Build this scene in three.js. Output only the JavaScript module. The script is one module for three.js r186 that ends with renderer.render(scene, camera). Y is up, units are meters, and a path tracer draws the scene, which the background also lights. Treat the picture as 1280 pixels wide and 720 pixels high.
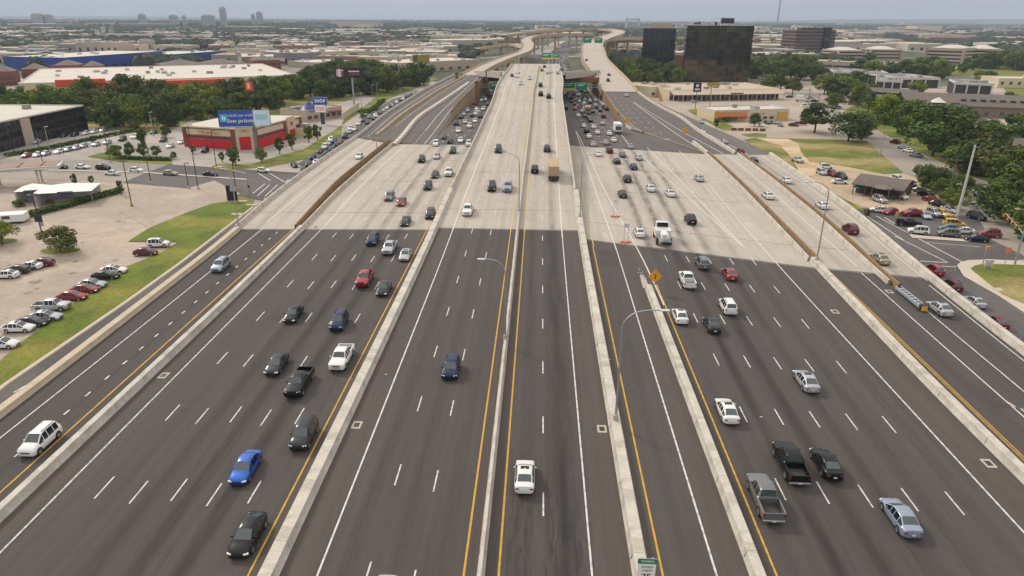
import * as THREE from 'three';
import { mergeGeometries, mergeVertices, toCreasedNormals } from 'three/addons/utils/BufferGeometryUtils.js';
import { RoundedBoxGeometry } from 'three/addons/geometries/RoundedBoxGeometry.js';

// ---------------------------------------------------------------- camera, sky, sun, exposure
const scene = new THREE.Scene();
const FPX = 853;                                   // focal length in pixels of the 1280 x 720 photograph
const camera = new THREE.PerspectiveCamera(2 * Math.atan(360 / FPX) * 180 / Math.PI, 1280 / 720, 1, 60000);
camera.rotation.order = 'YXZ';
camera.position.set(0, 44, 0);
camera.rotation.set(-Math.atan((360 - 22.5) / FPX), 2.1967 * Math.PI / 180, 0.3434 * Math.PI / 180);
camera.updateMatrixWorld(true);
scene.add(camera);

const renderer = new THREE.WebGLRenderer({ antialias: true });
renderer.toneMapping = THREE.LinearToneMapping;
renderer.toneMappingExposure = 1.46;
renderer.shadowMap.enabled = true;

{ // hazy overcast sky: dim blue-grey at the horizon, brighter overhead (standard overcast), soft cloud structure
  const w = 1024, h = 512, d = new Float32Array(w * h * 4);
  const fb = (x, y, z) => { let s = 0, a = 0.5; for (let o = 0; o < 4; o++) { s += a * Math.sin(x * 1.7 + o * 3.1 + Math.sin(y * 1.3 + o)) * Math.sin(y * 1.9 - o * 1.7 + Math.sin(z * 1.5)) * Math.cos(z * 1.6 + o * 2.2); x *= 2.1; y *= 2.1; z *= 2.1; a *= 0.55; } return s; };
  for (let j = 0; j < h; j++) for (let i = 0; i < w; i++) {
    const el = ((j + 0.5) / h - 0.5) * Math.PI, az = (i + 0.5) / w * 2 * Math.PI;
    const se = Math.max(0, Math.sin(el)), x = Math.cos(el) * Math.cos(az), z = Math.cos(el) * Math.sin(az);
    const glow = 1 + 0.42 * Math.max(0, x * 0.8 + z * 0.6) * (1 - se) ; const lum = (1.4 + 1.7 * se) / 3 * glow * (1 + 0.16 * fb(x * 1.6 / (se + 0.35), se * 3 + 1, z * 1.6 / (se + 0.35)));
    const t = Math.min(1, se * 2.2);
    const k = ((j * w) + i) * 4;
    d[k] = lum * (0.92 + t * 0.11) * 0.84; d[k + 1] = lum * (0.985 + t * 0.015) * 0.84; d[k + 2] = lum * (1.10 - t * 0.13) * 0.84; d[k + 3] = 1;
  }
  const sky = new THREE.DataTexture(d, w, h, THREE.RGBAFormat, THREE.FloatType);
  sky.mapping = THREE.EquirectangularReflectionMapping; sky.magFilter = THREE.LinearFilter; sky.minFilter = THREE.LinearFilter; sky.needsUpdate = true;
  scene.background = sky; scene.environment = sky;
}
const sun = new THREE.DirectionalLight(0xfff3e4, 1.5);  // sun behind thin cloud, high and ahead of the camera on the left
sun.position.set(-620, 640, -720); sun.target.position.set(0, 0, -200);
sun.castShadow = true; sun.shadow.radius = 20; sun.shadow.mapSize.set(4096, 4096);
Object.assign(sun.shadow.camera, { left: -700, right: 700, top: 700, bottom: -700, near: 10, far: 2500 });
scene.add(sun, sun.target);
scene.fog = new THREE.FogExp2(0xd2e0f4, 0.000105);

// ---------------------------------------------------------------- helpers
let seed = 7;
const rnd = () => { seed = (seed * 1664525 + 1013904223) >>> 0; return seed / 4294967296; };
const rr = (a, b) => a + (b - a) * rnd();
const pick = a => a[Math.floor(rnd() * a.length) % a.length];
const clamp = (x, a, b) => Math.min(b, Math.max(a, x));
const lerp = (a, b, t) => a + (b - a) * t;
const taken = {};
function numbered(n) { const k = taken[n] = (taken[n] ?? -1) + 1; return k ? `${n}_${String(k).padStart(3, '0')}` : n; }
function tag(o, label, category, group) { o.userData.label = label; o.userData.category = category; if (group) o.userData.group = group; return o; }
function thing(name, label, category, group) { const o = new THREE.Group(); o.name = numbered(name); scene.add(o); return tag(o, label, category, group); }
function struct(name) { const o = new THREE.Group(); o.name = numbered(name); o.userData.kind = 'structure'; scene.add(o); return o; }
function mesh(name, g, m, parent) { const o = new THREE.Mesh(g, m); o.name = name; o.castShadow = o.receiveShadow = true; if (parent) parent.add(o); return o; }
function std(r, g, b, rough = 0.9, o = {}) { const m = new THREE.MeshStandardMaterial({ roughness: rough, ...o }); m.color.setRGB(r, g, b); return m; }

// pixel of the photograph -> world. A pixel is a direction; the distance comes from the surface of height hf(s) that it touches, s = metres ahead
function ray(px, py) { return new THREE.Vector3((px - 640) / FPX, (360 - py) / FPX, -1).applyQuaternion(camera.quaternion); }
function onH(px, py, h = 0) { const d = ray(px, py); const t = (h - 44) / d.y; return new THREE.Vector3(d.x * t, h, d.z * t); }
function onF(px, py, hf, lift = 0) {
  const d = ray(px, py); d.multiplyScalar(1 / -d.z);
  let p = 15; for (let s = 15; s < 9000; s *= 1.012) {
    if (44 + d.y * s <= hf(s) + lift) { let lo = p, hi = s; for (let k = 0; k < 24; k++) { const m = (lo + hi) / 2; if (44 + d.y * m <= hf(m) + lift) hi = m; else lo = m; } return new THREE.Vector3(d.x * hi, hf(hi), -hi); }
    p = s;
  }
  return onH(px, py, 0);
}
const pxm = p => FPX / -p.clone().sub(camera.position).applyQuaternion(camera.quaternion.clone().invert()).z;   // pixels per metre there

// piecewise-linear curve of [s, value] pairs, rounded over +-w metres
function curve(pts, w = 14) {
  const lin = s => { if (s <= pts[0][0]) return pts[0][1]; for (let i = 1; i < pts.length; i++) if (s <= pts[i][0]) return lerp(pts[i - 1][1], pts[i][1], (s - pts[i - 1][0]) / (pts[i][0] - pts[i - 1][0])); return pts[pts.length - 1][1]; };
  return s => { let a = 0; for (let k = -3; k <= 3; k++) a += lin(s + k * w / 3); return a / 7; };
}

// ---------------------------------------------------------------- procedural textures
function hash2(x, y) { let h = (x * 374761393 + y * 668265263) | 0; h = Math.imul(h ^ (h >>> 13), 1274126177); return ((h ^ (h >>> 16)) >>> 0) / 4294967296; }
function vnoise(x, y, px, py) { const xi = Math.floor(x), yi = Math.floor(y), fx = x - xi, fy = y - yi, u = fx * fx * (3 - 2 * fx), v = fy * fy * (3 - 2 * fy); const m = (a, b) => ((a % b) + b) % b; const x0 = m(xi, px), x1 = m(xi + 1, px), y0 = m(yi, py), y1 = m(yi + 1, py); return lerp(lerp(hash2(x0, y0), hash2(x1, y0), u), lerp(hash2(x0, y1), hash2(x1, y1), u), v); }
function fbm(u, v, fx, fy, oct = 4) { let s = 0, a = 0.5, t = 0; for (let o = 0; o < oct; o++) { s += a * vnoise(u * fx + o * 7.3 * 0, v * fy, fx, fy); t += a; fx *= 2; fy *= 2; a *= 0.55; } return s / t; }
const s8 = l => { l = clamp(l, 0, 1); return 255 * (l <= 0.0031308 ? l * 12.92 : 1.055 * Math.pow(l, 1 / 2.4) - 0.055); };
function tex(w, h, fn, { repeat = true, srgb = true } = {}) {
  const d = new Uint8Array(w * h * 4);
  for (let j = 0; j < h; j++) for (let i = 0; i < w; i++) { const c = fn((i + 0.5) / w, (j + 0.5) / h), k = (j * w + i) * 4; d[k] = srgb ? s8(c[0]) : c[0] * 255; d[k + 1] = srgb ? s8(c[1]) : c[1] * 255; d[k + 2] = srgb ? s8(c[2]) : c[2] * 255; d[k + 3] = 255; }
  const t = new THREE.DataTexture(d, w, h); t.wrapS = t.wrapT = repeat ? THREE.RepeatWrapping : THREE.ClampToEdgeWrapping; t.magFilter = THREE.LinearFilter; t.minFilter = THREE.LinearMipmapLinearFilter; t.generateMipmaps = true; if (srgb) t.colorSpace = THREE.SRGBColorSpace; t.needsUpdate = true; return t;
}
const mul = (c, k) => [c[0] * k, c[1] * k, c[2] * k];
const mix3 = (a, b, t) => [lerp(a[0], b[0], t), lerp(a[1], b[1], t), lerp(a[2], b[2], t)];
// a surface sheet with uv in metres, mottled by noise; size = metres one tile covers
function mottled(base, amp, size, rough = 0.92, second = null, mixAt = 0.55, res = 256, soft = 0.12) {
  const t = tex(res, res, (u, v) => {
    const n = fbm(u, v, 4, 4, 6), f = fbm(u, v, 64, 64, 3), c = fbm(u + 0.37, v + 0.11, 3, 3, 5);
    let b = base; if (second) b = mix3(base, second, clamp((c - mixAt) / soft + 0.5, 0, 1));
    return mul(b, 1 + amp * (n - 0.5) * 2 + amp * 0.8 * (f - 0.5) * 2);
  });
  t.repeat.set(1 / size, 1 / size);
  return new THREE.MeshStandardMaterial({ map: t, roughness: rough });
}
function canvasMat(w, h, draw, rough = 0.6, extra = {}) {
  const c = document.createElement('canvas'); c.width = w; c.height = h; const g = c.getContext('2d'); draw(g, w, h);
  const t = new THREE.CanvasTexture(c); t.colorSpace = THREE.SRGBColorSpace; return new THREE.MeshStandardMaterial({ map: t, roughness: rough, ...extra });
}
const ASPH = [0.071, 0.060, 0.0545], CONC = [0.42, 0.372, 0.318];
// roadway texture: u across the whole roadway, v along it. lanes = [centre in metres, strength] rubber and oil darkening along each lane
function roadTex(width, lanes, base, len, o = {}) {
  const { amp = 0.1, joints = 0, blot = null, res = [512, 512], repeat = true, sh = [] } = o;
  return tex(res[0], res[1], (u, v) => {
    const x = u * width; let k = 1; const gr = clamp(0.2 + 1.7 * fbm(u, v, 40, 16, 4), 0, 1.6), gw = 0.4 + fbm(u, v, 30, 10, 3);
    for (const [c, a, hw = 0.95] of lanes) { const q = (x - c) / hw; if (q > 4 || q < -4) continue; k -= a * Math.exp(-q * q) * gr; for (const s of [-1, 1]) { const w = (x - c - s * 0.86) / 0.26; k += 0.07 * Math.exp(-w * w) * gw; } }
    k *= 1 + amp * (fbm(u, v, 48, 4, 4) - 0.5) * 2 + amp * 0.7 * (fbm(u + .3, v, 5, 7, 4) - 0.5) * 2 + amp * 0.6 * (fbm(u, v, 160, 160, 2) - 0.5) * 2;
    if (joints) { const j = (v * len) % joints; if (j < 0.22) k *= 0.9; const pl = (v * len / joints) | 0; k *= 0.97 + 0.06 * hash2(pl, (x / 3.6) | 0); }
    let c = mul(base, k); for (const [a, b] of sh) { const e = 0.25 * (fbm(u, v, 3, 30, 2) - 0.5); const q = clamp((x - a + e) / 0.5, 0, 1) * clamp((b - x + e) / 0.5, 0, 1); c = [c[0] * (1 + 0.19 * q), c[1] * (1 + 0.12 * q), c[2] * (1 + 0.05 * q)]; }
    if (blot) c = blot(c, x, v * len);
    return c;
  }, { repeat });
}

const M = {
  barrier: mottled([0.53, 0.485, 0.42], 0.22, 6, 0.9, [0.42, 0.38, 0.325], 0.58),
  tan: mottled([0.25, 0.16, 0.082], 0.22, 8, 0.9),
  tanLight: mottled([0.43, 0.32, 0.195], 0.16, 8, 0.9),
  concrete: mottled(CONC, 0.14, 12, 0.92),
  lot: mottled([0.41, 0.335, 0.265], 0.16, 60, 0.94, [0.34, 0.28, 0.225], 0.52, 512),
  lotGrey: mottled([0.38, 0.33, 0.285], 0.1, 50, 0.94, [0.30, 0.27, 0.24], 0.52),
  walk: mottled([0.50, 0.43, 0.35], 0.1, 14, 0.93),
  grass: mottled([0.105, 0.145, 0.009], 0.42, 22, 1, [0.20, 0.175, 0.03], 0.58, 512, 0.24),
  grassDry: mottled([0.125, 0.145, 0.016], 0.34, 30, 1, [0.29, 0.225, 0.09], 0.545, 512, 0.2),
  asphSide: mottled([0.082, 0.074, 0.073], 0.16, 40, 0.93, [0.105, 0.095, 0.09], 0.52),
  street: mottled([0.25, 0.22, 0.19], 0.12, 40, 0.93, [0.30, 0.26, 0.22], 0.5),
  white: mottled([0.60, 0.58, 0.54], 0.3, 2.2, 0.8, [0.40, 0.38, 0.35], 0.62), yellow: mottled([0.56, 0.31, 0.03], 0.25, 2.2, 0.8, [0.42, 0.24, 0.05], 0.6), worn: std(0.62, 0.58, 0.52, 0.8), yellowWorn: std(0.56, 0.40, 0.16, 0.8),
  steel: std(0.42, 0.43, 0.44, 0.45, { metalness: 0.7 }), dark: std(0.03, 0.03, 0.032, 0.6), darkPole: std(0.05, 0.045, 0.04, 0.6), wood: std(0.16, 0.11, 0.075, 0.95),
  black: std(0.012, 0.012, 0.012, 0.7), red: std(0.45, 0.02, 0.02, 0.6), orange: std(0.75, 0.20, 0.06, 0.7), brick: mottled([0.22, 0.07, 0.045], 0.2, 6, 0.95),
  cream: mottled([0.62, 0.52, 0.37], 0.08, 12, 0.9), roofWhite: mottled([0.56, 0.515, 0.445], 0.1, 40, 0.95), roofTan: mottled([0.47, 0.385, 0.29], 0.12, 40, 0.95), roofGrey: mottled([0.30, 0.28, 0.27], 0.12, 40, 0.95), shingle: mottled([0.135, 0.11, 0.095], 0.16, 10, 0.95),
  glassDark: new THREE.MeshPhysicalMaterial({ color: 0x0a0b0c, roughness: 0.08, metalness: 0.0, clearcoat: 1, clearcoatRoughness: 0.03 }),
};
// sheet geometry from rows of points
function grid(rows, uvs) {
  const n = rows.length, m = rows[0].length, p = [], u = [], idx = [];
  for (let i = 0; i < n; i++) for (let j = 0; j < m; j++) { const a = rows[i][j]; p.push(a[0], a[1], a[2]); const q = uvs(i, j, a); u.push(q[0], q[1]); }
  for (let i = 0; i < n - 1; i++) for (let j = 0; j < m - 1; j++) { const a = i * m + j, b = a + 1, c = a + m, d = c + 1; idx.push(a, b, c, b, d, c); }
  const g = new THREE.BufferGeometry(); g.setAttribute('position', new THREE.Float32BufferAttribute(p, 3)); g.setAttribute('uv', new THREE.Float32BufferAttribute(u, 2)); g.setIndex(idx); g.computeVertexNormals(); return g;
}
function box(w, h, d, x = 0, y = 0, z = 0) { const g = new THREE.BoxGeometry(w, h, d); g.translate(x, y, z); return g; }
function cyl(r0, r1, h, x = 0, y = 0, z = 0, n = 10) { const g = new THREE.CylinderGeometry(r1, r0, h, n); g.translate(x, y + h / 2, z); return g; }
function tube(pts, r, n = 24, k = 6) { return new THREE.TubeGeometry(new THREE.CatmullRomCurve3(pts.map(p => new THREE.Vector3(...p))), n, r, k); }
function join(gs) { return mergeGeometries(gs.map(g => { const h = g.index ? g.toNonIndexed() : g.clone(); for (const k of Object.keys(h.attributes)) if (!['position', 'normal', 'uv'].includes(k)) h.deleteAttribute(k); if (!h.attributes.normal) h.computeVertexNormals(); if (!h.attributes.uv) h.setAttribute('uv', new THREE.Float32BufferAttribute(new Float32Array(h.attributes.position.count * 2), 2)); return h; })); }
// world-metre uv on any geometry (planar from above for roofs, along the wall for walls)
function metreUV(g) { const h = g.index ? g.toNonIndexed() : g; if (!h.attributes.normal) h.computeVertexNormals(); const p = h.attributes.position, n = h.attributes.normal, u = new Float32Array(p.count * 2); for (let i = 0; i < p.count; i++) { const ax = Math.abs(n.getX(i)), ay = Math.abs(n.getY(i)), az = Math.abs(n.getZ(i)); if (ay >= ax && ay >= az) { u[2 * i] = p.getX(i); u[2 * i + 1] = p.getZ(i); } else { u[2 * i] = ax > az ? p.getZ(i) : p.getX(i); u[2 * i + 1] = p.getY(i); } } h.setAttribute('uv', new THREE.Float32BufferAttribute(u, 2)); return h; }
// flat polygon on the ground from [x, z] points
function flat(pts, y) { const sh = new THREE.Shape(pts.map(p => new THREE.Vector2(p[0], -p[1]))); const g = new THREE.ShapeGeometry(sh); g.rotateX(-Math.PI / 2); g.translate(0, y, 0); const p = g.attributes.position, u = g.attributes.uv; for (let i = 0; i < p.count; i++) u.setXY(i, p.getX(i), p.getZ(i)); return g; }
const gpx = list => list.map(([x, y]) => { const p = onH(x, y, 0); return [p.x, p.z]; });
function ground(name, list, m, y, parent) { return mesh(name, flat(gpx(list), y), m, parent); }
// ---------------------------------------------------------------- terrain
{
  const g = new THREE.CircleGeometry(16000, 96); g.rotateX(-Math.PI / 2); g.translate(0, -0.05, -3000);
  const p = g.attributes.position, u = g.attributes.uv; for (let i = 0; i < p.count; i++) u.setXY(i, p.getX(i), p.getZ(i));
  const t = tex(1024, 1024, (u, v) => {
    const n = fbm(u, v, 9, 9, 6), c = fbm(u + 0.5, v + 0.2, 14, 14, 5), f = fbm(u, v, 120, 120, 3);
    let b = [0.05, 0.068, 0.034]; b = mix3(b, [0.22, 0.19, 0.155], clamp((n - 0.53) * 9, 0, 1)); b = mix3(b, [0.36, 0.32, 0.275], clamp((c - 0.60) * 12, 0, 1)); b = mix3(b, [0.11, 0.12, 0.05], clamp((0.42 - c) * 10, 0, 1));
    return mul(b, 0.8 + 0.4 * f);
  });
  t.repeat.set(1 / 1900, 1 / 1900);
  const gr = mesh('ground', g, new THREE.MeshStandardMaterial({ map: t, roughness: 1 })); gr.userData.kind = 'structure'; scene.add(gr);
}
// ---------------------------------------------------------------- road profiles: height above the cross street by metres ahead
const hGP = curve([[0, 4.1], [130, 5.87], [170, 6.4], [200, 6.5], [245, 6.4], [300, 4.8], [400, 2], [520, 0.6], [3000, 0.4]]);
const hC = curve([[0, 4.1], [110, 5.6], [130, 6.2], [153, 8.0], [240, 14.2], [290, 16.5], [340, 17.5], [430, 17.5], [520, 14]]);
const hRF = curve([[0, 4.1], [130, 5.87], [170, 6.4], [200, 6.5], [250, 6.4], [380, 8.5], [450, 12], [517, 16.2], [610, 22], [700, 24], [1500, 25]]);
const hRL = curve([[0, 4.1], [130, 5.87], [170, 6.4], [200, 6.5], [235, 6.4], [330, 9], [420, 12], [520, 15], [700, 20], [1500, 24]]);
const hFR = curve([[0, 4.1], [130, 5.87], [170, 6.4], [200, 6.5], [215, 6.2], [300, 3], [390, 0.4], [3000, 0.3]]);
const hFlat = s => 0.12;
// plan: sideways position (metres right of the camera) of each edge by metres ahead
const xCL = curve([[0, -19.8], [140, -20], [200, -18.6], [255, -17.6], [306, -18.8], [365, -18.3], [520, -17]]);
const xCR = curve([[0, 8.4], [271, 8.4], [318, 10.4], [368, 10.8], [520, 12]]);
const xGLl = curve([[0, -44.6], [100, -45], [127, -45.6], [150, -46.6], [192, -46.6], [216, -46.4]], 6);
const xGLl2 = curve([[216, -36], [260, -36.5], [304, -38], [417, -37.6], [476, -36.3], [700, -28], [900, -18], [1200, 4], [1600, 40]]);
const xGLr = curve([[0, -19.8], [200, -19.2], [300, -12], [520, -6], [700, -2], [900, 8], [1200, 26], [1600, 60]]);
const xRLl = curve([[0, -56.5], [60, -56.6], [118, -57.6], [145, -60], [202, -61.3], [232, -61.4], [275, -62.6], [351, -59.3], [432, -50.5], [470, -46]]);
const xRLr = curve([[0, -44.6], [105, -44.8], [127, -46.6], [162, -48.8], [203, -48.4], [230, -48.6]], 6);
const xD = curve([[216, -34.4], [285, -35.9], [312, -36.1], [359, -34], [420, -32.5], [470, -30]]);
const xGRl = curve([[0, 8.4], [250, 8.4], [300, 4], [520, -1], [700, 3], [900, 14], [1200, 32], [1600, 66]]);
const xGRr = curve([[0, 44.4], [71, 44.8], [114, 46.7], [128, 47.3], [160, 48.6], [206, 49.8]], 6);
const xGRr2 = curve([[206, 49.2], [259, 33.3], [319, 33.8], [400, 31.5], [505, 30.8], [700, 30], [900, 34], [1200, 50], [1600, 86]], 6);
const xR1l = curve([[0, 45.4], [71, 46], [115, 47.6], [160, 49.3], [206, 50.4]], 6);
const xR1r = curve([[0, 53.5], [103, 55.4], [119, 56.5], [136, 57.7], [160, 58.4], [177, 58.9], [205, 59.3]], 6);
const xR2l = curve([[0, 53.52], [103, 55.42], [119, 57.0], [136, 58.2], [160, 58.9], [177, 59.3], [205, 59.7], [250, 57.2], [284, 57.2], [309, 54], [342, 51.6], [372, 51]], 8);
const xB3 = curve([[0, 60], [80, 61.8], [105, 63.4], [119, 64.6], [145, 67.6], [186, 68], [226, 70.2], [300, 69], [390, 66], [520, 62]]);
const xRFl = curve([[206, 50.4], [256, 33.2], [272, 32], [367, 32.5], [396, 31.8], [448, 30.6], [487, 30.3], [522, 29.4], [581, 33], [660, 41]], 6);
const xRFr = curve([[206, 58.2], [250, 56.6], [284, 56.6], [309, 53.4], [342, 51], [372, 50.4], [413, 52.6], [457, 51.4], [492, 48.2], [523, 48], [570, 49.5], [660, 55]], 8);
const jN = curve([[-60, 124], [-20, 126], [6, 125], [12, 117], [20, 113], [44, 109], [66, 104]].map(p => p), 1);   // near end of the bridge by x
const jF = curve([[-62, 229], [-47, 217.5], [14, 220], [29, 213], [50, 207], [72, 206]], 1);                        // far end
const at = (xf, s, hf, lift = 0) => [xf(s), hf(s) + lift, -s];
const solveS = (xf, jf) => { let s = 120; for (let k = 0; k < 12; k++) s = jf(xf(s)); return s; };

// one stretch of roadway between two edges, from sA to sB on each edge; solid down to the ground or a slab
function stretch(parent, name, xl, xr, hf, sA, sB, map, len, width, opt = {}) {
  const { bottom = -0.4, depth = null, sideMat = M.tanLight, top = true, n = Math.ceil((Math.max(sB[0], sB[1]) - Math.min(sA[0], sA[1])) / 5) } = opt;
  const L = [], R = [];
  for (let i = 0; i <= n; i++) { const t = i / n, a = lerp(sA[0], sB[0], t), b = lerp(sA[1], sB[1], t); L.push(at(xl, a, hf)); R.push(at(xr, b, hf)); }
  const rows = L.map((l, i) => [l, [lerp(l[0], R[i][0], .5), lerp(l[1], R[i][1], .5), lerp(l[2], R[i][2], .5)], R[i]]);
  const mat = map.isMaterial ? map : new THREE.MeshStandardMaterial({ map, roughness: 0.93 });
  const o = mesh(name, grid(rows.map(r => [r[0], r[1], r[2]]), (i, j, a) => map.isMaterial ? [a[0], a[2]] : [j / 2, -(a[2]) / len]), mat, parent);
  const bot = p => [p[0], depth ? p[1] - depth : bottom, p[2]];
  const wall = (P, flip) => grid(P.map(p => flip ? [p, bot(p)] : [bot(p), p]), (i, j, a) => [-a[2], a[1]]);
  const dn = p => [p[0], p[1] - 0.015, p[2]];
  const parts = [wall(L.map(dn), false), wall(R.map(dn), true)];
  const A = rows[0].map(dn), B = rows[rows.length - 1].map(dn);
  parts.push(grid([A, A.map(bot)], (i, j, a) => [a[0], a[1]]), grid([B.map(bot), B], (i, j, a) => [a[0], a[1]]));
  if (depth) parts.push(grid(rows.map(r => [bot(r[2]), bot(r[1]), bot(r[0])]), (i, j, a) => [a[0], a[2]]));
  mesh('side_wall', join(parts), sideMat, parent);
  return o;
}
// painted line: x(s) between s0 and s1
function lineGeo(xf, hf, s0, s1, w, lift = 0.012, step = 5) { const n = Math.max(1, Math.ceil((s1 - s0) / step)), rows = []; for (let i = 0; i <= n; i++) { const s = lerp(s0, s1, i / n); rows.push([[xf(s) - w / 2, hf(s) + lift, -s], [xf(s) + w / 2, hf(s) + lift, -s]]); } return grid(rows, (i, j, a) => [a[0], a[2]]); }
function line(parent, xf, hf, s0, s1, w, m, name = 'edge_line') { return mesh(name, lineGeo(xf, hf, s0, s1, w), m, parent); }
function dashes(parent, xf, hf, s0, s1, phase, m, { cyc = 12.19, len = 3.05, w = 0.14, own = 135 } = {}) {
  const rest = [];
  for (let s = phase; s < s1; s += cyc) { if (s < s0) continue; const g = lineGeo(xf, hf, s, Math.min(s1, s + len), w, 0.012, 1.6); if (s < own) mesh('lane_dash', g, m, parent); else rest.push(g); }
  if (rest.length) { const o = mesh('lane_dashes_far', join(rest), m, parent); o.userData.kind = 'stuff'; }
}
// concrete barrier along x(s): separate cast segments
function barrier(name, label, xf, hf, s0, s1, { wb = 0.62, wt = 0.26, h = 1.0, m = M.barrier, seg = 9.1, group = 'concrete traffic barriers', cat = 'barrier', lift = 0 } = {}) {
  const o = thing(name, label, cat, group);
  const S = Math.max(1, Math.round((s1 - s0) / seg));
  for (let k = 0; k < S; k++) {
    const a = lerp(s0, s1, k / S) + (k ? 0.025 : 0), b = lerp(s0, s1, (k + 1) / S), rows = [];
    const n = Math.max(1, Math.ceil((b - a) / 4.6));
    const pr = [[-wb / 2, -0.02], [-wb / 2, 0.08], [-wt / 2 - (wb - wt) * 0.2, 0.33 * h], [-wt / 2, h - 0.04], [-wt / 2 + 0.04, h], [wt / 2 - 0.04, h], [wt / 2, h - 0.04], [wt / 2 + (wb - wt) * 0.2, 0.33 * h], [wb / 2, 0.08], [wb / 2, -0.02]];
    for (let i = 0; i <= n; i++) { const s = lerp(a, b, i / n); rows.push(pr.map(q => [xf(s) + q[0], hf(s) + q[1] + lift, -s])); }
    const body = grid(rows, (i, j, p) => [j * 0.35 + k * 1.7, -p[2]]);
    const cap = (row, f) => { const g = new THREE.BufferGeometry(), v = [], ix = []; row.forEach(p => v.push(...p)); for (let i = 1; i < row.length - 1; i++) f ? ix.push(0, i, i + 1) : ix.push(0, i + 1, i); g.setAttribute('position', new THREE.Float32BufferAttribute(v, 3)); g.setAttribute('uv', new THREE.Float32BufferAttribute(new Float32Array(row.length * 2), 2)); g.setIndex(ix); g.computeVertexNormals(); return g; };
    mesh('barrier_segment', toCreasedNormals(join([body, cap(rows[0], true), cap(rows[n], false)]), 0.5), m, o);
  }
  return o;
}
const F = (v) => (s => v);
const off = (xf, d) => (s => xf(s) + d);
const mid = (a, b, t) => (s => lerp(a(s), b(s), t));

// ---------------------------------------------------------------- main roads
const nearLen = 110;
const lanesOf = (x0, centres, amps) => centres.map((c, i) => [c - x0, amps[i % amps.length], 0.82]);
// express lanes in the middle
const express = struct('express_road');
{
  const W = 28.2, x0 = -19.8;
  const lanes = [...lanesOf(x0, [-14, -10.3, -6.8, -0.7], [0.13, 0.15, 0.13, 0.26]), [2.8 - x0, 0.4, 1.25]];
  const blot = (c, x, s) => { // oil spatter on the asphalt of the outbound express lane
    const X = x + x0; if (X > -2.2 && X < 5.2) { const n = fbm(X / 30 + 0.5, s / 90, 150, 40, 4), f = clamp(1 - Math.abs(s - 36) / 24, 0, 1); c = mul(c, 1 - 0.42 * f * clamp((n - 0.52) * 9, 0, 1)); }
    return c;
  };
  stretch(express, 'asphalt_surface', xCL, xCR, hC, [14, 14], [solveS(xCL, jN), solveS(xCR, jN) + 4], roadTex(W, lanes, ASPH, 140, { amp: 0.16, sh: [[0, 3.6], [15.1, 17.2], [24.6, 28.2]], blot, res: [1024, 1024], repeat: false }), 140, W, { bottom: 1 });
  const dk = roadTex(W, lanesOf(x0, [-14, -10.3, -6.8, -0.7, 2.8], [0.07, 0.08, 0.08, 0.12, 0.26]), CONC, 60, { amp: 0.11, joints: 7.5 });
  stretch(express, 'concrete_deck', xCL, xCR, hC, [solveS(xCL, jN), solveS(xCR, jN) + 4], [222, 222], dk, 60, W, { depth: 1.5 });
  stretch(express, 'concrete_deck', xCL, xCR, hC, [222, 222], [300, 300], dk, 60, W, { bottom: -0.4 });
  stretch(express, 'concrete_deck', xCL, xCR, hC, [300, 300], [480, 480], dk, 60, W, { depth: 2.2 });
  const u = X => mid(xCL, xCR, (X + 19.8) / 28.2);
  line(express, u(-16.1), hC, 15, 125, 0.16, M.white); line(express, u(-16.1), hC, 125, 440, 0.22, M.worn);
  line(express, u(-5.05), hC, 15, 125, 0.18, M.yellow); line(express, u(-5.05), hC, 125, 440, 0.2, M.yellowWorn);
  line(express, u(-2.4), hC, 15, 125, 0.18, M.yellow); line(express, u(-2.4), hC, 125, 440, 0.2, M.yellowWorn);
  line(express, u(4.68), hC, 15, 122, 0.16, M.white); line(express, u(4.68), hC, 122, 440, 0.22, M.worn);
  dashes(express, u(-12.35), hC, 20, 420, 13.6, M.white); dashes(express, u(-8.75), hC, 20, 420, 12.9, M.white); dashes(express, u(1.0), hC, 20, 420, 10.2, M.white);
}
const mainIn = struct('main_road'); // oncoming main lanes
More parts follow.
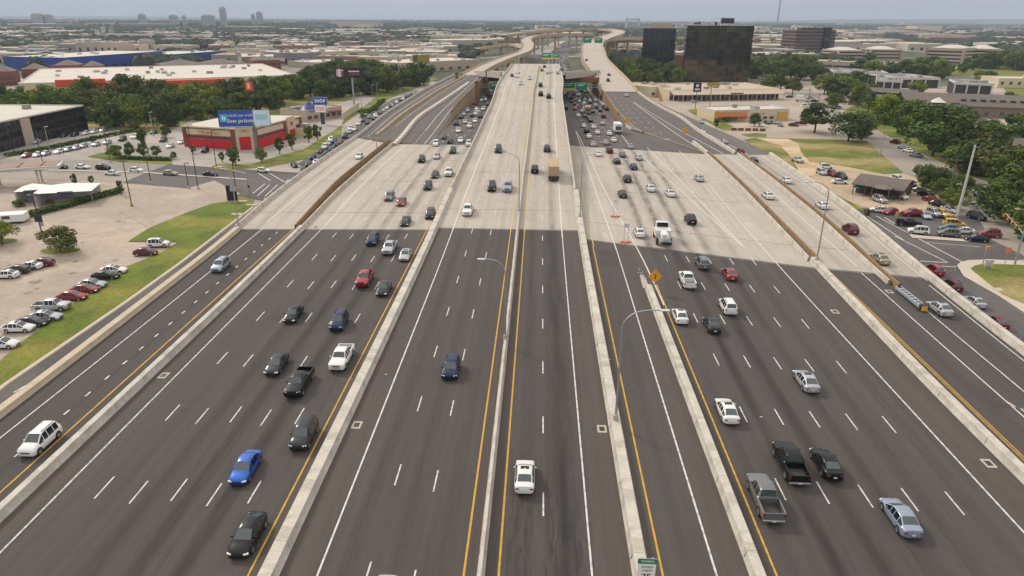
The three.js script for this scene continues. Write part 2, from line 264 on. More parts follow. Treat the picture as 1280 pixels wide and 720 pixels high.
{
  const W = 25, x0 = -44.6;
  const c6 = [-40.1, -36.7, -33.3, -29.9, -26.5, -23.1], am = [0.03, 0.10, 0.32, 0.42, 0.42, 0.05];
  const sN = [solveS(xGLl, jN), solveS(xGLr, jN)];
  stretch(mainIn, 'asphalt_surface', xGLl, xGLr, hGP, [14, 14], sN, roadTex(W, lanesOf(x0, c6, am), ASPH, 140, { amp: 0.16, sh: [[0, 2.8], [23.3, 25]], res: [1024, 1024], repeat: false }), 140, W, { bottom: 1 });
  stretch(mainIn, 'concrete_deck', xGLl, xGLr, hGP, sN, [217, 217], roadTex(W, lanesOf(x0, c6, [0.03, 0.12, 0.24, 0.34, 0.34, 0.14]), CONC, 60, { amp: 0.12, joints: 7.5 }), 60, W, { depth: 1.5 });
  const far = roadTex(22, [[3, .05], [6.5, .12], [10, .12], [13.5, .12], [17, .1]], [0.105, 0.09, 0.083], 60, { amp: 0.1 });
  stretch(mainIn, 'asphalt_surface', xGLl2, xGLr, hGP, [217, 217], [930, 930], far, 60, 22, { bottom: -0.4 });
  stretch(mainIn, 'concrete_surface', xGLl2, xGLr, hGP, [930, 930], [1500, 1500], roadTex(22, [[5, .1], [9, .1], [13, .1]], mul(CONC, 0.85), 60, { amp: 0.08 }), 60, 22, {});
  line(mainIn, F(-41.75), hGP, 15, 128, 0.17, M.white); line(mainIn, mid(xGLl, F(-21.35), 0.16), hGP, 128, 217, 0.18, M.worn);
  line(mainIn, F(-21.38), hGP, 15, 126, 0.17, M.yellow); line(mainIn, F(-21.38), hGP, 126, 217, 0.18, M.yellowWorn);
  for (let k = 1; k < 6; k++) dashes(mainIn, F(-41.75 + 3.4 * k + 0.12), hGP, 20, 217, 10.1 + (k % 2) * 0.5, M.white);
  for (let k = 1; k < 6; k++) dashes(mainIn, mid(xGLl2, xGLr, 0.1 + k * 0.15), hGP, 222, 480, 222, M.worn);
  line(mainIn, mid(xGLl2, xGLr, 0.06), hGP, 218, 600, 0.2, M.worn);
}
const mainOut = struct('main_road'); // outbound main lanes
{
  const W = 37, x0 = 8.4;
  const cs = [12, 20.4, 24, 27.6, 31.3, 35, 38.7], am = [0.05, 0.12, 0.40, 0.42, 0.24, 0.16, 0.05];
  const sN = [solveS(xCR, jN), solveS(xGRr, jN)];
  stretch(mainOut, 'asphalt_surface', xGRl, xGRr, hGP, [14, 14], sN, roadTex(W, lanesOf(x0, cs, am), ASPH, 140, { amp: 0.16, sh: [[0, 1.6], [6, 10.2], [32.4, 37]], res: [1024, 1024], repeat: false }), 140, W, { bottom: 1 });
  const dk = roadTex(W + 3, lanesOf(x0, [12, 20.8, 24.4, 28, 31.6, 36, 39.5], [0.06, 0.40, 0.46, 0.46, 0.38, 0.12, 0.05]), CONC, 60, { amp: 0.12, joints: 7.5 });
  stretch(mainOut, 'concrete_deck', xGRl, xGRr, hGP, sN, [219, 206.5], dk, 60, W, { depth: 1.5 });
  const far = roadTex(26, [[3.5, .1], [10, .14], [13.6, .14], [17.2, .14], [21, .12]], [0.105, 0.09, 0.083], 60, { amp: 0.1 });
  stretch(mainOut, 'asphalt_surface', xGRl, xGRr2, hGP, [219, 206.5], [930, 930], far, 60, 26, {});
  stretch(mainOut, 'concrete_surface', xGRl, xGRr2, hGP, [930, 930], [1500, 1500], M.asphSide, 60, 22, {});
  line(mainOut, F(10.05), hGP, 15, 118, 0.17, M.yellow); line(mainOut, F(10.2), hGP, 118, 217, 0.18, M.yellowWorn);
  line(mainOut, F(14.15), hGP, 15, 116, 0.17, M.white);
  line(mainOut, curve([[116, 14.15], [160, 13.4], [215, 13.2], [250, 13]], 6), hGP, 116, 250, 0.2, M.worn);
  line(mainOut, curve([[92, 18.6], [112, 18.2], [160, 15.6], [215, 14.2], [250, 13.2]], 6), hGP, 92, 250, 0.2, M.worn);
  line(mainOut, F(18.72), hGP, 15, 100, 0.17, M.yellow);
  [22.25, 25.9, 29.5, 33.2, 36.9].forEach((X, k) => dashes(mainOut, s => X + (s > 120 ? (s - 120) * -0.012 : 0), hGP, 20, 217, 13.2 - 0.3 * k, M.white));
  line(mainOut, curve([[15, 40.7], [110, 40.5], [140, 41], [210, 43]]), hGP, 15, 112, 0.17, M.white); line(mainOut, curve([[110, 40.5], [140, 41], [210, 43]]), hGP, 112, 212, 0.18, M.worn);
  // double gore lines on the bridge
  line(mainOut, curve([[118, 37.4], [217, 28.6]], 2), hGP, 118, 262, 0.2, M.worn); line(mainOut, curve([[118, 37.4], [217, 33.8]], 2), hGP, 118, 217, 0.2, M.worn);
  for (let k = 1; k < 5; k++) dashes(mainOut, s => lerp(14, 30, k / 5) + (s > 300 ? (s - 300) * -0.012 : 0), hGP, 222, 480, 222 + k, M.worn);
}
const rampIn = struct('ramp_road'); // collector road beside the oncoming lanes
{
  const W = 13, x0 = -57;
  const sN = [solveS(xRLl, jN), solveS(xRLr, jN)];
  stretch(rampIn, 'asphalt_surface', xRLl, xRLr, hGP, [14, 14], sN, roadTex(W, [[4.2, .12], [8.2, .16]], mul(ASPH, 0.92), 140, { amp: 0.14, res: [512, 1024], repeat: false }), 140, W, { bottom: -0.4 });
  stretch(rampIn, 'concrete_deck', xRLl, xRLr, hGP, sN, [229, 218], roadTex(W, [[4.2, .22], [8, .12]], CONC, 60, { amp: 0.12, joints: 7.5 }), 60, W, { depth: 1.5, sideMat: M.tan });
  const far = roadTex(26, [[4, .1], [9, .1], [16, .12], [20, .12]], [0.112, 0.095, 0.088], 60, { amp: 0.1 });
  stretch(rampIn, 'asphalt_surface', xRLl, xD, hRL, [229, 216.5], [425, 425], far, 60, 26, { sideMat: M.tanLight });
  line(rampIn, curve([[14, -53.2], [60, -53], [88, -52.8], [126, -53.2]]), hGP, 15, 125, 0.17, M.white);
  line(rampIn, curve([[14, -46.9], [126, -47.2]]), hGP, 15, 125, 0.17, M.yellow);
  dashes(rampIn, curve([[14, -49.3], [126, -49.6]]), hGP, 16, 124, 16, M.white, { cyc: 3.66, len: 0.95, w: 0.2, own: 135 });
  line(rampIn, curve([[130, -54], [228, -55.6]]), hGP, 130, 228, 0.2, M.worn);
  line(rampIn, curve([[216, -40], [285, -41], [359, -38.5], [420, -36]]), hRL, 218, 420, 0.22, M.worn);
  line(rampIn, curve([[216, -36.6], [285, -37.6]]), hRL, 218, 300, 0.2, M.worn);
  line(rampIn, curve([[229, -57.8], [275, -59], [351, -55.6], [420, -48]]), hRL, 230, 420, 0.2, M.worn);
  line(rampIn, curve([[229, -53], [275, -52.4], [351, -48.6], [420, -42]]), hRL, 230, 420, 0.22, M.yellowWorn);
}
const rampOut = struct('ramp_road'); // exit ramp beside the outbound lanes
{
  const sN = [solveS(xR1l, jN), solveS(xR1r, jN)];
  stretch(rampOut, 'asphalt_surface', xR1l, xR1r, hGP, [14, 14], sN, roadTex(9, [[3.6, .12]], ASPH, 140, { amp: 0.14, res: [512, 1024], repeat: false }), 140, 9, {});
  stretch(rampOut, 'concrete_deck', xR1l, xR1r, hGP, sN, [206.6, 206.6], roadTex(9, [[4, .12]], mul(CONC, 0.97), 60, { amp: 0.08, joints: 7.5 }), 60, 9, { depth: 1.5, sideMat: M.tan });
  const far = roadTex(24, [[4, .1], [8, .1], [12, .1], [19, .1]], [0.112, 0.095, 0.088], 60, { amp: 0.1 });
  stretch(rampOut, 'asphalt_surface', xRFl, xRFr, hRF, [206.6, 206.6], [370, 370], far, 60, 24, { sideMat: M.tan });
  line(rampOut, curve([[15, 46.3], [110, 47.9]]), hGP, 15, 110, 0.13, M.yellow); line(rampOut, curve([[15, 46.6], [110, 48.2]]), hGP, 15, 110, 0.13, M.yellow);
  line(rampOut, curve([[15, 51.2], [71, 52], [103, 52.9], [115, 53.4]]), hGP, 15, 107, 0.17, M.white);
  line(rampOut, curve([[110, 53.6], [206, 56.2]]), hGP, 110, 206, 0.18, M.worn);
  line(rampOut, curve([[206, 51.6], [256, 35], [300, 33.4], [372, 33.6]], 6), hRF, 207, 370, 0.2, M.yellowWorn);
  line(rampOut, curve([[206, 50.4], [300, 45], [372, 41]], 6), hRF, 207, 330, 0.25, M.worn);
  line(rampOut, curve([[206, 55.4], [300, 46.4], [330, 44]], 6), hRF, 207, 330, 0.22, M.worn);
  for (let k = 1; k < 4; k++) dashes(rampOut, s => lerp(lerp(50, 33.4, clamp((s - 206) / 50, 0, 1)), 45, k / 4), hRF, 230, 368, 230 + k, M.worn);
}
const front = struct('frontage_road'); // outer frontage bridge
{
  const sN = [solveS(xR2l, jN), solveS(xB3, jN)];
  stretch(front, 'asphalt_surface', xR2l, xB3, hGP, [14, 14], sN, roadTex(8.2, [[3.6, .14]], ASPH, 140, { amp: 0.14, res: [512, 1024], repeat: false }), 140, 8, {});
  stretch(front, 'concrete_deck', xR2l, xB3, hGP, sN, [206.6, 206.6], roadTex(9, [[3.2, .2]], mul(CONC, 0.9), 60, { amp: 0.1, joints: 7.5 }), 60, 9, { depth: 1.5, sideMat: M.tan });
  stretch(front, 'asphalt_surface', xR2l, xB3, hFR, [206.6, 206.6], [420, 420], roadTex(12, [[3, .1], [7.5, .1]], [0.13, 0.115, 0.105], 60, { amp: 0.1 }), 60, 12, {});
  line(front, curve([[15, 53.9], [103, 56.2], [110, 56.8]]), hGP, 15, 100, 0.17, M.white);
  line(front, curve([[15, 58.6], [80, 60], [105, 61.8]]), hGP, 15, 102, 0.17, M.white);
  line(front, curve([[104, 61.8], [145, 65.2], [206, 66]]), hGP, 104, 206, 0.18, M.worn);
  line(front, curve([[207, 62.6], [300, 61.5], [390, 58.5]]), hFR, 207, 400, 0.25, M.worn);
}
// drains beside the barriers
for (const [X, hf, s] of [[-18.2, hGP, 119], [-18.2, hGP, 59.5], [7.0, hGP, 121], [7.0, hGP, 60], [42.6, hGP, 91], [43.3, hGP, 56], [53.9, hGP, 99], [-43.2, hGP, 68.5], [-43.2, hGP, 126.5], [-54.8, hGP, 56]]) {
  const d = thing('drain_inlet', `square concrete drain inlet set in the ${X < -50 ? 'collector road near the tan kerb' : X < -40 ? 'oncoming main lanes beside the outer barrier' : X < 0 ? 'oncoming express shoulder' : X < 10 ? 'outbound express shoulder' : X < 48 ? 'outbound main shoulder' : 'exit ramp beside the crash cushion'}`, 'drain', 'drain inlets beside the barriers');
  d.position.set(X, hf(s), -s);
  mesh('concrete_frame', box(0.95, 0.05, 1.35, 0, 0.0, 0), M.walk, d); mesh('grate', box(0.55, 0.05, 0.8, 0, 0.008, 0), M.dark, d);
}
// ---------------------------------------------------------------- barriers
barrier('concrete_barrier', 'wide pale concrete barrier between oncoming main lanes and express lanes', off(xCL, 0.1), hC, 15, 150, { wb: 1.5, wt: 1.05, h: 0.85 });
barrier('concrete_barrier', 'thin pale concrete median barrier between the two yellow express lines', mid(xCL, xCR, 16.05 / 28.2), hC, 15, 150, { wb: 0.62, wt: 0.3, h: 1.05 });
barrier('concrete_barrier', 'median barrier on the rising concrete express deck', mid(xCL, xCR, 16.05 / 28.2), hC, 150.03, 430, { wb: 0.6, wt: 0.3, h: 1.0, seg: 20 });
barrier('concrete_barrier', 'wide pale concrete barrier carrying lamp posts beside outbound express lanes', off(xCR, 0), hC, 15, 150, { wb: 1.35, wt: 0.95, h: 0.85 });
barrier('concrete_barrier', 'pale concrete barrier with broken end beside the yellow diamond sign', F(17.2), hGP, 15, 98, { wb: 1.15, wt: 0.8, h: 0.82 });
barrier('bridge_parapet', 'pale parapet on the oncoming side of the rising express deck', off(xCL, 0.2), hC, 150.03, 440, { wb: 0.55, wt: 0.32, h: 1.05, seg: 20, cat: 'parapet', group: 'bridge parapets' });
barrier('bridge_parapet', 'pale parapet on the outbound side of the rising express deck', off(xCR, -0.2), hC, 150.03, 440, { wb: 0.55, wt: 0.32, h: 1.05, seg: 20, cat: 'parapet', group: 'bridge parapets' });
barrier('concrete_barrier', 'wide pale concrete barrier between collector road and oncoming main lanes', curve([[0, -44.5], [100, -44.9], [126, -45.6]]), hGP, 15, 125, { wb: 1.1, wt: 0.7, h: 0.9 });
barrier('bridge_parapet', 'pale bridge parapet on the outer edge of the oncoming main lanes', off(xGLl, 0.25), hGP, 125.03, 216, { wb: 0.5, wt: 0.3, h: 0.9, seg: 15, cat: 'parapet', group: 'bridge parapets' });
barrier('bridge_parapet', 'tan bridge parapet on the collector road facing the main lanes', off(xRLr, -0.25), hGP, 125.03, 222, { wb: 0.5, wt: 0.32, h: 1.05, seg: 15, m: M.tan, h: 0.95, cat: 'parapet', group: 'bridge parapets' });
barrier('concrete_barrier', 'tan kerb wall between collector road and grassy frontage', off(xRLl, 0.6), hGP, 15, 124, { wb: 1.3, wt: 1.0, h: 0.7, m: mottled([0.50, 0.41, 0.30], 0.14, 5, 0.92) });
barrier('bridge_parapet', 'pale bridge parapet on the collector road beside the pharmacy corner', off(xRLl, 0.25), hRL, 124.03, 425, { wb: 0.6, wt: 0.35, h: 0.9, seg: 18, cat: 'parapet', group: 'bridge parapets' });
barrier('concrete_barrier', 'long pale barrier dividing the collector road from the merging ramp', curve([[214, -45.4], [270, -48], [320, -44], [390, -38.6]]), hRL, 214, 385, { wb: 1.7, wt: 1.3, h: 0.8, seg: 18 });
barrier('concrete_barrier', 'tan barrier splitting the two collector road branches beyond the bridge', curve([[229, -55.4], [280, -55.4], [351, -51.6], [420, -44]]), hRL, 232, 415, { wb: 0.9, wt: 0.6, h: 0.7, seg: 18, m: M.tanLight });
barrier('bridge_parapet', 'tan parapet on the retaining wall of the merging ramp', off(xD, -0.25), hRL, 285, 425, { wb: 0.5, wt: 0.32, h: 1.0, seg: 18, m: M.tan, h: 0.95, cat: 'parapet', group: 'bridge parapets' });
barrier('concrete_barrier', 'pale wall along the foot of the tan retaining wall by oncoming traffic', off(xGLl2, 0.6), hGP, 300, 560, { wb: 0.6, wt: 0.4, h: 0.9, seg: 20, m: M.tanLight });
barrier('concrete_barrier', 'wide pale concrete barrier between outbound main lanes and exit ramp', mid(xGRr, xR1l, 0.45), hGP, 15, 112, { wb: 1.25, wt: 0.85, h: 0.85 });
barrier('bridge_parapet', 'pale bridge parapet on the outer edge of the outbound main lanes', off(xGRr, -0.3), hGP, 112.03, 206, { wb: 0.5, wt: 0.3, h: 0.85, seg: 15, cat: 'parapet', group: 'bridge parapets' });
barrier('bridge_parapet', 'tan bridge parapet on the exit ramp facing the outbound main lanes', off(xR1l, 0.25), hGP, 112.03, 206, { wb: 0.5, wt: 0.34, h: 1.05, seg: 15, m: M.tan, h: 0.95, cat: 'parapet', group: 'bridge parapets' });
barrier('bridge_parapet', 'pale low parapet on the exit ramp beside the frontage bridge', off(xR1r, -0.3), hGP, 102, 206, { wb: 0.5, wt: 0.3, h: 0.8, seg: 15, cat: 'parapet', group: 'bridge parapets' });
barrier('bridge_parapet', 'tan parapet on the frontage bridge ending at the crash cushion', off(xR2l, 0.3), hGP, 100, 206, { wb: 0.5, wt: 0.34, h: 1.05, seg: 15, m: M.tan, h: 0.95, cat: 'parapet', group: 'bridge parapets' });
barrier('concrete_barrier', 'pale outer barrier of the frontage bridge above the cross street', off(xB3, -0.5), hGP, 15, 206, { wb: 1.1, wt: 0.75, h: 0.95, seg: 12 });
barrier('concrete_barrier', 'pale barrier between ramp and frontage lanes beyond the bridge', curve([[206, 58.8], [250, 56.9], [284, 56.9], [309, 53.7], [342, 51.3], [372, 50.7]], 8), hRF, 207, 370, { wb: 0.9, wt: 0.6, h: 0.9, seg: 14 });
barrier('concrete_barrier', 'short pale barrier at the ramp gore under the yellow diamond sign', curve([[206, 50.2], [226, 50.0]]), hRF, 206, 226, { wb: 0.9, wt: 0.6, h: 0.9, seg: 7 });
barrier('concrete_barrier', 'pale barrier between packed outbound traffic and the tan ramp wall', off(xGRr2, -0.5), hGP, 256, 560, { wb: 0.8, wt: 0.5, h: 0.95, seg: 15 });
barrier('bridge_parapet', 'tan parapet on the ramp retaining wall above packed outbound traffic', off(xRFl, 0.25), hRF, 290, 370, { wb: 0.5, wt: 0.34, h: 1.05, seg: 15, m: M.tan, h: 0.95, cat: 'parapet', group: 'bridge parapets' });

// bridge piers: rows of round columns under the cross-street bridges
for (const [xl, xr, hf, a, b] of [[-59, -50, hGP, 168, 168], [-44, -22, hGP, 165, 163], [-17, 6, hC, 165, 160], [11, 44, hGP, 160, 152], [50, 57, hGP, 152, 150], [60, 66, hGP, 150, 148]]) {
  const o = thing('bridge_pier', `concrete bridge pier with cap beam under the ${xl < -48 ? 'collector road' : xl < -20 ? 'oncoming main lanes' : xl < 8 ? 'express deck' : xl < 48 ? 'outbound main lanes' : xl < 58 ? 'exit ramp' : 'frontage bridge'}`, 'pier', 'piers under the cross street bridges');
  const n = Math.max(2, Math.round((xr - xl) / 7)), s = (a + b) / 2, cx = (xl + xr) / 2; o.position.set(cx, 0, -s);
  const top = hf(s) - 1.5;
  for (let i = 0; i < n; i++) mesh('column', cyl(0.5, 0.5, top - 0.95, lerp(xl, xr, (i + 0.5) / n) - cx, 0, 0, 14), M.concrete, o);
  mesh('cap_beam', box(xr - xl, 0.9, 1.1, 0, top - 0.5, 0), M.concrete, o);
}

for (const s of [340, 385, 430, 475]) { const o = thing('viaduct_pier', 'tan hammerhead pier under the express viaduct where main lanes pass below', 'pier', 'piers under the express viaduct'); const t = hC(s) - 2.2; o.position.set((xCL(s) + xCR(s)) / 2, 0, -s); mesh('column', box(4, t - 1.8, 2, 0, (t - 1.8) / 2, 0), M.tanLight, o); mesh('cap_beam', box(26, 1.8, 2.2, 0, t - 0.9, 0), M.tan, o); }

// expansion joints across the decks
{
  const dkm = std(0.05, 0.045, 0.042, 0.9);
  const jt = (par, xl, xr, hf, a, b, w = 0.34) => { const rows = []; for (let i = 0; i <= 6; i++) { const t = i / 6, s = lerp(a, b, t), x = lerp(xl(a), xr(b), t); rows.push([[x, hf(s) + 0.008, -s + w / 2], [x, hf(s) + 0.008, -s - w / 2]].reverse()); } mesh('expansion_joint', grid(rows, (i, j, p) => [p[0], p[2]]), dkm, par); };
  for (const [p, l, r, h, dl, dr] of [[express, xCL, xCR, hC, 0, 4], [mainIn, xGLl, xGLr, hGP, 0, 0], [mainOut, xGRl, xGRr, hGP, 0, 0], [rampIn, xRLl, xRLr, hGP, 0, 0], [rampOut, xR1l, xR1r, hGP, 0, 0], [front, xR2l, xB3, hGP, 0, 0]]) {
    const a = solveS(l, jN) + dl, b = solveS(r, jN) + dr; jt(p, l, r, h, a + 0.3, b + 0.3); for (const d of [12, 40, 66]) jt(p, l, r, h, a + d, b + d, 0.13);
  }
  for (const s of [222, 262, 300, 340, 380]) jt(express, xCL, xCR, hC, s, s, 0.18);
}
// sealed cracks wandering along the outbound and oncoming lanes
{
  const tar = std(0.022, 0.02, 0.019, 0.75);
  const crack = (par, x, a, b, sd) => { seed = sd; const rows = []; let q = 0; for (let s = a; s <= b; s += 0.55) { q = clamp(q + rr(-0.07, 0.07), -0.4, 0.4); const w = rr(0.02, 0.075); rows.push([[x + q - w / 2, hGP(s) + 0.006, -s], [x + q + w / 2, hGP(s) + 0.006, -s]]); } mesh('sealed_crack', grid(rows, (i, j, p) => [p[0], p[2]]), tar, par); };
  crack(mainOut, 33.9, 34, 84, 5); crack(mainOut, 30.4, 30, 72, 9); crack(mainOut, 37.6, 48, 90, 13); crack(mainIn, -31.4, 46, 96, 17); crack(mainIn, -28.2, 30, 58, 19); crack(express, -13.9, 34, 70, 23); crack(rampOut, 50.0, 40, 92, 29);
  const patchM = mottled([0.058, 0.05, 0.047], 0.2, 6, 0.9); // square asphalt patches
  for (const [p, x, s, w, l] of [[mainIn, -35.2, 84, 2.4, 5], [mainOut, 26.4, 92, 2.2, 7], [mainOut, 12.4, 108, 3.0, 8], [rampOut, 51, 66, 2.2, 5]]) mesh('asphalt_patch', lineGeo(F(x), hGP, s, s + l, w, 0.005), patchM, p);
}
// ---------------------------------------------------------------- streets, lots and verges beside the highway
const W2 = l => l.map(([x, s]) => [x, -s]);
{
  const lotA = struct('parking_lot');
  mesh('concrete_surface', flat(W2([[-330, 10], [-330, 194], [-124, 187], [-87, 178], [-60, 172], [-60, 10]]), 0.0), M.lot, lotA);
  const lotB = struct('parking_lot');
  mesh('concrete_surface', flat(W2([[-420, 226], [-142, 216], [-100, 207], [-64, 198], [-64, 330], [-60, 520], [-420, 520]]), 0.0), M.lotGrey, lotB);
  const lotC = struct('parking_lot');
  mesh('concrete_surface', flat(W2([[68, 172], [85, 169], [115, 162], [330, 122], [520, 90], [520, 520], [60, 520], [66, 300]]), 0.0), M.lot, lotC);
  const cross = struct('cross_street');
  mesh('asphalt_surface', flat(W2([[-420, 226], [-142, 217.5], [-100, 208.5], [85, 170], [115, 163], [330, 122], [330, 86], [96, 131], [74, 122], [-60, 168], [-87, 178], [-124, 187], [-420, 195]]), 0.02), M.street, cross);
  mesh('asphalt_patch', flat(W2([[-118, 212], [-66, 201], [-66, 166], [-94, 180], [-118, 186]]), 0.035), M.asphSide, cross);
  mesh('asphalt_patch', flat(W2([[66, 176], [84, 170], [128, 159], [122, 140], [96, 132], [74, 122], [66, 122]]), 0.035), M.asphSide, cross);
  const med = struct('median_kerb');
  mesh('kerb', flat(W2([[-260, 207], [-118, 200], [-84, 192.5], [-84, 191.3], [-118, 198.6], [-260, 205.4]]), 0.15), M.walk, med);
  mesh('kerb', flat(gpx([[1136, 293], [1150, 295], [1210, 300], [1212, 303], [1140, 298]]), 0.15), M.walk, med);
  // markings painted at the junctions
  const pl = (a, b, w, m = M.white, par = cross) => { const p = onH(...a, 0), q = onH(...b, 0), d = q.clone().sub(p), n = new THREE.Vector3(-d.z, 0, d.x).normalize().multiplyScalar(w / 2); mesh('road_marking', flat([[p.x - n.x, p.z - n.z], [p.x + n.x, p.z + n.z], [q.x + n.x, q.z + n.z], [q.x - n.x, q.z - n.z]], 0.05), m, par); };
  pl([322, 216], [338, 226], 0.3); pl([336, 216], [356, 228], 0.3); pl([316, 242], [331, 230], 0.3); pl([322, 245], [337, 231], 0.3); pl([331, 246], [347, 231], 0.3); pl([330, 248], [341, 251], 0.4); pl([340, 213.5], [372, 215.5], 0.4);
  pl([1083, 270], [1135, 304], 0.25); pl([1095, 270], [1205, 329], 0.25); pl([1106, 272], [1118, 280], 0.25); pl([1118, 295], [1184, 328], 0.25); pl([1150, 326.5], [1184, 328.5], 0.35); pl([1170, 332], [1193, 334], 0.3); pl([1172, 337], [1194, 339], 0.3); pl([1158, 303], [1225, 309], 0.2); pl([1194, 333], [1193, 339], 0.3);
  // left frontage road between grass verge and collector road
  const fl = struct('frontage_road');
  mesh('asphalt_surface', flat([...gpx([[-120, 590], [10, 482], [160, 379], [229, 329], [300, 274], [331, 251]]), ...W2([[-62, 178], [-60, 120], [-58, 40]])], 0.03), M.asphSide, fl);
  mesh('asphalt_surface', flat([...W2([[-64, 196], [-63, 300], [-60, 352], [-50, 440], [-30, 560]]), ...gpx([[600, 88], [560, 100], [537, 112], [490, 124], [455, 149], [430, 166], [394, 190], [372, 205]])], 0.03), M.asphSide, fl);
  pl([17, 491], [40, 478], 0.22, M.white, fl);
  { const c = gpx([[-120, 588], [10, 481], [160, 378], [229, 328], [300, 273], [318, 259]]); const o = struct('kerb'); const rows = c.map(([x, z]) => [[x - 0.6, 0.05, z], [x - 0.6, 0.17, z], [x, 0.17, z], [x + 0.02, 0.03, z]]); mesh('kerb_stone', grid(rows, (i, j, a) => [a[0], a[2]]), M.walk, o); }
  // right frontage road below the bridge barrier
  const fr = struct('frontage_road');
  mesh('asphalt_surface', flat([...W2([[62, 30], [63, 80], [65, 122]]), ...gpx([[1160, 345], [1196, 333], [1205, 347], [1249, 372], [1280, 393], [1420, 490], [1560, 700]])], 0.05), M.asphSide, fr);
  dashes(fr, s => lerp(66.6, 69.4, (s - 60) / 60), (s => 0.045), 62, 118, 66, M.white, { cyc: 9, len: 3 });
  const side = struct('side_street');
  mesh('road_surface', flat(gpx([[996, 112], [1012, 111], [1050, 139], [1095, 164], [1140, 189], [1180, 206], [1225, 226], [1300, 262], [1300, 330], [1240, 300], [1215, 262], [1180, 238], [1131, 216], [1080, 178], [1040, 160]]), 0.055), M.street, side);
  // grass
  const g1 = struct('grass_verge');
  mesh('grass_surface', flat(gpx([[-120, 570], [0, 452], [20, 434], [100, 374], [155, 335], [200, 317], [223, 303], [160, 302.5], [187, 285], [239, 264], [265, 255], [286, 251.5], [299, 246], [318, 250], [314, 260], [299, 272], [266, 296], [228, 327], [159, 377], [9, 480], [-120, 585]]), 0.12), M.grass, g1);
  mesh('grass_surface', flat(gpx([[261, 210.5], [272, 205], [314, 206], [347, 195.5], [381, 186], [427, 157], [427, 168], [381, 199], [334, 209.5], [281, 212]]), 0.1), M.grass, g1);
  mesh('grass_surface', flat(gpx([[109, 196], [127, 191], [214, 200], [216, 206], [145, 202]]), 0.1), M.grass, g1);
  mesh('grass_surface', flat(gpx([[427, 157], [450, 140], [468, 132], [500, 118], [535, 105], [548, 98], [520, 98], [470, 108], [440, 118], [470, 122], [452, 135], [432, 148], [428, 153]]), 0.1), M.grass, g1);
  mesh('grass_surface', flat(gpx([[-60, 128], [-60, 172], [0, 172], [110, 160], [205, 168], [240, 150], [330, 148], [420, 130], [460, 118], [540, 92], [470, 92], [300, 112], [120, 118], [0, 125]]), 0.06), M.grassDry, g1);
  const g2 = struct('grass_verge');
  mesh('grass_surface', flat(gpx([[861, 139], [880, 139], [897, 151], [920, 161], [925, 163], [900, 161], [870, 145]]), 0.1), M.grass, g2);
  mesh('grass_surface', flat(gpx([[858, 137.5], [873, 136], [893, 147], [916, 158], [925, 162], [905, 163]]), 0.12), M.grass, g2);
  mesh('grass_surface', flat(gpx([[926, 168], [945, 166.5], [958, 168], [958, 171], [935, 171]]), 0.12), M.grass, g2);
  mesh('dry_grass', flat(gpx([[930, 175], [945, 172], [1083, 176], [1098, 190], [1129, 216], [1105, 218], [1060, 209], [1035, 205], [1012, 212], [1004, 224], [985, 211]]), 0.1), M.grassDry, g2);
  mesh('dirt_path', flat(gpx([[945, 173], [985, 174], [998, 180], [1001, 190], [1012, 203], [1035, 206], [1040, 214], [1010, 222], [998, 214], [990, 198], [975, 182]]), 0.14), mottled([0.46, 0.33, 0.19], 0.18, 20, 1, [0.52, 0.39, 0.25], 0.5), g2);
  mesh('dirt_surface', flat(gpx([[1004, 224], [1012, 212], [1035, 205], [1062, 209], [1105, 218], [1130, 217], [1160, 232], [1185, 252], [1200, 270], [1100, 264], [1070, 256], [1036, 240]]), 0.08), mottled([0.46, 0.345, 0.225], 0.16, 24, 1, [0.40, 0.31, 0.22], 0.5), g2);
  mesh('grass_surface', flat(gpx([[1036, 240], [1044, 243], [1072, 258], [1082, 264], [1070, 262]]), 0.12), M.grass, g2);
  mesh('grass_surface', flat(gpx([[1075, 128], [1105, 128], [1180, 150], [1230, 170], [1300, 200], [1300, 258], [1225, 224], [1180, 204], [1140, 187], [1097, 163], [1055, 139]]), 0.09), M.grass, g2);
  mesh('grass_surface', flat(gpx([[1180, 86], [1280, 82], [1290, 96], [1190, 95]]), 0.1), M.grass, g2);
  mesh('grass_surface', flat(gpx([[1250, 104], [1300, 104], [1300, 122], [1260, 118]]), 0.1), M.grass, g2);
  const isl = struct('corner_island');
  mesh('sidewalk', flat(gpx([[1196, 333], [1200, 328.5], [1210, 326], [1236, 325], [1300, 328], [1420, 340], [1420, 485], [1280, 392], [1249, 371.5], [1205, 346.5]]), 0.16), M.walk, isl);
  mesh('grass_surface', flat(gpx([[1213, 337], [1218, 333], [1230, 330.5], [1300, 333], [1400, 345], [1400, 455], [1282, 382], [1252, 369]]), 0.19), M.grassDry, isl);
  mesh('manhole_slab', flat(gpx([[1241, 362], [1250, 361], [1254, 364.5], [1245, 365]]), 0.22), M.walk, isl);
  // paved driveways
  const lp = struct('driveway');
  mesh('concrete_surface', flat(gpx([[150, 265], [205, 244], [268, 226], [300, 242], [286, 251], [239, 264], [187, 285]]), 0.06), M.lot, lp);
  // parking bay stripes
  { const a = onH(-4, 436, 0), b = onH(210, 300, 0), n = 30; for (let k = 0; k <= n; k++) { const t = k / n, x = lerp(a.x, b.x, t), z = lerp(a.z, b.z, t); mesh('bay_stripe', flat([[x - 3.4, z + 0.31], [x + 1.4, z - 0.19], [x + 1.42, z - 0.06], [x - 3.38, z + 0.44]], 0.012), M.worn, lotA); } }
  { const a = onH(-4, 350, 0), b = onH(72, 322, 0), n = 12; for (let k = 0; k <= n; k++) { const t = k / n, x = lerp(a.x, b.x, t), z = lerp(a.z, b.z, t); mesh('bay_stripe', flat([[x - 2.4, z + 0.24], [x + 2.4, z - 0.26], [x + 2.42, z - 0.13], [x - 2.38, z + 0.37]], 0.012), M.worn, lotA); } }
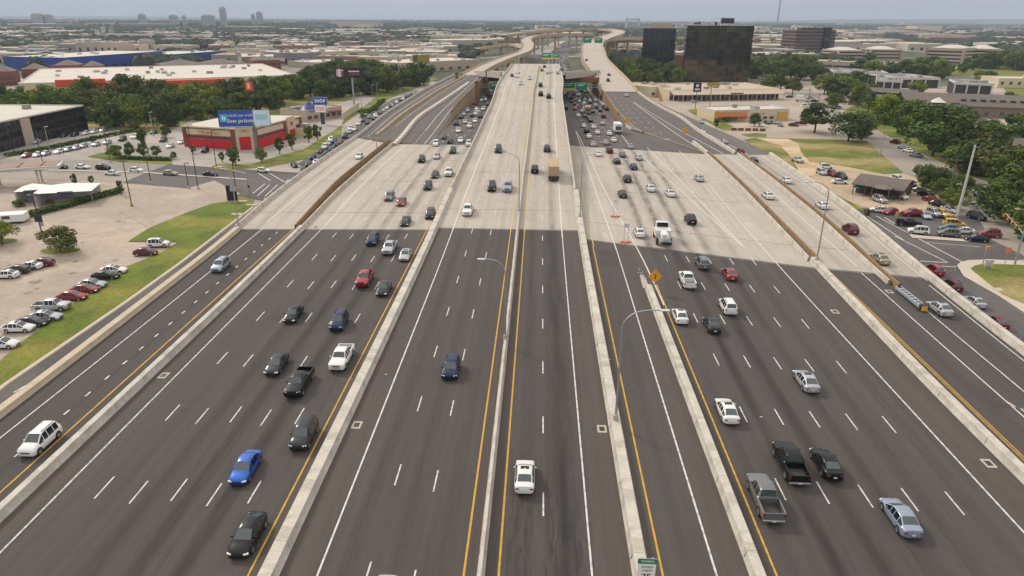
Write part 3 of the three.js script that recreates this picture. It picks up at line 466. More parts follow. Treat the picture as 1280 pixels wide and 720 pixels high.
  { seed = 71; const stain = mottled([0.22, 0.175, 0.14], 0.2, 3, 0.9); for (let k = 0; k < 46; k++) { const p = onH(rr(-20, 230), rr(262, 400), 0), pts = [], r = rr(0.25, 0.8); if (p.x > -66) continue; for (let i = 0; i < 11; i++) { const q = i / 11 * 6.283, e = r * rr(0.55, 1.1); pts.push([p.x + Math.cos(q) * e, p.z + Math.sin(q) * e * rr(1, 1.5)]); } mesh('oil_stain', flat(pts, 0.008), stain, lotA); } const seam = std(0.27, 0.215, 0.17, 0.95); for (let k = 0; k < 14; k++) mesh('slab_joint', flat([[-300, -(70 + k * 8.4)], [-78, -(62 + k * 8.4)], [-78, -(62.07 + k * 8.4)], [-300, -(70.07 + k * 8.4)]].map(p => p), 0.006), seam, lotA); }
  for (const [a, b] of [[[228, 318], [150, 318]], [[200, 327], [135, 327]], [[160, 350], [120, 348]], [[235, 267], [160, 285]]]) pl(a, b, 0.15, M.worn, lotA);
}
// planted island with kerb in the near lot
for (const [px, py, r] of [[76, 314, 4.2], [4, 302, 3.2]]) { const p = onH(px, py, 0), o = thing('kerbed_island', `kerbed oval island of grass ${px > 50 ? 'under the round lot tree' : 'under the lot tree with its trunk at the lot edge'}`, 'island', 'grass islands in the near lot'); o.position.copy(p); const k = cyl(r, r, 0.16, 0, 0, 0, 28); k.scale(1, 1, 0.55); mesh('kerb', k, M.walk, o); const g = cyl(r - 0.25, r - 0.3, 0.2, 0, 0.02, 0, 28); g.scale(1, 1, 0.55); mesh('grass_surface', metreUV(g), M.grass, o); }
// ---------------------------------------------------------------- flyovers and far viaducts
// ribbon deck along a 3D centre line with parapets and piers
function flyover(name, label, pts, width, { piers = 45, pw = 2.2, deckMat = M.concrete, par = M.tanLight, depth = 2.0, group = 'flyover ramps', parH = 1.1 } = {}) {
  const o = thing(name, label, 'flyover', group);
  const c = new THREE.CatmullRomCurve3(pts.map(p => new THREE.Vector3(p[0], p[1], -p[2])), false, 'centripetal'), len = c.getLength(), n = Math.ceil(len / 9);
  const L = [], R = [], C = [];
  for (let i = 0; i <= n; i++) { const p = c.getPointAt(i / n), t = c.getTangentAt(i / n); const nx = -t.z, nz = t.x, q = Math.hypot(nx, nz), w = width / 2; C.push(p); L.push([p.x - nx / q * w, p.y, p.z - nz / q * w]); R.push([p.x + nx / q * w, p.y, p.z + nz / q * w]); }
  mesh('deck', grid(L.map((l, i) => [l, [C[i].x, C[i].y, C[i].z], R[i]]), (i, j, a) => [a[0], a[2]]), deckMat, o);
  const side = (P, up) => grid(P.map(p => [[p[0], p[1] + up, p[2]], [p[0], p[1] - depth, p[2]]]), (i, j, a) => [i * 9, a[1]]);
  const para = (P, s) => join([side(P, parH), grid(P.map((p, i) => { const dx = (C[i].x - p[0]) / (width / 2) * 0.45, dz = (C[i].z - p[2]) / (width / 2) * 0.45; return [[p[0], p[1] + parH, p[2]], [p[0] + dx, p[1] + parH, p[2] + dz], [p[0] + dx, p[1], p[2] + dz]]; }), (i, j, a) => [i * 9, j])]);
  mesh('parapet', para(L), par, o); mesh('parapet', para(R), par, o);
  mesh('underside', grid(L.map((l, i) => [[l[0], l[1] - depth, l[2]], [R[i][0], R[i][1] - depth, R[i][2]]]), (i, j, a) => [a[0], a[2]]), par, o);
  for (let d = piers / 2; d < len; d += piers) { const p = c.getPointAt(d / len), t = c.getTangentAt(d / len); if (p.y < 5) continue; const g = join([box(pw, p.y - depth, pw, 0, (p.y - depth) / 2, 0), box(width * 0.8, 1.6, pw * 1.05, 0, p.y - depth - 0.81, 0)]); const m = mesh('pier', g, par, o); m.position.set(p.x, 0, p.z); m.rotation.y = Math.atan2(t.x, t.z); }
  return o;
}
const via = (px, py, h) => { const p = onH(px, py, h); return [p.x, h, -p.z]; };
{
  // outbound flyover that rises on the right and loops over the far interchange
  const a = [372, 420, 470, 522, 570].map(s => [(xRFl(s) + xRFr(s)) / 2, hRF(s), s]);
  flyover('flyover_ramp', 'long pale flyover rising beside the dark glass towers and looping over the interchange', [...a, via(741, 55, 22), via(751, 49, 23.5), via(767, 43.5, 25), via(773, 40, 25.5), via(766, 37.6, 26), via(748, 36.4, 26), via(722, 36.6, 26), via(690, 38.2, 25), via(655, 40.5, 24), via(625, 44, 22)], 19);
  flyover('flyover_ramp', 'straight pale viaduct running behind the dark glass towers', [via(741, 54.5, 21.9), via(757, 49.6, 22), via(790, 47.5, 21), via(850, 47, 20), via(960, 46.5, 18), via(1100, 46, 14)], 13);
  // left flyover from the collector road
  const b = [425, 445].map(s => [(xRLl(s) + xD(s)) / 2, hRL(s), s]);
  flyover('flyover_ramp', 'pale flyover curving left of the express deck crest into the interchange', [...b, via(612, 81, 13), via(637, 71, 14.5), via(655, 64.5, 16.5), via(660, 56, 19.5), via(657.5, 50, 21), via(665, 46, 22), via(684, 43.8, 22.5), via(712, 43, 22.5), via(742, 43.5, 22)], 11.5);
  flyover('connector_ramp', 'short pale connector from express deck to the outbound flyover', [[xCR(362) - 3, hC(362) - 0.12, 362], [16, 15.8, 392], [24.5, 14.1, 425], [xRFl(458) + 2.5, hRF(458) - 0.12, 458]], 10, { piers: 400, par: M.concrete });
  flyover('connector_ramp', 'short pale connector from express deck to the curving left flyover', [[xCL(362) + 3, hC(362) - 0.12, 362], [-23, 15.6, 392], [-29.5, 14, 416], [-36, 12.6, 440]], 10, { piers: 400, par: M.concrete });
  flyover('loop_ramp', 'small pale loop ramp left of the curving flyover', [via(596, 61, 9), via(618, 58, 10), via(636, 55.5, 12), via(647, 56.5, 14), via(652, 60, 16)], 9, { depth: 1.6 });
  flyover('elevated_highway', 'distant elevated highway crossing the plain beyond the warehouses', [via(-120, 52.5, 9), via(150, 49.5, 9), via(330, 47.5, 9), via(480, 48.8, 9), via(600, 51, 9), via(650, 52, 9)], 24, { piers: 70, par: M.tan, depth: 2.4 });
  flyover('elevated_highway', 'distant elevated highway beyond the tan office buildings', [via(930, 50, 8), via(1060, 49.5, 8), via(1200, 52, 7), via(1330, 54, 6)], 24, { piers: 70, par: M.tan, depth: 2.4 });
}
// brown portal beams carrying the connectors over the main lanes
for (const [x0, x1, s, top, l] of [[-36, -17, 412, 12.4, 'brown portal bent over the oncoming main lanes'], [8, 33, 402, 13.2, 'brown portal bent over the packed outbound lanes'], [6, 34, 440, 13, 'second brown portal bent over the packed outbound lanes']]) {
  const o = thing('portal_bent', l, 'bridge pier', 'portal bents under the connectors'); o.position.set((x0 + x1) / 2, 0, -s); const m = std(0.20, 0.085, 0.045, 0.85), w = x1 - x0;
  mesh('beam', box(w, 2.6, 2.4, 0, top - 1.3, 0), m, o); mesh('column', box(1.8, top - 2.6, 2.2, -w / 2 + 0.9, (top - 2.6) / 2, 0), m, o); mesh('column', box(1.8, top - 2.6, 2.2, w / 2 - 0.9, (top - 2.6) / 2, 0), m, o);
}
for (const [px, py, h, l] of [[609, 100, 5, 'brown free-standing bridge column by the left flyover deck'], [571, 99, 4, 'brown column at the outer edge of the collector road'], [596, 117, 6, 'low brown post on the tan retaining wall']]) { const p = onF(px, py, hRL), o = thing('bridge_column', l, 'column', 'brown bridge columns'); o.position.set(p.x, 0, p.z); mesh('shaft', new RoundedBoxGeometry(1.6, h + p.y, 1.6, 2, 0.15).translate(0, (h + p.y) / 2, 0), std(0.22, 0.1, 0.05, 0.85), o); mesh('capital', box(1.9, 0.6, 1.9, 0, h + p.y - 0.6, 0), std(0.2, 0.09, 0.045, 0.85), o); }
// ---------------------------------------------------------------- vehicles. Local axes: +z ahead, y up, origin on the road under the middle
const paintCache = {};
const PAINT = {
  white: [0.72, 0.71, 0.69], silver: [0.42, 0.43, 0.45], 'silver blue': [0.27, 0.32, 0.40], gray: [0.16, 0.16, 0.165], 'dark gray': [0.034, 0.035, 0.038], black: [0.006, 0.006, 0.007], blue: [0.010, 0.085, 0.40], 'dark blue': [0.012, 0.022, 0.075],
  red: [0.27, 0.010, 0.014], maroon: [0.13, 0.012, 0.018], tan: [0.36, 0.30, 0.20], green: [0.03, 0.055, 0.05], yellow: [0.62, 0.36, 0.03], teal: [0.02, 0.13, 0.19], pink: [0.45, 0.33, 0.31],
};
function paint(c) { if (!paintCache[c]) { const m = new THREE.MeshPhysicalMaterial({ roughness: 0.42, metalness: ['silver', 'silver blue', 'gray', 'dark gray', 'tan', 'blue'].includes(c) ? 0.35 : 0.0, clearcoat: ['black', 'dark gray', 'dark blue', 'green', 'maroon'].includes(c) ? 0.3 : 0.8, clearcoatRoughness: 0.06, specularIntensity: 0.4 }); m.color.setRGB(...PAINT[c]); paintCache[c] = m; } return paintCache[c]; }
const carGlass = new THREE.MeshPhysicalMaterial({ roughness: 0.12 }); carGlass.color.setRGB(0.010, 0.012, 0.013); const screenGlass = new THREE.MeshPhysicalMaterial({ roughness: 0.1, clearcoat: 0.6, clearcoatRoughness: 0.08 }); screenGlass.color.setRGB(0.05, 0.068, 0.068);
const tyreM = std(0.018, 0.018, 0.018, 0.85), rimM = std(0.45, 0.45, 0.46, 0.35, { metalness: 0.8 }), headM = new THREE.MeshPhysicalMaterial({ color: 0xe8ecec, roughness: 0.12, clearcoat: 1 }), tailM = new THREE.MeshPhysicalMaterial({ color: 0x7a0a0c, roughness: 0.2, clearcoat: 1 }), plateM = std(0.7, 0.7, 0.68, 0.5), trimM = std(0.02, 0.02, 0.022, 0.5), bedM = std(0.05, 0.045, 0.04, 0.85);

// lofted body: stations [z, bottom, belt, top, halfWidth, topHalfWidth, flag] where the flag marks the stretch to the next station:
// s side glass, w windscreen, r rear glass, p pillar/plain
function loft(st) {
  const P = st.map(([z, yb, be, ro, w, wr]) => {
    const h = [[0, yb], [w * 0.86, yb], [w * 0.97, yb + 0.1], [w, lerp(yb, be, 0.55)], [w * 0.985, be - 0.05], [w * 0.95, be], [wr, ro - Math.min(0.07, (ro - be) * 0.4)], [wr * 0.87, ro - 0.012], [wr * 0.45, ro + 0.012], [0, ro + 0.02]];
    const ring = h.map(q => [q[0], q[1], z]); for (let i = h.length - 2; i > 0; i--) ring.push([-h[i][0], h[i][1], z]); return ring;
  });
  const out = { body: [], windshield: [], rear_window: [], left: [], right: [] }, N = 18;
  const quad = (a, A, B, C, D) => a.push(...A, ...B, ...C, ...A, ...C, ...D);
  for (let i = 0; i < P.length - 1; i++) for (let k = 0; k < N; k++) {
    const f = st[i][6] || 'p', a = P[i][k], b = P[i][(k + 1) % N], c = P[i + 1][(k + 1) % N], d = P[i + 1][k];
    let t = out.body; const top = k >= 7 && k <= 10;
    if (f === 'w' && top) t = out.windshield; else if (f === 'r' && top) t = out.rear_window; else if ((f === 's' || ((f === 'w' || f === 'r') && st[i][7])) && k === 5) t = out.right; else if ((f === 's' || ((f === 'w' || f === 'r') && st[i][7])) && k === 12) t = out.left;
    quad(t, a, d, c, b);
  }
  for (const e of [0, P.length - 1]) { const c = [0, (P[e][0][1] + P[e][9][1]) / 2, P[e][0][2]]; for (let k = 0; k < N; k++) { const a = P[e][k], b = P[e][(k + 1) % N]; e ? out.body.push(...c, ...b, ...a) : out.body.push(...c, ...a, ...b); } }
  const mk = v => { let g = new THREE.BufferGeometry(); g.setAttribute('position', new THREE.Float32BufferAttribute(v, 3)); g = mergeVertices(g, 1e-4); return toCreasedNormals(g, 0.62); };
  const r = {}; for (const k in out) if (out[k].length) r[k] = mk(out[k]); return r;
}
function wheelGeo(r, w) { const g = new THREE.LatheGeometry([[0, -w / 2], [r * 0.62, -w / 2], [r * 0.9, -w / 2], [r, -w * 0.32], [r, w * 0.32], [r * 0.9, w / 2], [r * 0.62, w / 2], [0, w / 2]].map(q => new THREE.Vector2(...q)), 18); g.rotateZ(Math.PI / 2); return g; }
function rimGeo(r, w) { const gs = [new THREE.CylinderGeometry(r * 0.6, r * 0.6, w + 0.012, 16).rotateZ(Math.PI / 2)]; return join(gs); }
const SED = [[2.40, 0.30, 0.50, 0.56, 0.50, 0.40], [2.33, 0.22, 0.58, 0.65, 0.70, 0.60], [2.12, 0.19, 0.66, 0.75, 0.84, 0.75], [1.65, 0.19, 0.72, 0.85, 0.905, 0.80], [1.28, 0.19, 0.77, 0.93, 0.91, 0.79], [1.16, 0.19, 0.79, 0.98, 0.91, 0.79, 'w', 1], [0.34, 0.19, 0.84, 1.39, 0.91, 0.67], [0.27, 0.19, 0.84, 1.41, 0.91, 0.67, 's'], [-0.24, 0.19, 0.86, 1.45, 0.91, 0.67], [-0.32, 0.19, 0.865, 1.45, 0.91, 0.67, 's'], [-0.98, 0.19, 0.88, 1.42, 0.91, 0.66], [-1.06, 0.19, 0.885, 1.395, 0.905, 0.66, 'r', 1], [-1.72, 0.20, 0.92, 1.07, 0.90, 0.73], [-1.80, 0.20, 0.92, 1.045, 0.895, 0.76], [-2.05, 0.21, 0.91, 1.02, 0.87, 0.75], [-2.30, 0.24, 0.85, 0.96, 0.79, 0.66], [-2.40, 0.34, 0.66, 0.74, 0.64, 0.52]];
const SED2 = SED.map(a => { const b = a.slice(); if (b[3] > 1.3) b[3] -= 0.02; return b; }); SED2[12] = [-1.92, 0.20, 0.93, 1.08, 0.885, 0.72]; SED2[13] = [-2.0, 0.20, 0.93, 1.06, 0.88, 0.73]; SED2[14] = [-2.12, 0.21, 0.92, 1.03, 0.86, 0.72]; SED2[11] = [-1.1, 0.19, 0.885, 1.39, 0.905, 0.61, 'r', 1];
const SUV = [[2.30, 0.36, 0.62, 0.70, 0.66, 0.56], [2.24, 0.28, 0.76, 0.84, 0.82, 0.72], [2.05, 0.25, 0.86, 0.97, 0.91, 0.82], [1.65, 0.25, 0.90, 1.05, 0.94, 0.83], [1.36, 0.25, 0.93, 1.11, 0.945, 0.82], [1.25, 0.25, 0.94, 1.15, 0.945, 0.81, 'w', 1], [0.52, 0.25, 0.97, 1.66, 0.945, 0.69], [0.45, 0.25, 0.97, 1.68, 0.945, 0.69, 's'], [-0.14, 0.25, 0.99, 1.74, 0.945, 0.69], [-0.22, 0.25, 0.99, 1.74, 0.945, 0.69, 's'], [-1.04, 0.25, 1.0, 1.73, 0.945, 0.68], [-1.12, 0.25, 1.0, 1.725, 0.94, 0.68, 's'], [-1.76, 0.25, 1.02, 1.69, 0.93, 0.67], [-1.86, 0.25, 1.02, 1.66, 0.925, 0.67, 'r'], [-2.16, 0.26, 1.03, 1.16, 0.91, 0.78], [-2.26, 0.30, 0.95, 1.08, 0.87, 0.76], [-2.32, 0.42, 0.75, 0.84, 0.78, 0.66]];
const PIC = [[2.85, 0.48, 0.80, 0.90, 0.78, 0.70], [2.80, 0.40, 0.98, 1.06, 0.92, 0.82], [2.55, 0.36, 1.07, 1.16, 0.98, 0.88], [2.0, 0.36, 1.10, 1.20, 1.0, 0.88], [1.42, 0.36, 1.13, 1.27, 1.0, 0.86], [1.30, 0.36, 1.13, 1.30, 1.0, 0.85, 'w', 1], [0.80, 0.36, 1.15, 1.80, 1.0, 0.70], [0.72, 0.36, 1.15, 1.82, 1.0, 0.70, 's'], [0.12, 0.36, 1.16, 1.87, 1.0, 0.70], [0.02, 0.36, 1.16, 1.87, 1.0, 0.70, 's'], [-0.62, 0.36, 1.17, 1.84, 1.0, 0.70], [-0.70, 0.36, 1.17, 1.82, 1.0, 0.70, 'r'], [-0.86, 0.36, 1.17, 1.27, 1.0, 0.84], [-0.90, 0.36, 1.16, 1.22, 1.0, 0.86]];
const VAN = SUV.map(a => { const b = a.slice(); b[0] *= 1.06; b[3] = b[3] > 1.3 ? b[3] + 0.06 : b[3]; return b; }); VAN[13][0] = -2.05; VAN[14][0] = -2.34;
const geoSets = {};
function carSet(type, alt) {
  const key = type + (alt ? 2 : ''); if (geoSets[key]) return geoSets[key];
  const st = { sedan: alt ? SED2 : SED, SUV, 'pickup truck': PIC, minivan: VAN }[type], g = loft(st), r = { sedan: 0.33, SUV: 0.37, 'pickup truck': 0.41, minivan: 0.35 }[type];
  const S = { g, r, w: st[4][4], zf: st[0][0], zr: st[st.length - 1][0], axF: st[3][0] - 0.12, hy: st[1][2] - 0.03 };
  S.axR = type === 'pickup truck' ? -1.75 : type === 'sedan' ? -1.42 : -1.38; S.tyre = wheelGeo(r, 0.24); S.rim = rimGeo(r, 0.24);
  S.ty = type === 'pickup truck' ? 0.95 : type === 'sedan' ? 0.74 : 0.95;
  const arch = new THREE.CylinderGeometry(r * 1.17, r * 1.17, 0.02, 18, 1, false, 0, Math.PI); arch.rotateZ(Math.PI / 2); S.arch = arch;
  if (type === 'pickup truck') {
    S.zr = -2.9;
    S.bed = join([new RoundedBoxGeometry(0.14, 0.72, 2.0, 2, 0.04).translate(0.92, 0.83, -1.9), new RoundedBoxGeometry(0.14, 0.72, 2.0, 2, 0.04).translate(-0.92, 0.83, -1.9), box(1.75, 0.7, 0.1, 0, 0.82, -0.96), box(1.7, 0.1, 1.95, 0, 0.55, -1.9)]);
    S.tail = new RoundedBoxGeometry(1.96, 0.68, 0.1, 2, 0.04).translate(0, 0.83, -2.88); S.floor = box(1.66, 0.05, 1.84, 0, 0.625, -1.92); S.bumper = new RoundedBoxGeometry(1.9, 0.2, 0.16, 2, 0.05).translate(0, 0.44, -2.96);
  }
  S.rock = box(2 * S.w * 0.985, 0.12, S.axF - S.axR - 2.3 * r, 0, st[3][1] + 0.05, (S.axF + S.axR) / 2); S.val = box(2 * S.w * 0.8, 0.13, 0.1, 0, st[3][1] + 0.08, S.zf - 0.12); S.val2 = box(2 * S.w * 0.82, 0.14, 0.1, 0, st[3][1] + 0.12, st[st.length - 1][0] + 0.09); S.sunroof = box(0.78, 0.02, 0.5); S.head = new RoundedBoxGeometry(0.42, 0.17, 0.26, 2, 0.06); S.tailG = new RoundedBoxGeometry(type === 'sedan' ? 0.34 : 0.16, type === 'sedan' ? 0.14 : 0.34, 0.14, 2, 0.04); S.mirror = new RoundedBoxGeometry(0.2, 0.14, 0.1, 2, 0.04); S.plate = box(0.32, 0.15, 0.02); S.grille = new RoundedBoxGeometry(0.9, 0.16, 0.08, 2, 0.03); S.lowgr = box(1.1, 0.1, 0.06);
  return geoSets[key] = S;
}
const protos = {};
function makeCar(type, colour, fine, alt) {
  const key = type + colour + fine + alt; if (protos[key]) return protos[key];
  const S = carSet(type, alt), o = new THREE.Group(), pm = paint(colour);
  mesh('body', S.g.body, pm, o); mesh('windshield', S.g.windshield, screenGlass, o); mesh('rear_window', S.g.rear_window, screenGlass, o); mesh('side_window', S.g.left, carGlass, o); mesh('side_window', S.g.right, carGlass, o);
  if (fine === 0) { if (S.bed) { mesh('cargo_bed', S.bed, pm, o); mesh('tailgate', S.tail, pm, o); } return protos[key] = o; }
  if (fine === 2) { mesh('rocker_trim', S.rock, trimM, o); mesh('front_valance', S.val, trimM, o); if (!S.bed) mesh('rear_valance', S.val2, trimM, o); }
  if (S.bed) { mesh('cargo_bed', S.bed, pm, o); mesh('bed_floor', S.floor, bedM, o); mesh('tailgate', S.tail, pm, o); mesh('rear_bumper', S.bumper, rimM, o); }
  for (const z of [S.axF, S.axR]) for (const x of [-1, 1]) { const w = mesh('wheel', S.tyre, tyreM, o); w.position.set(x * (S.w - 0.10), S.r, z); if (fine === 2) { mesh('rim', S.rim, rimM, w); const a = mesh('wheel_arch', S.arch, trimM, o); a.position.set(x * (S.w - 0.004), S.r, z); if (x > 0) a.rotation.x = 0; } }
  for (const x of [-1, 1]) { const h = mesh('headlight', S.head, headM, o); h.position.set(x * (S.w - 0.27), S.hy, S.zf - 0.17); h.rotation.y = x * 0.35; const t = mesh('taillight', S.tailG, tailM, o); t.position.set(x * (S.w - (type === 'sedan' ? 0.3 : type === 'pickup truck' ? 0.1 : 0.16)), S.ty, S.zr + (type === 'pickup truck' ? 0.01 : 0.07)); }
  if (fine === 2) {
    if (type === 'sedan' && ['white', 'silver', 'tan'].includes(colour)) mesh('sunroof', S.sunroof, carGlass, o).position.set(0, 1.458, -0.1);
    if (type === 'SUV') for (const x of [-1, 1]) mesh('roof_rail', new RoundedBoxGeometry(0.05, 0.06, 1.9, 1, 0.02).translate(x * 0.58, 1.76, -0.7), trimM, o);
    for (const x of [-1, 1]) mesh('side_mirror', S.mirror, pm, o).position.set(x * (S.w + 0.06), S.hy + 0.36, S.axF - 0.78);
    mesh('license_plate', S.plate, plateM, o).position.set(0, type === 'sedan' ? 0.58 : type === 'pickup truck' ? 0.47 : 0.72, S.zr - (type === 'pickup truck' ? 0.15 : 0.012));
    mesh('grille', S.grille, trimM, o).position.set(0, S.hy - 0.1, S.zf - 0.03); mesh('lower_grille', S.lowgr, trimM, o).position.set(0, S.hy - 0.3, S.zf - 0.03);
  }
  return protos[key] = o;
}
const carList = [];
// place a vehicle so that its middle appears at a pixel, on a road of height hf; dir +1 towards the camera, -1 away, or a heading in degrees (0 = towards the camera, 90 = to the right)
function put(o, name, cat, px, py, hf, head, info, up = 0.7) {
  const p = typeof hf === 'function' ? onF(px, py, hf, up) : onH(px, py, hf + up); const s = -p.z;
  const y = typeof hf === 'function' ? hf(s) : hf;
  o.position.set(p.x, y, p.z);
  o.rotation.order = 'YXZ'; o.rotation.y = head * Math.PI / 180;
  if (typeof hf === 'function') { const g = (hf(s + 2.5) - hf(s - 2.5)) / 5; o.rotation.x = Math.atan(g) * Math.cos(o.rotation.y); }
  if (info.T === 'utility truck') o.scale.setScalar(1.22); o.name = numbered(name); scene.add(o); carList.push({ o, cat, ...info, px, py }); return o;
}
const NAMES = { sedan: 'sedan_car', SUV: 'suv_car', 'pickup truck': 'pickup_truck', minivan: 'minivan_car' };
function car(type, colour, px, py, hf, head, where) {
  const T = { s: 'sedan', u: 'SUV', p: 'pickup truck', v: 'minivan' }[type];
  const q = typeof hf === 'function' ? onF(px, py, hf) : onH(px, py, hf);
  const fine = -q.z < 190 ? 2 : -q.z < 300 ? 1 : 0, o = makeCar(T, colour, fine, T === 'sedan' && hash2(Math.round(px * 3), Math.round(py * 5)) > 0.5).clone();
  const k = 0.90 + 0.06 * hash2(Math.round(px * 7), Math.round(py * 13)); o.scale.set(lerp(0.96, 1.0, hash2(Math.round(py * 3), 5)), lerp(1.0, 1.09, hash2(Math.round(px * 3), 9)), k);
  return put(o, NAMES[T], T === 'pickup truck' ? 'truck' : 'car', px, py, hf, head, { T, colour, where }, T === 'sedan' ? 0.62 : 0.75);
}
const C = { w: 'white', i: 'silver', I: 'silver blue', g: 'gray', d: 'dark gray', k: 'black', b: 'blue', B: 'dark blue', r: 'red', m: 'maroon', t: 'tan', n: 'green', y: 'yellow', e: 'teal', q: 'pink' };
function cars(str, hf, head, where) { for (const c of str.trim().split(/\s+/)) { const [tc, x, y, h] = c.split(','); car(tc[0], C[tc[1]], +x, +y, hf, h !== undefined ? +h : head, where); } }
const IN = 'in the oncoming main lanes', OUT = 'in the outbound main lanes';
cars('sk,310,667 sb,307,583 vd,380,542 pk,374,477 sd,346,454 pw,427,446 uB,424,401 sk,367,392 sd,480,360 pr,456,348 si,507,318 pi,487,309 uB,466,299', hGP, 1, IN + ' on dark asphalt');
cars('sd,507,276 ud,538,267 vg,487,245 sr,502,252 ud,535,232 sd,544,218 pw,561,215 uk,527,199 si,546,195 un,566,188 uw,545,179 sw,576,175 uw,586,179', hGP, 2, IN + ' on the concrete bridge');
cars('sd,555,171 sk,562,176 sw,573,163 uk,570,154 uw,587,157 sw,594,151 si,582,152 sk,590,144 ud,600,145 uw,604,136 sw,596,136 sk,594,129 ud,610,130 uw,607,124 sw,602,125 sw,615,117 sw,613,113 sd,604,119 sk,618,111 si,611,108', hGP, 2, IN + ' beyond the bridge');
cars('uB,564,459', hC, 0, 'in the oncoming express lanes on dark asphalt');
cars('si,478,752', hC, 0, 'in the oncoming express lanes, cut off by the picture edge');
cars('pw,585,262 uk,615,233 pI,634.5,233 ud,623,186', hC, 0, 'in the oncoming express lanes on concrete');
cars('sk,640,94 uw,646,94.5 si,651,104 si,662,97.5', hC, 2, 'in the oncoming express lanes near the deck crest');
cars('sw,656,594', hC, 180, 'in the outbound express lanes on dark asphalt');
cars('ud,684,185 uk,668.5,211', hC, 180, 'in the outbound express lanes on concrete');
cars('ud,675.6,106 uk,676,117 uk,686,120 sr,677.5,87.5 sk,680.6,83 sI,697,91 uk,701.5,87.5', hC, 180, 'in the outbound express lanes near the deck crest');
cars('pg,956,620 pk,988,577 sk,1033,578 sI,1126,645 sw,909,512 si,1008,475 sw,850,394 sd,890,405 uw,910,382 pw,859,349 ug,878,328 sr,912,342', hGP, 179, OUT + ' on dark asphalt');
cars('sw,799,290 uk,863,274 sd,778,242 sw,813,235 sw,837.5,241 ud,784,223 sB,792,208 sd,771,201 sg,778,193 si,798.5,196.5 um,762,187.5 sw,748,192 sI,787.5,183 si,874,222.5', hGP, 181, OUT + ' on the concrete bridge');
cars('sq,741.5,180 sq,757,178 sw,767,174.5 sw,736,170 uk,733.5,163.5 sw,746.6,165 sw,761.5,166.5 sw,729.6,157 sw,742,158.5 si,753,154 sd,738,150.5 sm,736,147.5 sw,722.6,144 um,754,145 sk,750,138 sk,745.5,134 si,744,131 sk,741,139.5 sr,721,133 si,731,124 sk,736,122.5 sd,731.6,116 sr,724.7,112.5 ur,727,109.5 sm,728,131 sd,715,127 sk,718,130 sw,712.5,121 sd,709,115 sB,712,112 sk,716,117 si,719,124 sd,726,122 sw,730,128.5 sd,711,107 sk,714,122.5 sr,719,136 uw,716.5,112 sg,722,116.5 sk,738,128 si,727,139 sd,731,145 sw,724,126 sd,708,110 sg,733,119', hGP, 181.5, OUT + ' packed beyond the bridge');
// the jam beyond the bridge continues in every lane
{ seed = 777; let n = 0; for (let s = 330; s < 860; s += 8.5) for (let k = 0; k < 6; k++) { if (rnd() < (s < 520 ? 0.45 : 0.6)) continue; const x = lerp(xGRl(s), xGRr2(s), (s < 480 ? [0.3, 0.44, 0.57, 0.7, 0.82, 0.92] : [0.12, 0.27, 0.42, 0.57, 0.72, 0.87])[k]) ; const ss = s + rr(-2, 2); if (carList.some(c => Math.abs(c.o.position.z + ss) < 6.6 && Math.abs(c.o.position.x - x) < 2.3)) continue; const v = new THREE.Vector3(x, hGP(ss) + 0.7, -ss).project(camera), px = 640 + v.x * 640, py = 360 - v.y * 360; car(pick(['s', 's', 'u', 'u', 'p']), pick(['white', 'silver', 'gray', 'dark gray', 'black', 'red', 'maroon', 'white', 'silver']), px, py, hGP, 181, ss > 520 ? 'in the distant jam under the flyovers' : OUT + ' packed beyond the bridge'); n++; }
  for (let s = 262; s < 620; s += 13) for (let k = 0; k < 4; k++) { if (rnd() < 0.45) continue; const ss = s + rr(-4, 4), x = lerp(xGLl2(s), xGLr(s), 0.2 + k * 0.19); if (carList.some(c => Math.abs(c.o.position.z + ss) < 7 && Math.abs(c.o.position.x - x) < 2.4)) continue; const v = new THREE.Vector3(x, hGP(ss) + 0.7, -ss).project(camera); car(pick(['s', 's', 'u', 'u', 'p']), pick(['white', 'silver', 'gray', 'dark gray', 'black', 'white']), 640 + v.x * 640, 360 - v.y * 360, hGP, 1, IN + ' beyond the bridge'); }
}
cars('uw,50,549 uI,276,331', hGP, 1, 'on the collector road');
cars('sw,449,195', hGP, 2, 'on the collector road bridge');
cars('sw,960,244', hGP, 180, 'on the exit ramp bridge');
cars('ui,1175,385', hGP, 180, 'beside the crash cushion');
scene.remove(carList[carList.length - 1].o); carList.pop();
cars('si,1175,385', hGP, 180, 'beside the crash cushion');
cars('st,1100,323 um,1063,286 sw,1028,256 sw,983,225 sk,942,200 um,925,189', hGP, 180, 'on the frontage bridge');
cars('si,905,177 sw,878,165 si,877,152.5 sk,856,152 sk,846,144', hFR, 181, 'on the frontage road beyond the bridge');
cars('si,783,119', hRF, 180, 'on the dark ramp asphalt'); cars('sk,761,93 uk,760,100 sd,733,74.5', hRF, 181, 'on the rising outbound flyover');
const DN = 0.05;
cars('ur,1168,337 um,1190,356 si,1219,377 sm,1246,402', DN, 178, 'on the frontage road below the bridge barrier');
cars('pk,1136,278,75 uw,1148,288,255 ug,1186,291,255 sw,1204,288,258 sk,1221,298,255 ur,1237,292,255 se,1187,285,255 vy,1193,279,75', DN, 255, 'on the cross street waiting at the signals');
cars('ud,1221,270,20', DN, 20, 'on the side street by the signals');
cars('sw,1099,262,250 sr,1113,264,300 pr,1141,266,280 si,1157,269,350 ui,1167,266,10 uy,1178,267,10 si,1187,262,20', DN, 0, 'on the dirt lot by the junction');
cars('uw,1032,208,95 ui,1027,215,5 um,1040.5,217,5 ud,1052.5,220,5 sw,1049,227,88 uw,1122,223,20 ui,1135,230,80 uw,1126,245,20 ui,1100,249,10 sg,1151,238,30 sk,1158,243,30 sr,1165,249,30 sk,1173,255,30', DN, 0, 'outside the dark-roofed shed');
cars('pi,997,200,10', DN, 10, 'on the dirt track across the dry grass');
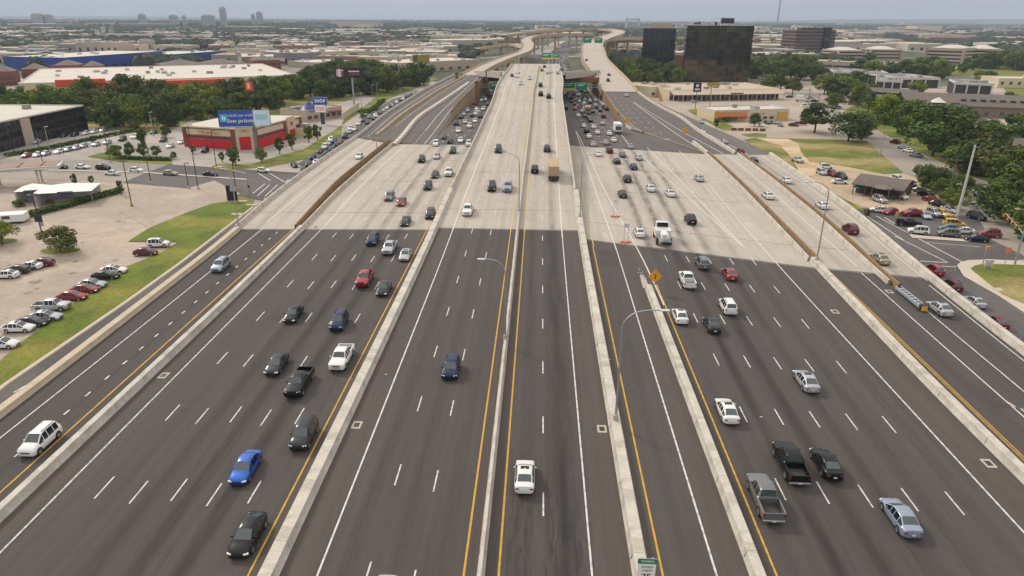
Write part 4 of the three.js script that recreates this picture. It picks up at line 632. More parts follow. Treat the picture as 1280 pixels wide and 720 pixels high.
cars('um,1119.5,177 sI,1129.5,184 sw,1136,188 sg,1145,194 ud,1080,153 sg,1087,158 sw,1067,144 ud,1035,124 sg,1043,130 si,1048,134 uw,1228,243 sg,1240,251', DN, 205, 'parked along the side street');
cars('sw,951,156,10 sd,959,153,10 sg,967,153,10 sg,975.6,156,0 sm,992,156,70 pm,1001,154,80 uw,1006,132,90 sk,1018,126,90 sd,987,121,90 si,1012,122,90', DN, 0, 'in the lot by the orange-fronted restaurant');
cars('sd,824,117,60 sk,834,117,60 sd,843,119,60 sk,850,122,60 si,868,127,95 si,829,116,60', DN, 0, 'outside the long tan strip mall');
// left: parked rows and junction traffic
cars('uw,198,304 sm,182,315 sw,142,337 sk,132,344 si,115,355 sr,106,361 sr,90,370 pi,65,382 si,57,395 sd,40,402 sw,23,409 sw,2,429', DN, 96, 'parked beside the grass verge');
cars('sm,52,328 sw,37,332 sd,21,337 sw,7,343', DN, -84, 'in the inner row of the near lot');
cars('sk,76,208,82 sw,103,208,82 uk,129,209,82 sw,140,216,262 sw,170,212,80 st,213,216,80 sk,263,217.5,80 sw,329,212.5,80', DN, 80, 'on the cross street beside the pharmacy corner');
cars('sk,368,206,30 ud,379,213,20 sI,361.5,229,20', DN, 20, 'at the junction below the bridge parapet');
cars('sk,391,196.5 sw,395,202.5 sd,400,198 sk,407.5,191.5 sm,400,188.5 uw,406,183 sd,415,185.5 vw,414,174 sk,421,180.5 sr,425,177 sI,437,164.5 uw,438,160.5 sw,448.5,154 uw,470,144.5 sk,467,148 si,480,137.5 sk,487,132.5 sd,476,141 sw,496,127 sw,504,123 sd,491,129.5 uw,518,123 sw,524.5,118.5 ud,530,115.5 sk,511.5,119.5 sk,520,116.5 sw,542,109 sd,500,125 sk,386,205 si,411,178.5 sd,418,176 uk,431,170 sw,443,161 sk,454,150.5 sd,459,153 sg,462,146 sk,474,140 sw,484,134.5 si,490,131.5 uk,507,121.5 sd,514,117.5 sw,535,112 sk,549,104', DN, 6, 'queueing on the frontage road by the pharmacy');
cars('si,20,179.5 sw,28,179 sw,37,178 si,45,177 sr,33,194 sw,47,193 si,57,191.5 sw,73.5,189 sI,85,186.5 si,95,184.5 si,104,182 si,120,180 si,134,177.5 uk,153,173.5 uw,169,170.5 sd,80,169 sk,93,168 sw,107,166 sw,117,164.5 si,129,162.5 sg,148,166 ud,204,174.5 sw,226.5,177 sw,213,182 uk,256,187.5 sd,178,167 sd,192,165', DN, 8, 'in the office lots across the cross street');

// special trucks
function bigWheel(o, x, y, z, r = 0.5) { const w = mesh('wheel', wheelGeo(r, 0.3), tyreM, o); w.position.set(x, y, z); return w; }
function truckCab(o, z, colour, sc = 1) { const g = loft([[1.2, 0.6, 1.1, 1.2, 1.0, 0.9], [1.1, 0.5, 1.35, 1.45, 1.12, 1.0], [0.9, 0.5, 1.5, 1.62, 1.15, 1.02, 'w', 1], [0.35, 0.5, 1.55, 2.5, 1.15, 0.95], [0.2, 0.5, 1.55, 2.6, 1.15, 0.95, 's'], [-0.5, 0.5, 1.55, 2.65, 1.15, 0.95], [-0.8, 0.5, 1.55, 2.6, 1.15, 0.95, 'r'], [-0.9, 0.5, 1.55, 1.9, 1.12, 0.95]]); const c = new THREE.Group(); c.name = 'cab'; o.add(c); c.position.z = z; mesh('cab_shell', g.body, paint(colour), c); for (const k of ['windshield', 'rear_window', 'left', 'right']) mesh(k.length < 6 ? 'side_window' : k, g[k], carGlass, c); return c; }
{ // box truck in the packed lanes
  const mk = (len, col, boxm) => { const o = new THREE.Group(); truckCab(o, len / 2 - 0.6, col); mesh('cargo_box', new RoundedBoxGeometry(2.45, 2.6, len - 2.4, 2, 0.05).translate(0, 2.35, -1.0), boxm, o); mesh('chassis', box(1.0, 0.35, len - 1, 0, 0.85, -0.3), trimM, o); mesh('rear_door', box(2.0, 1.3, 0.04, 0, 2.2, -1.0 - (len - 2.4) / 2 - 0.01), std(0.08, 0.085, 0.09, 0.5), o); for (const x of [-1.02, 1.02]) { bigWheel(o, x, 0.5, len / 2 - 0.6); bigWheel(o, x, 0.5, -len / 2 + 1.3); } return o; };
  put(mk(9, 'white', std(0.72, 0.71, 0.69, 0.55)), 'box_truck', 'truck', 771.5, 159, hGP, 181, { T: 'box truck', colour: 'white', where: 'beside the crash cushion in outbound traffic' }, 2.0);
  put(mk(8, 'tan', std(0.46, 0.33, 0.22, 0.7)), 'box_truck', 'truck', 734.5, 137, hGP, 181, { T: 'box truck', colour: 'tan', where: 'in packed outbound traffic' }, 2.0);
  put(mk(7.5, 'white', std(0.66, 0.65, 0.63, 0.6)), 'box_truck', 'truck', 722.6, 121, hGP, 181, { T: 'box truck', colour: 'white', where: 'in packed outbound traffic ahead of the tan truck' }, 1.8);
  put(mk(7, 'white', std(0.72, 0.71, 0.69, 0.55)), 'box_truck', 'truck', 1002, 123, DN, 70, { T: 'box truck', colour: 'white', where: 'parked in the restaurant lot' }, 1.8);
}
{ // white utility truck with a tank and hose reel behind the cab
  const o = new THREE.Group(); truckCab(o, 1.4, 'white'); mesh('service_body', new RoundedBoxGeometry(2.3, 1.15, 2.0, 2, 0.06).translate(0, 1.35, -0.3), paint('white'), o); mesh('chassis', box(1.0, 0.35, 6.6, 0, 0.8, -0.9), trimM, o);
  const t = new THREE.CapsuleGeometry(0.62, 1.5, 6, 14); t.rotateX(Math.PI / 2); t.translate(0, 1.5, -2.5); mesh('tank', t, paint('white'), o); mesh('rear_deck', box(1.7, 0.2, 2.6, 0, 0.98, -2.7), std(0.3, 0.3, 0.3, 0.7), o); mesh('chute', new RoundedBoxGeometry(0.6, 0.4, 1.2, 2, 0.08).translate(0.2, 1.9, -3.3), paint('white'), o);
  for (const x of [-1.0, 1.0]) { bigWheel(o, x, 0.5, 1.4); bigWheel(o, x, 0.5, -2.2); }
  put(o, 'utility_truck', 'truck', 828, 291, hGP, 178, { T: 'utility truck', colour: 'white', where: 'with a rounded tank in outbound traffic' }, 1.4);
}
{ // flatbed lorry with a tan covered load
  const o = new THREE.Group(); truckCab(o, 4.6, 'tan'); const load = mottled([0.45, 0.33, 0.20], 0.12, 3, 0.9);
  mesh('cargo_load', metreUV(new RoundedBoxGeometry(2.5, 2.4, 7.4, 3, 0.12).translate(0, 2.3, -0.6)), load, o); mesh('flatbed', box(2.5, 0.25, 8.6, 0, 1.0, -0.9), trimM, o);
  for (let k = 0; k < 4; k++) mesh('stake', box(0.18, 0.8, 0.18, -0.95 + k * 0.63, 3.0, 3.35), load, o); mesh('headboard', box(2.4, 1.5, 0.2, 0, 2.2, 3.3), std(0.2, 0.13, 0.08, 0.9), o); mesh('rear_axle_box', box(1.1, 0.8, 0.8, 0, 0.75, -4.7), std(0.04, 0.03, 0.03, 0.8), o);
  for (const x of [-1.0, 1.0]) for (const z of [4.4, -2.8, -4.0]) bigWheel(o, x, 0.5, z);
  put(o, 'flatbed_truck', 'truck', 692, 210, hC, 180, { T: 'flatbed truck', colour: 'tan', where: 'carrying a tan load in the outbound express lane' }, 1.9);
}
// ---------------------------------------------------------------- street furniture
// highway lamp post: base on a surface, arm reaching sideways with a flat lamp head
function lampPost(x, y, z, h, arm, label, group = 'curved-arm highway lamp posts') {
  const o = thing('street_lamp', label, 'lamp post', group); o.position.set(x, y, z);
  mesh('base', cyl(0.3, 0.26, 0.5), M.barrier, o); mesh('pole', cyl(0.13, 0.09, h - 1.6, 0, 0.5, 0, 10), M.steel, o);
  mesh('arm', tube([[0, h - 1.2, 0], [arm * 0.06, h - 0.4, 0], [arm * 0.3, h + 0.4, 0], [arm * 0.65, h + 0.75, 0], [arm, h + 0.8, 0]], 0.065), M.steel, o);
  const l = new RoundedBoxGeometry(0.95, 0.16, 0.36, 2, 0.06); l.translate(arm + Math.sign(arm) * 0.35, h + 0.78, 0); mesh('lamp_head', l, std(0.62, 0.63, 0.63, 0.4), o); return o;
}
{
  const c = mid(xCL, xCR, 16.05 / 28.2), bar = 0.95;
  lampPost(xCR(60.5), hC(60.5) + bar, -60.5, 11.4, 3.6, 'tall grey lamp post on express barrier, arm reaching over outbound lanes near the yellow diamond');
  lampPost(c(78), hC(78) + 1.05, -78, 9.8, -2.6, 'grey lamp post on median barrier, arm over oncoming lanes above dark asphalt');
  lampPost(xCR(132), hC(132) + bar, -132, 11.4, 2.6, 'grey lamp post on express barrier, arm over outbound lanes at the concrete bridge');
  lampPost(c(134), hC(134) + 1.05, -134, 10.8, -2.4, 'grey lamp post on median barrier at the concrete bridge');
  lampPost(xGRr(110.5) + 0.5, hGP(110.5) + 0.9, -110.5, 12.4, -3.6, 'grey lamp post between outbound main lanes and exit ramp bridge');
  lampPost(xRLl(125) + 0.5, hGP(125) + 0.7, -125, 10.5, -1.6, 'grey lamp post on the collector road wall above the frontage road');
  lampPost(xRLr(205) - 0.5, hGP(205) + 1, -205, 9, -2.2, 'grey lamp post on the tan parapet of the collector road bridge');
}
for (const [px, b, t, l] of [[500, 113, 73, 'tall grey high-mast pole on the grass beyond the queue']]) { const p = onH(px, b, 0), k = pxm(p); const o = thing('high_mast_pole', l, 'pole'); o.position.copy(p); const h = (b - t) / k / 0.97; mesh('pole', cyl(0.5, 0.25, h), M.steel, o); mesh('lamp_ring', cyl(1.2, 1.2, 0.5, 0, h - 0.5, 0, 12), M.steel, o); mesh('footing', cyl(1.4, 1.4, 0.8), M.walk, o); }
// dark lot poles
function lotPole(px, by, ty, label, heads = 2, m = M.darkPole, extra) {
  const p = onH(px, by, 0), h = (by - ty) / pxm(p) / 0.93, o = thing('lot_light_pole', label, 'lamp post', 'dark parking lot light poles'); o.position.copy(p);
  mesh('footing', cyl(0.35, 0.35, 0.7), extra === 'yellow' ? M.yellow : M.walk, o); mesh('pole', cyl(0.13, 0.10, h - 0.2, 0, 0.2, 0, 8), m, o);
  for (let k = 0; k < heads; k++) { const a = heads === 1 ? 0 : k * Math.PI * 2 / heads; mesh('lamp_head', new RoundedBoxGeometry(0.8, 0.2, 0.42, 1, 0.04).translate(Math.cos(a) * 0.75, h, Math.sin(a) * 0.75), m, o); }
  mesh('bracket', box(1.1, 0.08, 0.08, 0, h - 0.05, 0), m, o);
  if (extra === 'banner') { for (const s of [-1, 1]) mesh('banner', box(0.75, 1.6, 0.05, s * 0.5, h * 0.42, 0), std(0.035, 0.035, 0.08, 0.8), o); mesh('banner', box(0.75, 0.9, 0.05, 0.5, h * 0.28, 0), std(0.3, 0.3, 0.34, 0.8), o); }
  return o;
}
lotPole(53, 294, 246, 'dark lot light pole hung with navy banners beside the round lot tree', 4, M.darkPole, 'banner');
lotPole(165, 258, 206, 'dark lot light pole on a yellow footing, with navy banners', 2, M.darkPole, 'yellow');
for (const [x, b, t, l] of [[248, 237, 163, 'before the pharmacy frontage'], [271, 211, 167, 'at the pharmacy driveway'], [295, 237, 191, 'at the junction corner kerb'], [54, 205, 177, 'by the parked queue opposite the white canopy'], [138, 203, 163, 'on the grass island across the street'], [159, 228, 202, 'on the kerb by the white tents'], [189, 230, 197, 'on the street kerb past the white tents'], [17.6, 192, 158, 'beside the dark glass office'], [236, 236, 206, 'short, at the street kerb opposite the pharmacy']]) lotPole(x, b, t, `thin dark light pole ${l}`, 1);
for (const [x, b, t] of [[192, 170, 143], [63, 190, 161], [466, 127, 108], [472, 125, 106], [452, 135, 118]]) { const o = lotPole(x, b, t, 'pale thin lamp post in the lots across the street', 1, M.steel); o.userData.group = 'pale lot lamp posts'; }
for (const [x, b, t] of [[776, 105, 84], [789, 104, 83], [767, 96, 76], [1100, 194, 166]]) { const o = lotPole(x, b, t, x > 1000 ? 'thin pole at the side street kerb by the dry grass' : 'pale thin lamp post among trees beside the flyover', 1, M.steel); o.userData.group = 'pale roadside lamp posts'; }
// utility poles
{
  const p = onH(1196.5, 271, 0), h = 83 / pxm(p) / 0.93, o = thing('utility_pole', 'tall pale tapering utility pole beside the side street junction', 'utility pole'); o.position.copy(p);
  mesh('pole', cyl(0.36, 0.19, h, 0, 0, 0, 12), std(0.55, 0.55, 0.53, 0.7), o); mesh('arm', box(1.6, 0.12, 0.12, 0.5, h - 0.5, 0), M.steel, o);
  const q = onH(1330, 300, 0), d = [q.x + 10 - p.x, 0, q.z - 40 - p.z]; mesh('cable', tube([[0, h - 0.4, 0], [d[0] * 0.3, h - 2.4, d[2] * 0.3], [d[0] * 0.7, h - 3.4, d[2] * 0.7], [d[0], h - 2.6, d[2]]], 0.035, 30, 5), std(0.25, 0.25, 0.25, 0.7), o);
  for (const [x, b, t, l] of [[1183, 255, 201, 'wooden utility pole with crossarm beside the lot trees'], [1176, 233, 199, 'wooden utility pole with crossarm behind the lot trees'], [1021, 139, 118, 'thin wooden pole at the side street near the restaurant'], [1010, 131, 112, 'thin wooden pole at the restaurant lot corner']]) { const p2 = onH(x, b, 0), h2 = (b - t) / pxm(p2) / 0.95, o2 = thing('utility_pole', l, 'utility pole', 'wooden utility poles'); o2.position.copy(p2); mesh('pole', cyl(0.2, 0.13, h2), M.wood, o2); mesh('crossarm', box(2.6, 0.14, 0.14, 0, h2 - 0.5, 0), M.wood, o2); for (const k of [-1, 0, 1]) mesh('insulator', cyl(0.07, 0.05, 0.22, k * 1.1, h2 - 0.42, 0, 6), M.walk, o2); }
}
// signs -----------------------------------------------------------------
function textMat(w, h, bg, items, rough = 0.5) { return canvasMat(w, h, g => { g.fillStyle = bg; g.fillRect(0, 0, w, h); for (const it of items) { if (it.rect) { g.fillStyle = it.c; g.fillRect(...it.rect); continue; } g.fillStyle = it.c; g.font = `${it.b ? 'bold ' : ''}${it.i ? 'italic ' : ''}${it.s}px ${it.f || 'sans-serif'}`; g.textAlign = it.a || 'center'; g.textBaseline = 'middle'; g.fillText(it.t, it.x, it.y); } }, rough); }
function panel(name, w, h, t, mat, parent, x, y, z, back = M.steel) { const b = mesh(name, box(w, h, t, x, y, z), back, parent); const f = new THREE.PlaneGeometry(w * 0.985, h * 0.985); f.translate(x, y, z + t / 2 + 0.01); mesh('sign_face', f, mat, b); return b; }
// yellow diamonds
function diamond(px, py, hf, size, ph, label, arrow) {   // px, py = middle of the plate; ph = plate height over the road
  const p = onF(px, py, hf, ph); const o = thing('warning_sign', label, 'road sign', 'yellow diamond warning signs'); o.position.set(p.x, hf(-p.z), p.z);
  mesh('post', cyl(0.05, 0.05, ph + size * 0.3), M.steel, o); const g = new RoundedBoxGeometry(size, size, 0.05, 2, 0.02); g.rotateZ(Math.PI / 4); g.translate(0, ph, 0.08); const pl = mesh('plate', g, std(0.72, 0.34, 0.015, 0.5), o);
  if (arrow) mesh('arrow', join([box(0.1, size * 0.55, 0.01, 0.02, ph - 0.05, 0.115), box(0.26, 0.1, 0.01, 0.06, ph + size * 0.12, 0.116), box(0.26, 0.1, 0.01, -0.04, ph - size * 0.12, 0.117)]), M.black, pl);
  return o;
}
diamond(819, 345, hGP, 1.5, 2.6, 'yellow diamond sign with black winding arrow at the broken barrier end', true);
diamond(856.5, 163, hRF, 1.7, 2.4, 'yellow diamond sign above the short pale gore barrier'); diamond(784, 150, hRF, 1.7, 2.4, 'yellow diamond sign above the crash cushion by the box truck'); diamond(826, 125, s => 0.2, 2.0, 2.6, 'yellow diamond sign before the tan strip mall');
// speed limit sign on the express barrier
{
  const o = thing('speed_limit_sign', 'white speed limit sign reading 75 under a green banner on express barrier', 'road sign'); const s = 38; o.position.set(xCR(s) - 0.2, hC(s) + 0.95, -s);
  mesh('post', cyl(0.06, 0.06, 3.2, -0.35), M.steel, o); mesh('post', cyl(0.06, 0.06, 3.2, 0.35), M.steel, o);
  panel('banner_plate', 1.36, 0.42, 0.05, textMat(256, 80, '#0d7a55', [{ t: 'TEXPRESS', x: 128, y: 42, s: 40, b: 1, c: '#eef6f0' }]), o, 0, 3.0, 0.1);
  panel('speed_plate', 1.25, 1.6, 0.05, textMat(256, 328, '#e9e9e4', [{ t: 'SPEED', x: 128, y: 56, s: 58, b: 1, c: '#1a1a1a' }, { t: 'LIMIT', x: 128, y: 120, s: 58, b: 1, c: '#1a1a1a' }, { t: '75', x: 128, y: 230, s: 140, b: 1, c: '#1a1a1a' }]), o, 0, 1.95, 0.1);
  o.rotation.x = 0;
}
// crash cushions
function cushion(xf, hf, s0, s1, label) { const o = thing('crash_cushion', label, 'crash cushion', 'crash cushions'); const s = (s0 + s1) / 2, L = s1 - s0; o.position.set(xf(s), hf(s), -s); o.rotation.y = Math.atan2(-(xf(s1) - xf(s0)), L); const rail = std(0.42, 0.46, 0.50, 0.5, { metalness: 0.5 }); for (const x of [-0.42, 0.42]) mesh('side_rail', new RoundedBoxGeometry(0.12, 0.5, L, 1, 0.04).translate(x, 0.55, 0), rail, o); for (let k = 0; k < 8; k++) mesh('diaphragm', box(0.9, 0.7, 0.14, 0, 0.42, -L / 2 + (k + 0.5) * L / 8), M.dark, o); for (let k = 0; k < 7; k++) mesh('cartridge', box(0.7, 0.5, L / 8 - 0.3, 0, 0.45, -L / 2 + (k + 1) * L / 8), std(0.3, 0.33, 0.36, 0.6), o); mesh('nose', cyl(0.5, 0.5, 0.9, 0, 0.05, L / 2 + 0.1, 14), M.dark, o); mesh('nose_plate', box(0.8, 0.7, 0.06, 0, 0.5, L / 2 + 0.62), std(0.72, 0.4, 0.02, 0.5), o); }
cushion(xR2l, hGP, 92, 99.6, 'grey ribbed crash cushion with yellow nose at the ramp and frontage split'); cushion(curve([[245, 37], [256, 33.6]], 1), hGP, 246, 255, 'pale crash cushion with yellow nose at the tan ramp wall');
// temporary tripod sign stands with orange sandbags
for (const [px, py] of [[769, 271], [782, 303]]) { const p = onF(px, py, hGP), o = thing('sign_stand', `pale temporary sign stand with orange feet in the gore${px > 775 ? ', nearer the dark asphalt' : ', farther up the concrete deck'}`, 'sign stand', 'temporary sign stands'); o.position.copy(p); for (const x of [-0.7, 0, 0.7]) mesh('foot', new RoundedBoxGeometry(0.55, 0.28, 0.7, 2, 0.08).translate(x, 0.15, x ? 0 : 0.3), std(0.62, 0.19, 0.1, 0.8), o); for (const x of [-0.35, 0.35]) mesh('post', cyl(0.07, 0.07, 3.6, x, 0.1, 0, 6), std(0.6, 0.6, 0.58, 0.6), o); mesh('panel_board', box(0.9, 0.8, 0.05, 0, 3.2, 0), std(0.62, 0.63, 0.62, 0.6), o); }
// rubble where the barrier was broken, and pale debris on the shoulder
{ const o = thing('broken_concrete', 'pale scar of chipped concrete at the broken barrier end below the diamond sign', 'rubble'); o.position.set(17.0, hGP(103), -103); seed = 31; const gs = []; for (let k = 0; k < 22; k++) { const g = new THREE.DodecahedronGeometry(rr(0.05, 0.16), 0); g.scale(1, 0.35, 1.4); g.translate(rr(-0.5, 0.5), 0.03, rr(-4.5, 4.5)); gs.push(g); } const m = mesh('concrete_chunks', join(gs), M.barrier, o); m.userData.kind = 'stuff'; mesh('patch', flat([[-0.6, 4.8], [0.5, 4.8], [0.35, 1], [0.2, -3], [-0.1, -6], [-0.25, -2], [-0.5, 1.5]], 0.015), M.concrete, o); }
for (const [x, s, l] of [[9.2, 75, 'between barrier and yellow line'], [-30, 70, 'in the oncoming main lanes'], [24, 63, 'in the outbound main lanes'], [8.9, 92, 'beside the lamp post barrier'], [-17.4, 70, 'on the express shoulder']]) { const o = mesh(numbered('road_debris'), new THREE.DodecahedronGeometry(0.12, 0).scale(1.6, 0.3, 1), M.barrier, scene); o.position.set(x, hGP(s) + 0.03, -s); tag(o, `tiny pale scrap of debris on the asphalt ${l}`, 'debris', 'road debris'); }

{ const o = thing('painted_glare', 'pale pinkish glare spots painted on the exit ramp asphalt', 'glare'); const p = onF(1262, 505, hGP); o.position.set(p.x, hGP(-p.z) + 0.012, p.z); seed = 61; for (const [x, z, r] of [[-0.6, -1.2, 0.75], [0.1, 0.2, 0.6], [0.7, 1.3, 0.5]]) { const pts = []; for (let k = 0; k < 16; k++) { const a = k / 16 * 6.283, q = r * rr(0.5, 1.15); pts.push([x + Math.cos(a) * q * 0.6, z + Math.sin(a) * q]); } mesh('glare_patch', flat(pts, 0), mottled([0.42, 0.30, 0.26], 0.3, 1.2, 0.9), o); } }  // reflected glare on the ramp, put in as flat pale pink patches
// billboard before the pharmacy
{
  const p = onH(322, 196, 0), o = thing('billboard', 'blue billboard on a single post before the pharmacy, low prices advert', 'billboard'); o.position.copy(p); o.rotation.y = 0.30;
  const k = pxm(p), W = 16.2, H = 5.2, y0 = 10.2;
  mesh('post', cyl(0.55, 0.5, y0 + 1, 0, 0, 0, 14), std(0.2, 0.19, 0.18, 0.7), o); mesh('catwalk', box(W, 0.14, 1.0, -2.5, y0 - 0.2, 0.6), M.steel, o); mesh('frame', box(W, H, 0.6, -2.5, y0 + H / 2, -0.1), M.dark, o);
  const f = new THREE.PlaneGeometry(W * 0.985, H * 0.96); f.translate(-2.5, y0 + H / 2, 0.22);
  mesh('advert_face', f, textMat(1024, 330, '#2a55ae', [{ rect: [690, 0, 334, 330], c: '#d5e6f1' }, { rect: [730, 90, 240, 120], c: '#a9d0e4' }, { rect: [28, 70, 150, 160], c: '#58b7d6' }, { t: 'h', x: 104, y: 150, s: 130, b: 1, c: '#e8f6fa' }, { t: 'Chill out with', x: 430, y: 100, s: 72, b: 1, i: 1, c: '#c8d6ee', f: 'serif' }, { t: 'low prices.', x: 440, y: 215, s: 100, b: 1, i: 1, c: '#f4ecc8', f: 'serif' }]), o);
}
// pylon with two stacked signs
{
  const p = onH(404, 155, 0), o = thing('pylon_sign', 'pylon sign stacking a blue panel over a white panel with red letters', 'sign'); o.position.copy(p); const k = pxm(p);
  mesh('post', box(1.6, 8, 0.6, 0, 4, 0), std(0.03, 0.04, 0.09, 0.6), o);
  panel('lower_panel', 4.6, 3.1, 0.6, textMat(256, 172, '#efe9e2', [{ t: 'CVS', x: 128, y: 90, s: 110, b: 1, c: '#b5121b' }]), o, -0.6, 6.6, 0.1, M.white); panel('upper_panel', 6.4, 3.2, 0.6, textMat(320, 160, '#274b9f', [{ t: 'IHOP', x: 160, y: 80, s: 100, b: 1, c: '#e8eefc' }]), o, -0.4, 9.9, 0.1, M.white);
}
// screen billboard, yellow billboard, orange square sign
function board(px, by, cx, ty, w, h, mat, label, rot = 0.15) { const p = onH(px, by, 0), k = pxm(p), o = thing('billboard', label, 'billboard'); o.position.copy(p); o.rotation.y = rot; const y = (by - ty) / k / 0.99 - h; mesh('post', cyl(w < 8 ? 0.16 : 0.5, w < 8 ? 0.14 : 0.45, y + 0.5), w < 8 ? M.darkPole : M.steel, o); mesh('frame', box(w, h, 0.7, (cx - px) / k, y + h / 2, 0), M.dark, o); const f = new THREE.PlaneGeometry(w * 0.97, h * 0.95); f.translate((cx - px) / k, y + h / 2, 0.37); mesh('advert_face', f, mat, o); return o; }
board(443, 134, 440, 87, 14.6, 5.4, textMat(512, 192, '#20121c', [{ rect: [20, 30, 130, 130], c: '#c9a9b4' }, { rect: [60, 20, 30, 150], c: '#e6dadf' }, { rect: [110, 60, 40, 110], c: '#7a3b55' }, { rect: [240, 55, 200, 26], c: '#d8c3c0' }, { rect: [260, 110, 200, 16], c: '#b5545e' }]), 'dark billboard with pale figures on a post by the left trees');
board(523, 92, 527, 70, 14, 6, textMat(256, 110, '#8d8224', [{ rect: [12, 12, 60, 86], c: '#4b4a1c' }]), 'small yellow billboard far left of the brown column', 0.1);
board(316, 148, 316.5, 104, 3.6, 4.2, textMat(128, 150, '#c8452a', [{ rect: [34, 20, 50, 96], c: '#eab49a' }]), 'orange square shop sign on a thin pole above the trees', 0.1);
board(869, 136, 869, 105, 4.0, 4.6, textMat(128, 150, '#17171c', [{ rect: [40, 24, 46, 44], c: '#dcdcdc' }, { rect: [24, 92, 80, 34], c: '#d0d0d8' }]), 'black and white shop sign on a post before the strip mall', -0.1);
board(886, 142, 888, 105, 6.2, 1.6, textMat(128, 40, '#b89a24', [{ rect: [10, 12, 108, 12], c: '#6f5c10' }]), 'yellow bar sign on a dark post beside the orange-fronted restaurant', -0.1);
// dark totem sign on the verge corner
{ const p = onH(291, 252, 0), o = thing('totem_sign', 'black totem sign on the grass corner by the junction', 'sign'); o.position.copy(p); mesh('base', box(2.6, 0.3, 1.2, 0, 0.15, 0), M.walk, o); mesh('cabinet', new RoundedBoxGeometry(2.3, 2.4, 0.8, 2, 0.06).translate(0.1, 1.5, 0), M.black, o); mesh('pillar', box(0.8, 4.2, 0.7, -0.8, 2.1, 0), M.black, o); mesh('sign_face', box(1.5, 0.9, 0.05, 0.5, 3.2, 0.2), std(0.4, 0.4, 0.42, 0.6), o); }
for (const [x, y] of [[297, 268.5], [315, 257], [302, 252]]) { const p = onH(x, y, 0), o = mesh(numbered('concrete_slab'), box(2.8, 0.2, 1.3), M.walk, scene); o.position.set(p.x, 0.14, p.z); tag(o, 'small pale concrete utility slab lying in the verge grass', 'slab', 'utility slabs in the verge'); }
// overhead green signs
function gantry(x0, x1, s, hf, top, signs, label) { const o = thing('sign_gantry', label, 'sign gantry', 'overhead sign gantries'); o.position.set((x0 + x1) / 2, hf(s), -s); const w = x1 - x0; for (const k of [-1, 1]) mesh('post', cyl(0.3, 0.25, top, k * w / 2, 0, 0, 8), M.steel, o); for (const dy of [0, -1.2]) mesh('beam', box(w, 0.25, 0.25, 0, top + dy - 0.2, 0), M.steel, o); for (const [x, sw, sh, yel] of signs) { const p = mesh('sign_panel', box(sw, sh, 0.15, x, top - 0.8, 0.3), M.steel, o); const f = new THREE.PlaneGeometry(sw * 0.97, sh * 0.95); f.translate(x, top - 0.8, 0.39); mesh('sign_face', f, textMat(128, 90, '#0b7a58', [{ rect: [18, 16, 92, 8], c: '#cfe8dc' }, { rect: [18, 34, 70, 8], c: '#cfe8dc' }, ...(yel ? [{ rect: [0, 66, 128, 24], c: '#c9c21c' }] : [])]), p); } }
gantry(-13, 13, 424, hC, 6.6, [[3.2, 5.6, 3.6, 1], [8.8, 4, 3, 1]], 'green overhead signs with yellow strips at the express deck crest');
gantry(9, 32, 380, hGP, 8.6, [[-5.5, 7, 4.6, 1], [1.5, 6, 4.2, 0]], 'green overhead signs under the connector above packed outbound traffic');
gantry(-36, -17, 385, hGP, 8.0, [[2, 6.5, 3.6, 0]], 'green overhead sign under the connector above the oncoming lanes');
gantry(32, 52, 592, hRF, 7.5, [[-4.4, 6.4, 4.2, 0], [4.4, 6.4, 4.2, 0]], 'pair of green overhead signs on the rising outbound flyover');
